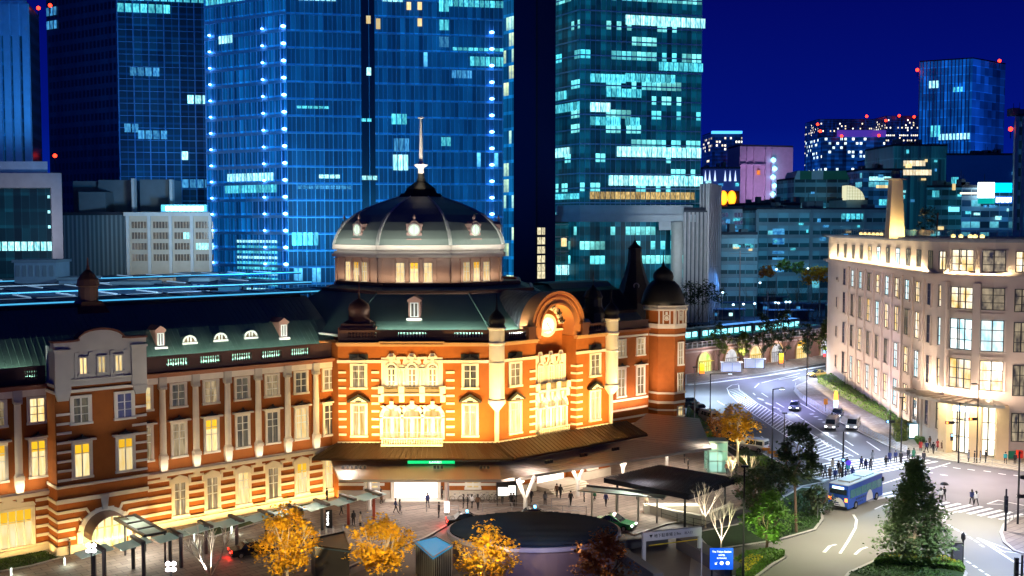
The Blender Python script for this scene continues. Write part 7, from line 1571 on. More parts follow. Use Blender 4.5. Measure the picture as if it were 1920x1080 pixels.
# ================================================================== vehicles
tyre = M('tyre', (.015, .015, .015), .9); rimm = M('rim', (.4, .4, .42), .3, .8); cg = M('car_glass', (.02, .03, .04), .06, spec=.9)
hl = M('headlight', (1, 1, 1), emit=(.9, .95, 1), es=14); tl = M('taillight', (.6, .02, .01), emit=(1, .03, .01), es=5); am = M('amber_lamp', (1, .5, .05), emit=(1, .4, .03), es=5); plate = M('plate', (.8, .8, .75), .5)
def place(m, x, y, rz): c, s = cos(rz), sin(rz); m.v = [(x+a*c-b*s, y+a*s+b*c, z) for a, b, z in m.v]; return m
def vehicle(px, py, az, label, body, kind='sedan', lights='front', cat='car', name='parked_car', roof=None, L=4.5, W_=1.7, H_=1.45, low=None, group=None, z=.0, lit=0):
    x, y = G(px, py); rz = R(az); r = root(name, (x, y, z), label, cat, group); WL[r.name] = Vector((x, y, z))
    def B(m, nm, mt, par=None, smooth=False): place(m, x, y, rz); m.v = [(a, b, c+z) for a, b, c in m.v]; return m.build(nm, mt, par or r, smooth=smooth)
    def prof(m, P_, w0, w1=None, mi=0):                      # side profile extruded across, tapered towards its upper points
        w1 = w1 or w0; zmin, zmax = min(p[1] for p in P_), max(p[1] for p in P_); k = len(P_)
        ww = [w0+(w1-w0)*((p[1]-zmin)/(zmax-zmin)) for p in P_]
        m.raw([(p[0], -w_/2, p[1]) for p, w_ in zip(P_, ww)]+[(p[0], w_/2, p[1]) for p, w_ in zip(P_, ww)], [tuple(range(k))[::-1], tuple(range(k, 2*k))]+[(i, (i+1) % k, k+(i+1) % k, k+i) for i in range(k)][::1], mi)
    h = L/2; m = MB()
    if kind == 'sedan':
        prof(m, [(-h, .35), (-h+.1, .25), (h-.1, .25), (h, .35), (h, .62), (h-.15, .74), (h-1.2, .92), (-h+.9, .95), (-h+.05, .88), (-h, .7)], W_, W_*.94); b = B(m, 'body', body)
        m = MB(); prof(m, [(h-1.25, .9), (-h+.85, .93), (-h+1.35, H_-.06), (-h+1.7, H_), (h-2.2, H_), (h-1.95, H_-.06)], W_*.9, W_*.7); cb = B(m, 'cabin', cg)
        m = MB(); prof(m, [(h-2.2, H_-.02), (-h+1.55, H_-.04), (-h+1.75, H_+.03), (h-2.3, H_+.03)], W_*.7, W_*.68); 
        for s in (-1, 1):
            for a_, b_ in (((h-1.3, .92), (h-2.15, H_)), ((-h+2.1, .92), (-h+2.15, H_)), ((-h+.95, .93), (-h+1.5, H_)), ((.1, .93), (.1, H_))): m.tube((a_[0], s*W_*.45, a_[1]), (b_[0], s*W_*.355, b_[1]), .035, seg=4)
        B(m, 'roof', roof or body)
    else:
        prof(m, [(-h, .35), (-h+.1, .25), (h-.1, .25), (h, .35), (h, .8), (h-.35, 1.0), (h-.9, H_-.12), (h-1.3, H_), (-h+.15, H_), (-h, H_-.15)], W_, W_*.9); b = B(m, 'body', body)
        m = MB(); 
        for s in (-1, 1):
            for x0, x1 in ((-h+.25, -h+1.3), (-h+1.4, .1), (.2, h-1.2)): m.hexa([(x0, s*W_*.475-.02, H_*.57), (x1, s*W_*.475-.02, H_*.57), (x1, s*W_*.475+.02, H_*.57), (x0, s*W_*.475+.02, H_*.57), (x0, s*W_*.455-.02, H_*.87), (x1-(.35 if x1 > h-1.5 else 0), s*W_*.455-.02, H_*.87), (x1-(.35 if x1 > h-1.5 else 0), s*W_*.455+.02, H_*.87), (x0, s*W_*.455+.02, H_*.87)])
        m.face([(h-.36, -W_*.42, 1.03), (h-.36, W_*.42, 1.03), (h-.86, W_*.4, H_-.16), (h-.86, -W_*.4, H_-.16)]); m.box(-h-.015, -h+.02, -W_*.38, W_*.38, H_*.6, H_*.86)
        B(m, 'window', cg)
    for sx_ in (-1, 1):
        for s in (-1, 1):
            m = MB(); cx_ = sx_*h*.62; n0 = len(m.v)
            for nm, rr, dd, mt in (('tyre', .32, .11, tyre), ):
                vs = [(cx_+.32*cos(2*pi*i/14), s*(W_/2-.1)+k*.11, .32+.32*sin(2*pi*i/14)) for k in (-1, 1) for i in range(14)]
                m.raw(vs, [tuple(range(14)), tuple(range(14, 28))[::-1]]+[(i, (i+1) % 14, 14+(i+1) % 14, 14+i) for i in range(14)])
            wq = B(m, 'wheel', tyre); m = MB(); vs = [(cx_+.19*cos(2*pi*i/10), s*(W_/2+.02), .32+.19*sin(2*pi*i/10)) for i in range(10)]; m.face(vs); B(m, 'rim', rimm, wq)
    for s in (-1, 1):
        m = MB(); m.box(h-.06, h+.03, s*W_*.36-.16, s*W_*.36+.16, .58, .72); B(m, 'headlight', hl if lights in ('front', 'both') else plate)
        m = MB(); m.box(-h-.03, -h+.06, s*W_*.38-.12, s*W_*.38+.12, .68, .86); B(m, 'taillight', tl if lights in ('back', 'both') else M('lens_red', (.3, .02, .02), .3))
    m = MB(); m.box(-h-.02, -h, -.2, .2, .45, .6); m.box(h, h+.02, -.2, .2, .38, .52); B(m, 'number_plate', plate)
    m = MB(); m.box(h-.1, h+.04, -W_*.48, W_*.48, .27, .42); m.box(-h-.04, -h+.1, -W_*.48, W_*.48, .3, .45); B(m, 'bumper', low or dkmetal)
    if lights in ('front', 'both') and lit:
        c, s = cos(rz), sin(rz)
        for q in (-.6, .6): light('SPOT', (x+c*(h+.1)-s*q, y+s*(h+.1)+c*q, .66), (x+c*(h+8), y+s*(h+8), .0), lit, (.8, .9, 1), .06, spot=50, name='headlight_beam')
    if lights in ('back', 'both') and lit: light('POINT', (x-cos(rz)*(h+.35), y-sin(rz)*(h+.35), .75), None, 22, (1, .03, .02), .1, name='taillight_glow')
    return r, B
paintm = lambda n, c: M('paint_'+n, c, .25, .3, var=.03)
vehicle(1490, 768, 250, 'dark hatchback with headlights on, alone in the middle lane', paintm('slate', (.06, .08, .12)), L=4.3, H_=1.5, lit=60, name='moving_car')
vehicle(1560, 803, 245, 'silver minivan with glaring headlights stopped before the crossing', paintm('silver', (.5, .48, .45)), 'van', L=4.8, H_=1.85, lit=90, name='minivan', cat='van')
vehicle(1600, 803, 245, 'white van in the kerb lane beside the silver minivan', paintm('white', (.8, .8, .82)), 'van', L=4.7, H_=1.9, lit=60, name='van', cat='van')
vehicle(1570, 782, 245, 'dark taxi with amber lamps behind the silver minivan', paintm('navy', (.03, .04, .1)), L=4.6, lit=50, name='taxi', cat='taxi')
vehicle(1533, 706, 200, 'yellow taxi passing in front of the corner building', paintm('yellow', (.8, .6, .15)), L=4.6, lit=60, name='taxi', cat='taxi')
vehicle(1328, 792, 110, 'white box van parked on the verge behind the canopy', paintm('cream', (.7, .6, .5)), 'van', 'none', L=4.6, H_=2.2, name='parked_van', cat='van')
vehicle(1310, 772, 110, 'dark car parked beyond the white box van', paintm('maroon', (.15, .05, .04)), 'sedan', 'none', name='parked_car')
vehicle(1293, 760, 110, 'black car parked beside the end tower', paintm('black', (.02, .02, .025)), 'sedan', 'none', name='parked_car')
vehicle(1412, 845, 140, 'small white truck behind the verge shrubs', paintm('white', (.8, .8, .82)), 'van', 'none', L=4.2, H_=1.9, name='parked_truck', cat='truck')
v, B = vehicle(876, 985, 12, 'taxi with glowing red tail lamps behind the round dark roof', paintm('black', (.02, .02, .025)), lights='back', lit=1, name='taxi', cat='taxi', group='taxis in the taxi lane')
v2, B2 = vehicle(1003, 976, 10, 'dark taxi with a blue roof lamp, its body hidden by the round roof', paintm('black', (.02, .02, .025)), lights='none', name='taxi', cat='taxi', group='taxis in the taxi lane')
v3, B3 = vehicle(1152, 990, -28, 'green taxi with a yellow side stripe leaving the taxi rank', paintm('green', (.03, .3, .1)), lights='front', lit=50, name='taxi', cat='taxi', group='taxis in the taxi lane')
bl = M('roof_lamp_blue', (.3, .6, 1), emit=(.1, .45, 1), es=9)
for B_, mt in ((B, bl), (B2, bl), (B3, M('roof_lamp_pink', (1, .8, .8), emit=(1, .7, .6), es=7))): m = MB(); m.box(-.1, .1, -.2, .2, 1.48, 1.66); B_(m, 'roof_lamp', mt)
m = MB()
for s in (-1, 1): m.box(-1.5, -.2, s*.86-.01, s*.86+.01, .5, .75)
B3(m, 'stripe', M('stripe_yellow', (.7, .5, .05), .5))
vehicle(474, 1040, 30, 'dark car with red tail lamps half hidden behind the golden tree at the left', paintm('black', (.02, .02, .025)), lights='back', lit=1, name='taxi', cat='taxi', group='taxis in the taxi lane')
# bus
bx, by = G(1571, 957); ba = R(47); bc = (bx+4.6*cos(ba), by+4.6*sin(ba)); bus = root('city_bus', (*bc, 0), 'blue city bus seen from behind with pale roof, leaving the bus bay', 'bus')
def BB(m, nm, mt, par=None): place(m, bc[0], bc[1], ba); return m.build(nm, mt, par or bus)
bp = M('bus_blue', (.02, .09, .5), .3, .2, var=.05); bwht = M('bus_white', (.75, .75, .78), .4); Hb = 2.95
m = MB(); m.hexa([(-4.6, -1.2, .32), (4.6, -1.2, .32), (4.6, 1.2, .32), (-4.6, 1.2, .32), (-4.5, -1.15, Hb), (4.5, -1.15, Hb), (4.5, 1.15, Hb), (-4.5, 1.15, Hb)]); BB(m, 'body', bp)
m = MB(); m.box(-4.5, 4.5, -1.16, 1.16, Hb+.01, Hb+.1); m.box(-3.2, -.2, -.75, .75, Hb+.1, Hb+.28); m.box(.6, 3.2, -.7, .7, Hb+.1, Hb+.22); BB(m, 'roof', M('bus_roof', (.6, .58, .5), .5))
m = MB()
for s in (-1, 1):
    for i in range(6): x0 = -4.0+1.4*i; m.box(x0, x0+1.28, s*1.19-.02, s*1.19+.02, 1.45, 2.4)
BB(m, 'side_window', pane_mat('pane_bus', (.0, .1, .13), (.05, .45, .5), .5, 3)); 
m = MB(); m.box(-4.62, -4.54, -1.02, 1.02, 1.9, 2.5); rw = BB(m, 'rear_window', cg); m = MB(); m.box(-4.66, -4.63, -.7, .7, 2.5, 2.78); BB(m, 'destination_sign', M('sign_cool', (.8, .9, 1), emit=(.6, .9, 1), es=1.8))
m = MB(); vs = arcpts(0, .55, .85, 0, pi, 12, .95); m.raw([(-4.63, a_, b_) for a_, b_ in vs], [tuple(range(len(vs)))]); m.raw([(1.0+.9*cos(pi*i/10), -1.222, .4+1.2*sin(pi*i/10)) for i in range(11)], [tuple(range(11))]); BB(m, 'white_panel', bwht)
m = MB()
for i in range(6): m.box(-2.6+.45*i, -2.3+.45*i, -1.225, -1.21, 1.0, 1.25)
for i in range(4): m.box(-2.4+.45*i, -2.15+.45*i, -1.225, -1.21, .65, .8)
m.box(-4.66, -4.64, -.3, .35, .62, .72); m.box(-4.66, -4.64, -.1, .5, .85, .98); BB(m, 'side_lettering', M('bus_blue_dark', (.01, .03, .15), .4))
for s in (-1, 1): m = MB(); m.box(-4.66, -4.6, s*.98-.14, s*.98+.14, 1.15, 1.5); BB(m, 'taillight', M('taillight_orange', (1, .2, .02), emit=(1, .16, .02), es=8))
for cx_ in (-2.6, 2.9):
    for s in (-1, 1):
        m = MB(); vs = [(cx_+.46*cos(2*pi*i/14), s*1.12+k*.12, .46+.46*sin(2*pi*i/14)) for k in (-1, 1) for i in range(14)]; m.raw(vs, [tuple(range(14)), tuple(range(14, 28))[::-1]]+[(i, (i+1) % 14, 14+(i+1) % 14, 14+i) for i in range(14)]); wq = BB(m, 'wheel', tyre)
        m = MB(); m.raw([(cx_+.26*cos(2*pi*i/10), s*1.245, .46+.26*sin(2*pi*i/10)) for i in range(10)], [tuple(range(10))]); BB(m, 'rim', rimm, wq)
m = MB(); m.box(-4.7, -4.6, -1.1, 1.1, .35, .55); m.box(4.4, 4.75, -1.3, -1.2, 2.0, 2.5); BB(m, 'bumper', dkmetal)
# bicycles against the wall
r0 = None
for i, px in enumerate((856, 871, 884, 898, 910, 924, 932)):
    if i == 0:
        b0 = root('bicycle', (0, 0, 0), '', 'bicycle', 'bicycles parked at the wall'); WL[b0.name] = Vector((0, 0, 0))
        for q in (-.52, .52):
            m = MB(); P_ = [(q+.33*cos(2*pi*k/16), 0, .34+.33*sin(2*pi*k/16)) for k in range(17)]; m.path(P_, .022, 5)
            for k in range(4): a_ = pi*k/4; m.tube((q-.32*cos(a_), 0, .34-.32*sin(a_)), (q+.32*cos(a_), 0, .34+.32*sin(a_)), .006, seg=3)
            m.build('wheel', tyre, b0)
        m = MB()
        for a_, b_ in (((-.52, .34), (-.05, .3)), ((-.05, .3), (.38, .8)), ((-.05, .3), (-.2, .85)), ((-.2, .75), (.36, .75)), ((-.52, .34), (-.2, .78)), ((.38, .95), (.52, .34))): m.tube((a_[0], 0, a_[1]), (b_[0], 0, b_[1]), .02, seg=5)
        m.build('frame', M('cycle_frame', (.6, .6, .62), .3, .7), b0); m = MB(); m.tube((.36, -.25, .98), (.36, .25, .98), .015, seg=5); m.build('handlebar', dkmetal, b0); m = MB(); m.box(-.32, -.1, -.07, .07, .86, .91); m.build('saddle', dkmetal, b0)
        tb = tree_of(b0)
    x, y = G(px, 942); r_ = b0 if i == 0 else dup(b0, (x, y, .12), R(12+i*9), tree=tb)
    if i == 0: b0.location = (x, y, .12); b0.rotation_euler[2] = R(12)
    r_['label'] = 'bicycle parked at the pavilion wall, %s' % ['first from the left', 'second from the left', 'third from the left', 'middle of the row', 'third from the right', 'second from the right', 'nearest the information board'][i]
# ================================================================== forecourt structures
# round vent building with dark elliptical roof
ec = G(1001, 992, 3.3); erx, ery = 8.4, 6.2
rb = root('round_pavilion', (ec[0], ec[1], 0), 'low round building with dark ribbed elliptical roof in the forecourt', 'pavilion')
def ell(f, n=48): return [(ec[0]+erx*f*cos(2*pi*i/n), ec[1]+ery*f*sin(2*pi*i/n)) for i in range(n)]
m = MB(); m.prism(ell(.93), 0, 2.9); m.build('wall', M('wall_plum', (.16, .11, .12), .7), rb)
m = MB(); m.prism(ell(1.0), 2.9, 3.3); m.build('rim', M('rim_pale', (.32, .3, .36), .5, .3), rb)
m = MB(); m.prism(ell(.965), 3.3, 3.42); m.build('roof', M('roof_navy', (.002, .012, .028), .6, 0, var=.4, scale=.5, spec=.12), rb)
for i in range(-15, 16):
    yy = i*.4; hw = erx*.955*sqrt(max(0, 1-(yy/(ery*.955))**2))
    m = MB(); m.tube((ec[0]-hw, ec[1]+yy, 3.45), (ec[0]+hw, ec[1]+yy, 3.45), .045, seg=4); m.build('roof_rib', M('rib_steel', (.012, .03, .05), .6, 0, spec=.15), rb)
# dark wedge shaped box
def wedge(label, top, z, name, wallm, topm, cat='structure'):
    pts = [G(px, py, z) for px, py in top]; ar = sum(a[0]*b[1]-b[0]*a[1] for a, b in zip(pts, pts[1:]+pts[:1])); pts = pts if ar > 0 else pts[::-1]
    c = (sum(p[0] for p in pts)/len(pts), sum(p[1] for p in pts)/len(pts)); r = root(name, (*c, 0), label, cat)
    m = MB(); m.prism([(c[0]+(p[0]-c[0])*.96, c[1]+(p[1]-c[1])*.96) for p in pts], 0, z-.15, 0, [(c[0]+(p[0]-c[0])*.985, c[1]+(p[1]-c[1])*.985) for p in pts]); m.build('wall', wallm, r)
    m = MB(); m.prism(pts, z-.15, z); m.build('roof', topm, r); return r, pts, c
bx_ = M('box_black', (.03, .03, .035), .5, .3); bt_ = M('box_top_blue', (.05, .09, .14), .4, .3)
r_, pts, c = wedge('black sloping box housing between the golden trees', [(582, 1012), (646, 998), (656, 1033), (604, 1026), (590, 1024)], 3.2, 'vent_housing', bx_, bt_, 'housing')
m = MB(); 
for a, b in zip(pts, pts[1:]+pts[:1]): m.tube((*a, 3.25), (*b, 3.25), .09, seg=5)
m.build('edge_trim', dkmetal, r_)
r_, pts, c = wedge('dark louvred housing with a bright blue glass skylight', [(778, 1016), (818, 1007), (848, 1023), (812, 1046)], 2.9, 'skylight_housing', bx_, M('skylight_blue', (.0, .08, .15), .4, emit=(.0, .3, .62), es=.75, spec=.1), 'housing')
m = MB()
for a, b in zip(pts, pts[1:]+pts[:1]):
    m.tube((*a, 2.95), (*b, 2.95), .07, seg=5)
    for k in range(9):
        f = (k+.5)/9; x, y = a[0]+(b[0]-a[0])*f, a[1]+(b[1]-a[1])*f; m.tube((x, y, .1), (x, y, 2.7), .03, seg=4)
m.build('louvre', stl, r_)
# dark hip pavilion roof
zr = 4.0; q = [G(px, py, zr) for px, py in ((1132, 896), (1291, 928), (1384, 896), (1238, 871))]
pv = root('dark_pavilion', (*G(1240, 965), 0), 'flat black ribbed pavilion roof on slim posts right of the round roof', 'pavilion')
m = MB(); m.prism(q, zr-.55, zr); m.build('roof', M('pavilion_black', (.008, .008, .014), .6, spec=.12), pv)
for i in range(1, 20):
    f = i/20; a = [q[0][k]+(q[3][k]-q[0][k])*f for k in (0, 1)]; b = [q[1][k]+(q[2][k]-q[1][k])*f for k in (0, 1)]
    m = MB(); m.tube((*a, zr+.02), (*b, zr+.02), .05, seg=4); m.build('roof_rib', M('pavilion_rib', (.07, .07, .09), .4, .4), pv)
c = (sum(p[0] for p in q)/4, sum(p[1] for p in q)/4)
for f in range(4): x, y = c[0]+(q[f][0]-c[0])*.8, c[1]+(q[f][1]-c[1])*.8; m = MB(); m.tube((x, y, 0), (x, y, zr-.5), .13, seg=8); m.build('post', dkmetal, pv)
m = MB(); x, y = c; m.box(x-3.2, x+3.0, y-.6, y+.6, .1, 1.0); m.build('counter', M('counter_pale', (.5, .47, .4), .6), pv)
light('AREA', (*c, zr-.7), (*c, 0), 260, (1, .93, .75), 6, 4, name='pavilion_downlight')
# glass shelter strip in front of it
q = [G(px, py, 3.1) for px, py in ((1083, 920), (1246, 934), (1250, 928), (1100, 912))]
gs = root('glass_shelter', (*G(1170, 965), 0), 'narrow glass roofed shelter with a dark beam in front of the dark pavilion', 'shelter')
glassp = M('glass_pale', (.45, .6, .55), .15, alpha=.75); m = MB(); m.prism(q, 3.0, 3.08); m.build('glass_roof', glassp, gs)
m = MB(); m.tube((*q[3], 3.2), (*q[2], 3.2), .16, seg=4); m.tube((*q[0], 3.1), (*q[1], 3.1), .06, seg=4); m.build('beam', dkmetal, gs)
for f in (.12, .42, .68, .9): x, y = [(q[0][k]+q[3][k])/2*(1-f)+(q[1][k]+q[2][k])/2*f for k in (0, 1)]; m = MB(); m.tube((x, y, 0), (x, y, 3.0), .12, seg=8); m.build('post', M('post_beige', (.4, .36, .3), .5), gs)
x, y = G(1190, 975); m = MB(); wl_ = root('low_wall', (*G(1290, 985), 0), 'long low pale concrete wall curving below the dark pavilion', 'wall'); P_ = [G(1212, 962), G(1260, 975), G(1315, 985), G(1340, 975), G(1372, 962)]
for a, b in zip(P_, P_[1:]): f_, L = edge_frame(a, b); f_.box(m, 0, L, -.2, .2, 0, 1.05)
m.build('wall', M('concrete_pale', (.4, .37, .32), .75), wl_); m = MB()
for a, b in zip(P_, P_[1:]): f_, L = edge_frame(a, b); f_.box(m, 0, L, -.26, .26, 1.05, 1.13)
m.build('coping', M('coping_pale', (.55, .5, .42), .7), wl_)
# glass lift
x, y = G(1342, 884); lf = root('glass_lift', (x, y, 0), 'green glass lift tower at the corner of the grey canopy', 'lift')
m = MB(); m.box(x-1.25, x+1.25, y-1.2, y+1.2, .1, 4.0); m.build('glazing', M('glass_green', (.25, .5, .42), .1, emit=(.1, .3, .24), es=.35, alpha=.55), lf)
m = MB()
for a in (-1.27, 0, 1.27):
    for b in (-1.22, 1.22): m.box(x+a-.05, x+a+.05, y+b-.05, y+b+.05, 0, 4.1)
for z in (.1, 1.6, 2.9, 4.05): m.box(x-1.3, x+1.3, y-1.27, y-1.2, z, z+.09); m.box(x-1.3, x-1.25, y-1.2, y+1.2, z, z+.09)
m.build('frame', M('frame_green', (.15, .25, .22), .4), lf); m = MB(); m.box(x-1.4, x+1.4, y-1.3, y+1.3, 4.14, 4.3); m.build('roof', M('frame_green', (.15, .25, .22)), lf)
m = MB(); m.box(x-.7, x+.7, y-.6, y+.7, .15, 2.4); m.build('cabin', M('cabin_lit', (.7, .9, .85), emit=(.5, .95, .85), es=.9), lf)
# canopies along the wing
a0 = Vector((-18.7, 113.3)); d40 = Vector((cos(R(40)), sin(R(40)))); n40 = Vector((sin(R(40)), -cos(R(40))))
words = ['nearest the dome pavilion, on a red post', 'second from the dome pavilion, on a red post', 'third from the pavilion, on a dark post', 'fourth from the pavilion, on a dark post', 'fifth, above the golden tree', 'sixth, left of the golden tree', 'seventh, behind the bare tree', 'eighth, large and low by the hotel path', 'ninth, beside the archway path', 'tenth and leftmost, tall dark frame']
for i in range(10):
    s = 4.5-3.25*i if i < 7 else 4.5-3.25*6-3.6*(i-6); c = a0+d40*s+n40*(0 if i < 7 else 1.2); big = i >= 7
    r_ = root('path_canopy', (*c, 0), 'glass canopy of the wing path, '+words[i], 'canopy', 'glass canopies along the wing'); H_ = 3.0 if not big else 3.1
    A = lambda s_, n_, z: (c[0]+d40[0]*s_+n40[0]*n_, c[1]+d40[1]*s_+n40[1]*n_, z)
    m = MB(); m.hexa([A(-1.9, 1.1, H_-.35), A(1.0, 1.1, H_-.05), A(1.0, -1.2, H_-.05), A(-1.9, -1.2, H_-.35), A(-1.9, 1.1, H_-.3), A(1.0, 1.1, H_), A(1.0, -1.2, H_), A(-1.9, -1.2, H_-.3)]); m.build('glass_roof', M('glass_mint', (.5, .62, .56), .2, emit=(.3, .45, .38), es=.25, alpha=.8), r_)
    m = MB(); m.hexa([A(-.25, 1.5, H_+.02), A(.15, 1.5, H_+.02), A(.15, -1.5, H_+.02), A(-.25, -1.5, H_+.02), A(-.25, 1.5, H_+.27), A(.15, 1.5, H_+.27), A(.15, -1.5, H_+.27), A(-.25, -1.5, H_+.27)]); m.build('beam', M('beam_dark', (.06, .055, .055), .5), r_)
    for n_ in ((0,) if not big else (-1.3, 1.3)):
        m = MB(); p_ = A(0, n_, 0); m.box(p_[0]-.14, p_[0]+.14, p_[1]-.14, p_[1]+.14, 0, H_); m.build('post', M('post_red', (.35, .06, .03), .6) if i < 2 else M('beam_dark', (.06, .055, .055)), r_)
lc = root('entrance_link', FP.p(tcx+1.5, 3, 0), 'dark framed glass link canopy leading out of the hotel archway', 'canopy')
m = MB(); T0, T1 = tcx+.6, tcx+2.6
for t in (T0, T1): m.hexa([FP.p(t-.12, 9.2, 3.1), FP.p(t+.12, 9.2, 3.1), FP.p(t+.12, 1.2, 3.1), FP.p(t-.12, 1.2, 3.1), FP.p(t-.12, 9.2, 3.35), FP.p(t+.12, 9.2, 3.35), FP.p(t+.12, 1.2, 3.35), FP.p(t-.12, 1.2, 3.35)])
for n in (1.3, 3.9, 6.5, 9.1): FP.box(m, T0, T1, n-.12, n+.12, 3.1, 3.3)
m.build('frame', M('beam_dark', (.06, .055, .055)), lc)
for n in (1.3, 3.9, 6.5): m = MB(); FP.box(m, T0+.2, T1-.2, n+.2, n+2.4, 3.15, 3.2); m.build('glass_panel', M('glass_mint', (.5, .62, .56)), lc)
for n, t in ((9.0, T0), (9.0, T1), (4, T0), (4, T1)): m = MB(); p_ = FP.p(t, n, 0); m.tube(p_, (p_[0], p_[1], 3.1), .1, seg=8); m.build('post', M('beam_dark', (.06, .055, .055)), lc)
light('AREA', FP.p(tcx+1.6, 5, 3.0), FP.p(tcx+1.6, 5, 0), 120, (1, .98, .85), 2, 7, name='canopy_downlight')
# cube lamps, bollards, signs
for i, (px, py, base) in enumerate(((173, 1036, 1112), (322, 1072, 1150))):
    x, y = G(px, base); z = zt(py, y); r_ = root('plaza_lamp', (x, y, 0), ['glaring white cluster lamp on a pole before the archway', 'glaring white cluster lamp on a pole at the bottom edge'][i], 'lamp', 'cluster lamps'); m = MB(); m.tube((x, y, 0), (x, y, z-.3), .06, seg=8); m.build('pole', dkmetal, r_)
    m = MB()
    for a in (-1, 1):
        for b in (-1, 1):
            m.lathe([(0, -.2), (.2, -.1), (.22, .05), (0, .22)], (x+a*.24, y, z+b*.24), 8)
    m.build('lamp_head', M('cluster_lamp', (1, 1, 1), emit=(1, .85, .9), es=12), r_); light('POINT', (x, y-.4, z), None, 60, (1, .88, .85), .3, name='plaza_lamp')
for i, (px, py) in enumerate(((121, 1062), (21, 1082), (434, 1002), (364, 1016), (565, 1012), (600, 1008), (612, 1006), (625, 1004), (644, 1000), (585, 1012))):
    x, y = G(px, py); r_ = root('bollard_light', (x, y, .1), ['short white lawn light left of the archway', 'short white lawn light at the left edge', 'white lawn light right of the bare tree', 'white lawn light behind the bare tree', 'thin white post at the golden tree', 'thin white post, second in the row', 'thin white post, third in the row', 'thin white post, fourth in the row', 'thin white post at the end of the row by the black box', 'thin white post, first in the row'][i], 'bollard', 'lawn lights' if i < 4 else 'white posts')
    m = MB(); m.lathe([(.09, 0), (.09, .7)], (x, y, .12), 8); m.build('post', M('bollard_white', (.8, .8, .8), emit=(.9, 1, .9), es=.8) if i < 4 else vcol, r_); m = MB(); m.lathe([(.1, .7), (.1, .8)], (x, y, .13), 8); m.build('cap', stl, r_)
    if i < 4: light('POINT', (x+.4, y-.3, .7), None, 14, (.85, 1, .8), .08, name='lawn_light')
x, y = G(617, 992); r_ = root('info_pillar', (x, y, 0), 'black pillar sign with white characters by the glass canopies', 'sign'); m = MB(); m.box(x-.35, x+.35, y-.08, y+.08, .1, 2.1); m.build('panel', dkmetal, r_)
text('バ\nス\nの\nり\nば', .3, (x-.12, y-.1, 1.15), (pi/2, 0, 0), M('lamp_white', (1, 1, 1)), r_); m = MB(); m.box(x-.4, x+.4, y-.15, y+.15, 0, .1); m.build('foot', stl, r_)
x, y = G(950, 950); r_ = root('info_board', (x, y, 0), 'white lit information board with dark frame under the canopy', 'sign'); m = MB(); m.box(x-1.2, x+1.2, y-.06, y+.06, 1.2, 3.0); m.build('frame', dkmetal, r_); m = MB(); m.box(x-1.0, x+.1, y-.09, y-.07, 1.3, 2.3); m.box(x+.2, x+1.05, y-.09, y-.07, 1.3, 2.5); m.build('map_panel', M('panel_lit', (1, 1, 1), emit=(.9, .92, .85), es=1.5), r_)
m = MB()
for k in range(9): m.box(x-.9+.11*k, x-.85+.11*k, y-.1, y-.095, 1.4+.1*(k % 3), 1.7+.12*(k % 4))
m.build('map_line', M('line_grey', (.2, .2, .25)), r_)
for s in (-1, 1): m = MB(); m.tube((x+s*1.1, y, 0), (x+s*1.1, y, 1.3), .05); m.build('post', dkmetal, r_)
# railing along the taxi lane
def railing(pxs_, label, h=.95, step=1.9, name='railing', z=.12, mat=None, bars_=(1.0, .5), cat='railing', group=None):
    P_ = [G(*p) for p in pxs_]; r = root(name, (*P_[0], z), label, cat, group); m = MB(); pm = MB(); mat = mat or stl
    for a, b in zip(P_, P_[1:]):
        L = hypot(b[0]-a[0], b[1]-a[1]); k = max(1, int(L/step))
        for i in range(k+1): f = i/k; x, y = a[0]+(b[0]-a[0])*f, a[1]+(b[1]-a[1])*f; pm.tube((x, y, z), (x, y, z+h), .035, seg=5)
        for q_ in bars_: m.tube((*a, z+h*q_), (*b, z+h*q_), .028, seg=5)
    m.build('rail', mat, r); pm.build('post', mat, r); return r
railing([(752, 968), (800, 962), (860, 966)], 'grey railing between plaza and taxi lane, left of the red tail lamps'); railing([(905, 962), (960, 960), (1010, 964), (1100, 968)], 'grey railing behind the round dark roof')
railing([(1034, 955), (1067, 955)], 'short barrier frame with a dark plate on the plaza', 1.15, 2, bars_=(1.0, .85), name='barrier', cat='barrier')
railing([(1240, 972), (1300, 990), (1345, 1000)], 'thin dark railing before the low concrete wall', mat=dkmetal)
railing([(1492, 727), (1490, 735), (1502, 748), (1545, 775), (1575, 792)], 'white and blue kerb railing at the bend of the street', .9, 1.6, mat=M('rail_white', (.6, .65, .75), .4), bars_=(1, .75, .5, .25))
railing([(1612, 808), (1640, 822), (1672, 838), (1700, 850)], 'white kerb railing along the van lane', .9, 1.4, mat=M('rail_white', (.6, .65, .75), .4), bars_=(1, .75, .5, .25))
railing([(1800, 869), (1860, 876), (1920, 886), (1960, 892)], 'thin grey railing along the corner kerb', .9, 2.2)
railing([(1500, 715), (1530, 708), (1560, 700)], 'row of slim grey bollard rails beside the yellow taxi', .8, 2.5, bars_=(.9,))
railing([(1533, 975), (1532, 950), (1545, 940)], 'curved grey hoop railing left of the blue bus', 1.3, 3, bars_=(1,))
railing([(1886, 985), (1900, 976), (1920, 970)], 'grey railing on the island at the right edge', .9, 1.2, bars_=(1, .5))
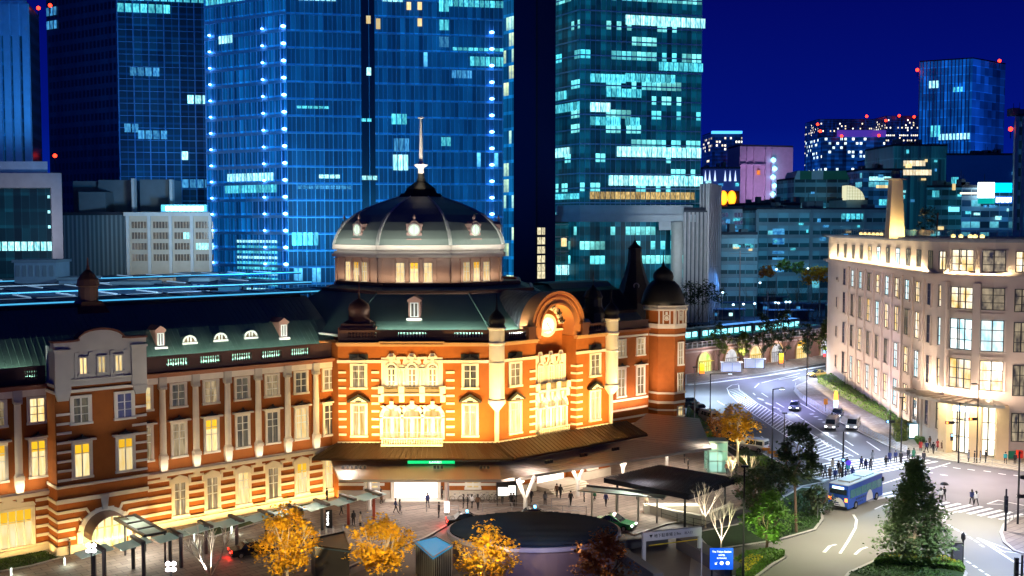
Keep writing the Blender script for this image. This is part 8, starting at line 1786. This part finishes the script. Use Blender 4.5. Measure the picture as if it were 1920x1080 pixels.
# orange barriers at the verge
for i, (px, py) in enumerate(((1436, 852), (1447, 858), (1458, 864), (1470, 872))):
    x, y = G(px, py); r_ = root('road_barrier', (x, y, .13), 'orange and white road barrier at the street verge, %s' % ['first from the left', 'second from the left', 'third from the left', 'rightmost and tallest'][i], 'barrier', 'orange road barriers'); m = MB(); m.box(x-.6, x+.6, y-.05, y+.05, .55, .95); m.build('board', M('barrier_orange', (.8, .3, .03), .5), r_)
    m = MB()
    for s in (-.5, .5): m.tube((x+s, y-.2, .13), (x+s, y, .95), .03, seg=4); m.tube((x+s, y+.2, .13), (x+s, y, .95), .03, seg=4)
    m.build('trestle', stl, r_)
# road work tower and worker beside the moving cars
x, y = G(1567, 768); r_ = root('warning_tower', (x, y, .0), 'tall inflatable orange and white warning lamp behind the dark taxi', 'warning lamp'); m = MB(); m.lathe([(.35, .1), (.4, .9), (.38, 1.7)], (x, y, 0), 12); m.build('lower_body', M('lamp_bluewhite', (.8, .9, 1), emit=(.5, .75, 1), es=1.6), r_); m = MB(); m.lathe([(.38, 1.71), (.36, 2.6), (.2, 3.3), (0, 3.4)], (x, y, 0), 12); m.build('upper_body', M('lamp_orange', (1, .5, .05), emit=(1, .4, .03), es=2.5), r_)
x, y = G(1548, 772); r_ = root('road_sign', (x, y, 0), 'orange and dark road work sign on the pavement bend', 'sign'); m = MB(); m.tube((x, y, 0), (x, y, 2.2), .05); m.build('post', dkmetal, r_); m = MB(); m.box(x-.35, x+.35, y-.05, y, 1.3, 2.3); m.build('panel', M('barrier_orange', (.8, .3, .03)), r_)
# vertical colour banners on the viaduct pavement
for i, (px, y0, y1) in enumerate(((1311, 683, 702), (1460, 663, 682), (1543, 651, 670))):
    x, y = G(px, y1+3); zb_, ztp = zt(y1, y), zt(y0, y); r_ = root('banner_sign', (x, y, 0), ['yellow and orange lit banner at the first viaduct shop', 'yellow and orange lit banner between the dark trees', 'rainbow coloured lit banner near the corner building'][i], 'banner', 'lit banners'); m = MB(); m.tube((x, y, 0), (x, y, ztp+.3), .06); m.build('pole', dkmetal, r_)
    h = (ztp-zb_)/3
    for k in range(3): m = MB(); m.box(x+.1, x+1.1, y-.06, y+.06, zb_+h*k, zb_+h*(k+1)-.02); cc = [(1, .25, .02), (1, .55, .02), (1, .8, .05)] if i < 2 else [(1, .1, .1), (.3, .6, 1), (.7, .9, .1)]; m.build('panel', M('banner_%d_%d' % (i, k), cc[k], emit=cc[k], es=1.5), r_)
for i, (px, py) in enumerate(((1372, 697), (1415, 690))):
    x, y = G(px, py+4); r_ = root('bus_shelter', (x, y, 0), ['pale lit bus shelter left on the viaduct pavement', 'pale lit bus shelter right on the viaduct pavement'][i], 'bus shelter', 'bus shelters'); m = MB(); m.box(x-2.4, x+2.4, y-.7, y+.9, 2.5, 2.65); m.build('roof', M('shelter_roof_pale', (.7, .7, .75), .4), r_)
    m = MB(); m.box(x-2.2, x+2.2, y+.8, y+.85, .4, 2.4); m.build('back_panel', M('shelter_panel', (.7, .75, .9), .3, emit=(.5, .6, .9), es=.6), r_)
    for s in (-2.2, 0, 2.2): m = MB(); m.tube((x+s, y-.5, 0), (x+s, y-.5, 2.5), .05); m.build('post', stl, r_)
    m = MB(); m.box(x-1.2, x+1.2, y+.2, y+.6, .4, .48); m.build('bench', stl, r_)
# street lamps and traffic signals
def street_lamp(px, py, top, label, arm=0, col=(.8, .9, 1), dark=True, lamp=True, group='street lamps'):
    x, y = G(px, py); H_ = zt(top, y); r = root('street_lamp', (x, y, 0), label, 'street lamp', group); m = MB(); m.tube((x, y, 0), (x, y, H_), .11, .07, 8); m.build('pole', dkmetal if dark else stl, r)
    m = MB()
    if arm: m.tube((x, y, H_-.05), (x+arm, y, H_+.05), .06, seg=6)
    m.box(x+arm-.35, x+arm+.35, y-.18, y+.18, H_, H_+.14); m.build('lamp_head', dkmetal, r)
    if lamp: m = MB(); m.box(x+arm-.3, x+arm+.3, y-.14, y+.14, H_-.04, H_-.01); m.build('lens', M('street_lens', (1, 1, 1), emit=col, es=8), r)
street_lamp(1447, 902, 731, 'tall dark street lamp over the planted verge', 1.1); street_lamp(1331, 820, 702, 'curved dark street lamp near the end tower', 3.0); street_lamp(1302, 800, 690, 'pale slim lamp post beside the end tower', 0, dark=False, lamp=False)
street_lamp(1512, 762, 620, 'dark lamp post at the pavement bend', 0, lamp=False); street_lamp(1689, 868, 748, 'lamp post at the crossing corner', 0, lamp=False); street_lamp(1831, 869, 722, 'lamp post before the glass hall', -.6, lamp=False); street_lamp(1584, 738, 700, 'short dark post by the long hedge', 0, lamp=False)
street_lamp(1393, 1100, 880, 'thin dark lamp post in front of the bright green tree', 0, lamp=False); street_lamp(1470, 850, 778, 'short dark post behind the tall dark tree', 0, lamp=False)
rs = M('signal_red', (1, .1, .02), emit=(1, .12, .02), es=9); gs_ = M('signal_blue', (.2, .5, 1), emit=(.2, .5, 1), es=4)
def signal(px, py, top, label, heads, extra=None):
    x, y = G(px, py); H_ = zt(top, y); r = root('traffic_signal', (x, y, 0), label, 'traffic light', 'traffic lights'); m = MB(); m.tube((x, y, 0), (x, y, H_), .12, .09, 8); m.build('pole', dkmetal, r)
    for dx, z, col, vert in heads:
        m = MB(); m.tube((x, y, z), (x+dx, y, z), .05, seg=5); w_, h_ = (.16, .5) if vert else (.62, .2); m.box(x+dx-w_, x+dx+w_, y-.12, y+.12, z-h_, z+h_); hd = m.build('signal_head', dkmetal, r)
        m = MB(); o_ = -.4 if not vert else 0; oz = .25 if vert else 0
        m.raw([(x+dx+o_+.15*cos(2*pi*i/10), y-.13, z+oz+.15*sin(2*pi*i/10)) for i in range(10)], [tuple(range(10))]); m.build('signal_lens', col, hd)
    return r
signal(1797, 868, 757, 'traffic light pole with two red heads before the glass hall', [(-1.3, 5.6, rs, False), (1.9, 6.1, rs, False), (-1.0, 3.6, gs_, True)])
signal(1580, 899, 812, 'dark signal pole rising from the crossing crowd', [(0, 2.3, gs_, True)])
signal(1908, 985, 850, 'black signal pole at the right edge', [(.8, 5.3, M('lens_off', (.05, .05, .05), .3), False), (.5, 3.2, M('lens_off', (.05, .05, .05)), False)])
signal(1786, 1000, 925, 'black pedestrian signal with its back turned, right of the crossing', [(0, 3.1, M('lens_off', (.05, .05, .05)), True)]) if False else None
signal(1885, 998, 922, 'small black pedestrian signal seen from behind', [(0, 3.4, M('lens_off', (.05, .05, .05)), True), (0, 2.6, M('lens_off', (.05, .05, .05)), True)])
signal(1915, 1110, 1050, 'black signal cluster cut by the bottom right corner', [(-.5, 2.6, M('lens_off', (.05, .05, .05)), True), (-.5, 1.6, M('lens_off', (.05, .05, .05)), True)])
signal(1668, 850, 775, 'grey post carrying signs at the end of the hedge', [(0, 4.6, gs_, False)])
x, y = G(1580, 900); r_ = root('round_sign', (x+.6, y-.3, 0), 'small round blue and purple sign in the crossing crowd', 'sign'); m = MB(); m.tube((x+.6, y-.3, 0), (x+.6, y-.3, 2.2), .03); m.build('post', stl, r_); m = MB(); m.raw([(x+.6+.35*cos(2*pi*i/16), y-.36, 2.3+.35*sin(2*pi*i/16)) for i in range(16)]+[(x+.6+.35*cos(2*pi*i/16), y-.33, 2.3+.35*sin(2*pi*i/16)) for i in range(16)], [tuple(range(16)), tuple(range(16, 32))[::-1]]+[(i, (i+1) % 16, 16+(i+1) % 16, 16+i) for i in range(16)]); m.build('disc', M('sign_purple', (.15, .05, .5), emit=(.1, .04, .5), es=.5), r_)
# kiosk, stall, post box
x, y = G(1711, 824); r_ = root('lit_kiosk', (x, y, 0), 'white lit advertising kiosk at the end of the hedge', 'kiosk'); m = MB(); m.box(x-.75, x+.75, y-.35, y+.35, .12, 2.5); m.build('cabinet', M('kiosk_blue', (.1, .3, .4), .4), r_); m = MB(); m.box(x-.6, x+.6, y-.4, y-.36, .4, 2.4); m.build('light_panel', M('panel_lit_white', (1, 1, 1), emit=(.85, .97, 1), es=2.8), r_)
x, y = G(1884, 860); r_ = root('green_stall', (x, y, 0), 'low green counter against the right entrance pier', 'stall'); m = MB(); m.box(x-1.5, x+1.5, y-.5, y+.5, .12, 1.2); m.build('counter', M('stall_green', (.03, .25, .15), .5), r_); m = MB(); m.box(x-1.6, x+1.6, y-.6, y+.6, 1.21, 1.3); m.build('top', M('beige_band', (.5, .42, .32)), r_)
x, y = G(1911, 868); r_ = root('post_box', (x, y, 0), 'red post box at the right edge of the pavement', 'post box'); m = MB(); m.box(x-.35, x+.35, y-.3, y+.3, .7, 1.75); m.build('box', M('post_red_bright', (.7, .04, .02), .4), r_); m = MB(); m.box(x-.25, x+.25, y-.33, y-.31, 1.4, 1.5); m.build('slot', dkmetal, r_); m = MB(); m.box(x-.2, x+.2, y-.2, y+.2, .1, .7); m.build('pedestal', stl, r_)
x, y = G(1793, 1062); r_ = root('control_box', (x, y, .1), 'dark grey control cabinet standing on the traffic island', 'cabinet'); m = MB(); m.box(x-.45, x+.45, y-.3, y+.3, .15, 2.3); m.build('cabinet', M('cabinet_grey', (.07, .07, .09), .5), r_); m = MB(); m.box(x-.5, x+.5, y-.35, y+.35, 2.3, 2.36); m.build('lid', dkmetal, r_); m = MB(); m.tube((x+.6, y, .1), (x+.6, y, 2.6), .09); m.lathe([(.1, 2.5), (.22, 2.7), (.2, 3.1), (.05, 3.3)], (x+.6, y, 0), 8); m.build('post', dkmetal, r_)
# car park gate
gw = M('gate_white', (.6, .6, .62), .5); x0, y0 = G(1207, 1062); x1, y1 = G(1311, 1050); zg = zt(1000, (y0+y1)/2)
cgate = root('car_park_gate', ((x0+x1)/2, (y0+y1)/2, 0), 'white portal over the underground car park ramp with height sign and yellow bar', 'gate'); f_, L = edge_frame((x0, y0), (x1, y1))
m = MB(); f_.box(m, -.15, L+.15, -.2, .2, zg-.85, zg); m.build('beam', gw, cgate)
for t in (0, L): m = MB(); f_.box(m, t-.15, t+.15, -.15, .15, .0, zg-.86); m.build('post', gw, cgate)
p_ = f_.p(L*.36, .22, zg-.42); text('▼ 地下駐車場 2.9m', .4, p_, (pi/2, 0, f_.a), M('sign_black', (.02, .02, .03)), cgate); p_ = f_.p(L*.78, .22, zg-.42); text('出入口', .3, p_, (pi/2, 0, f_.a), M('sign_black', (.02, .02, .03)), cgate)
m = MB(); m.tube(f_.p(.4, .3, zg-1.25), f_.p(L-.4, .3, zg-1.15), .05, seg=6); m.build('height_bar', M('bar_yellow', (.8, .6, .03), .5), cgate)
m = MB(); f_.box(m, L-.4, L+1.3, -4, 5.5, 0, 1.2); f_.box(m, -1.5, -.5, -4, 5, 0, 1.0); f_.box(m, -.4, L-.5, -6, -5.5, 0, .9); m.build('ramp_wall', M('concrete_dark', (.1, .1, .11), .8), cgate)
p_ = f_.p(L*.62, 4.5, 0); r_ = root('white_pole', p_, 'thin white pole in front of the car park gate', 'pole'); m = MB(); m.tube(p_, (p_[0], p_[1], 3.6), .05); m.build('pole', gw, r_); m = MB(); m.lathe([(.12, 0), (.12, .1)], p_, 8); m.build('foot', gw, r_)
# hotel sign
x0, y0 = G(1331, 1092); x1, y1 = G(1373, 1090); zs1 = zt(1037, y0); zs0 = zt(1078, y0); hsn = root('hotel_sign', ((x0+x1)/2, y0, 0), 'blue lit hotel sign with white lettering and arrow', 'sign')
m = MB(); m.box(x0, x1, y0, y0+.15, zs0, zs1); pn_ = m.build('panel', M('sign_blue', (.01, .1, .6), emit=(.005, .1, .75), es=1.0), hsn)
m = MB(); m.box(x0+.1, x0+.25, y0+.02, y0+.12, 0, zs0); m.box(x1-.25, x1-.1, y0+.02, y0+.12, 0, zs0); m.build('leg', dkmetal, hsn)
lw = M('letter_white', (1, 1, 1), emit=(.9, .95, 1), es=2.2); cxm = (x0+x1)/2
text('The Tokyo Station', .23, (cxm, y0-.02, zs1-.3), (pi/2, 0, 0), lw, pn_); text('HOTEL', .19, (cxm, y0-.02, zs1-.62), (pi/2, 0, 0), lw, pn_); text('ENTRANCE', .17, (cxm, y0-.02, zs1-.9), (pi/2, 0, 0), lw, pn_); text('↙', .4, (cxm-.5, y0-.02, zs1-1.35), (pi/2, 0, 0), lw, pn_)
m = MB()
for k in (0, .55): m.raw([(cxm+k+.17*cos(2*pi*i/12), y0-.02, zs1-1.35+.17*sin(2*pi*i/12)) for i in range(12)], [tuple(range(12))])
m.build('pictogram', lw, pn_)

x, y = G(1260, 1110); light('SPOT', (x, y-4, 6), (x, y+4, 2), 300, (.9, .92, 1), .3, spot=80, name='gate_fill')  # added spot without a fixture, brightens the gate
light('AREA', (ec[0], ec[1]-9.5, 4.5), (ec[0], ec[1]-4, 1.5), 60, (.6, .6, 1), 8, 1, name='pavilion_light')
light('SPOT', (-37, 160, 33), (-75, 190, 20), 5000, (.35, .7, 1), 1, spot=120, name='rail_fill'); light('SPOT', (-60, 150, 33), (-70, 185, 22), 1200, (.5, .8, 1), 1, spot=140, name='rail_fill')  # unseen spots added to brighten the roofs behind the station
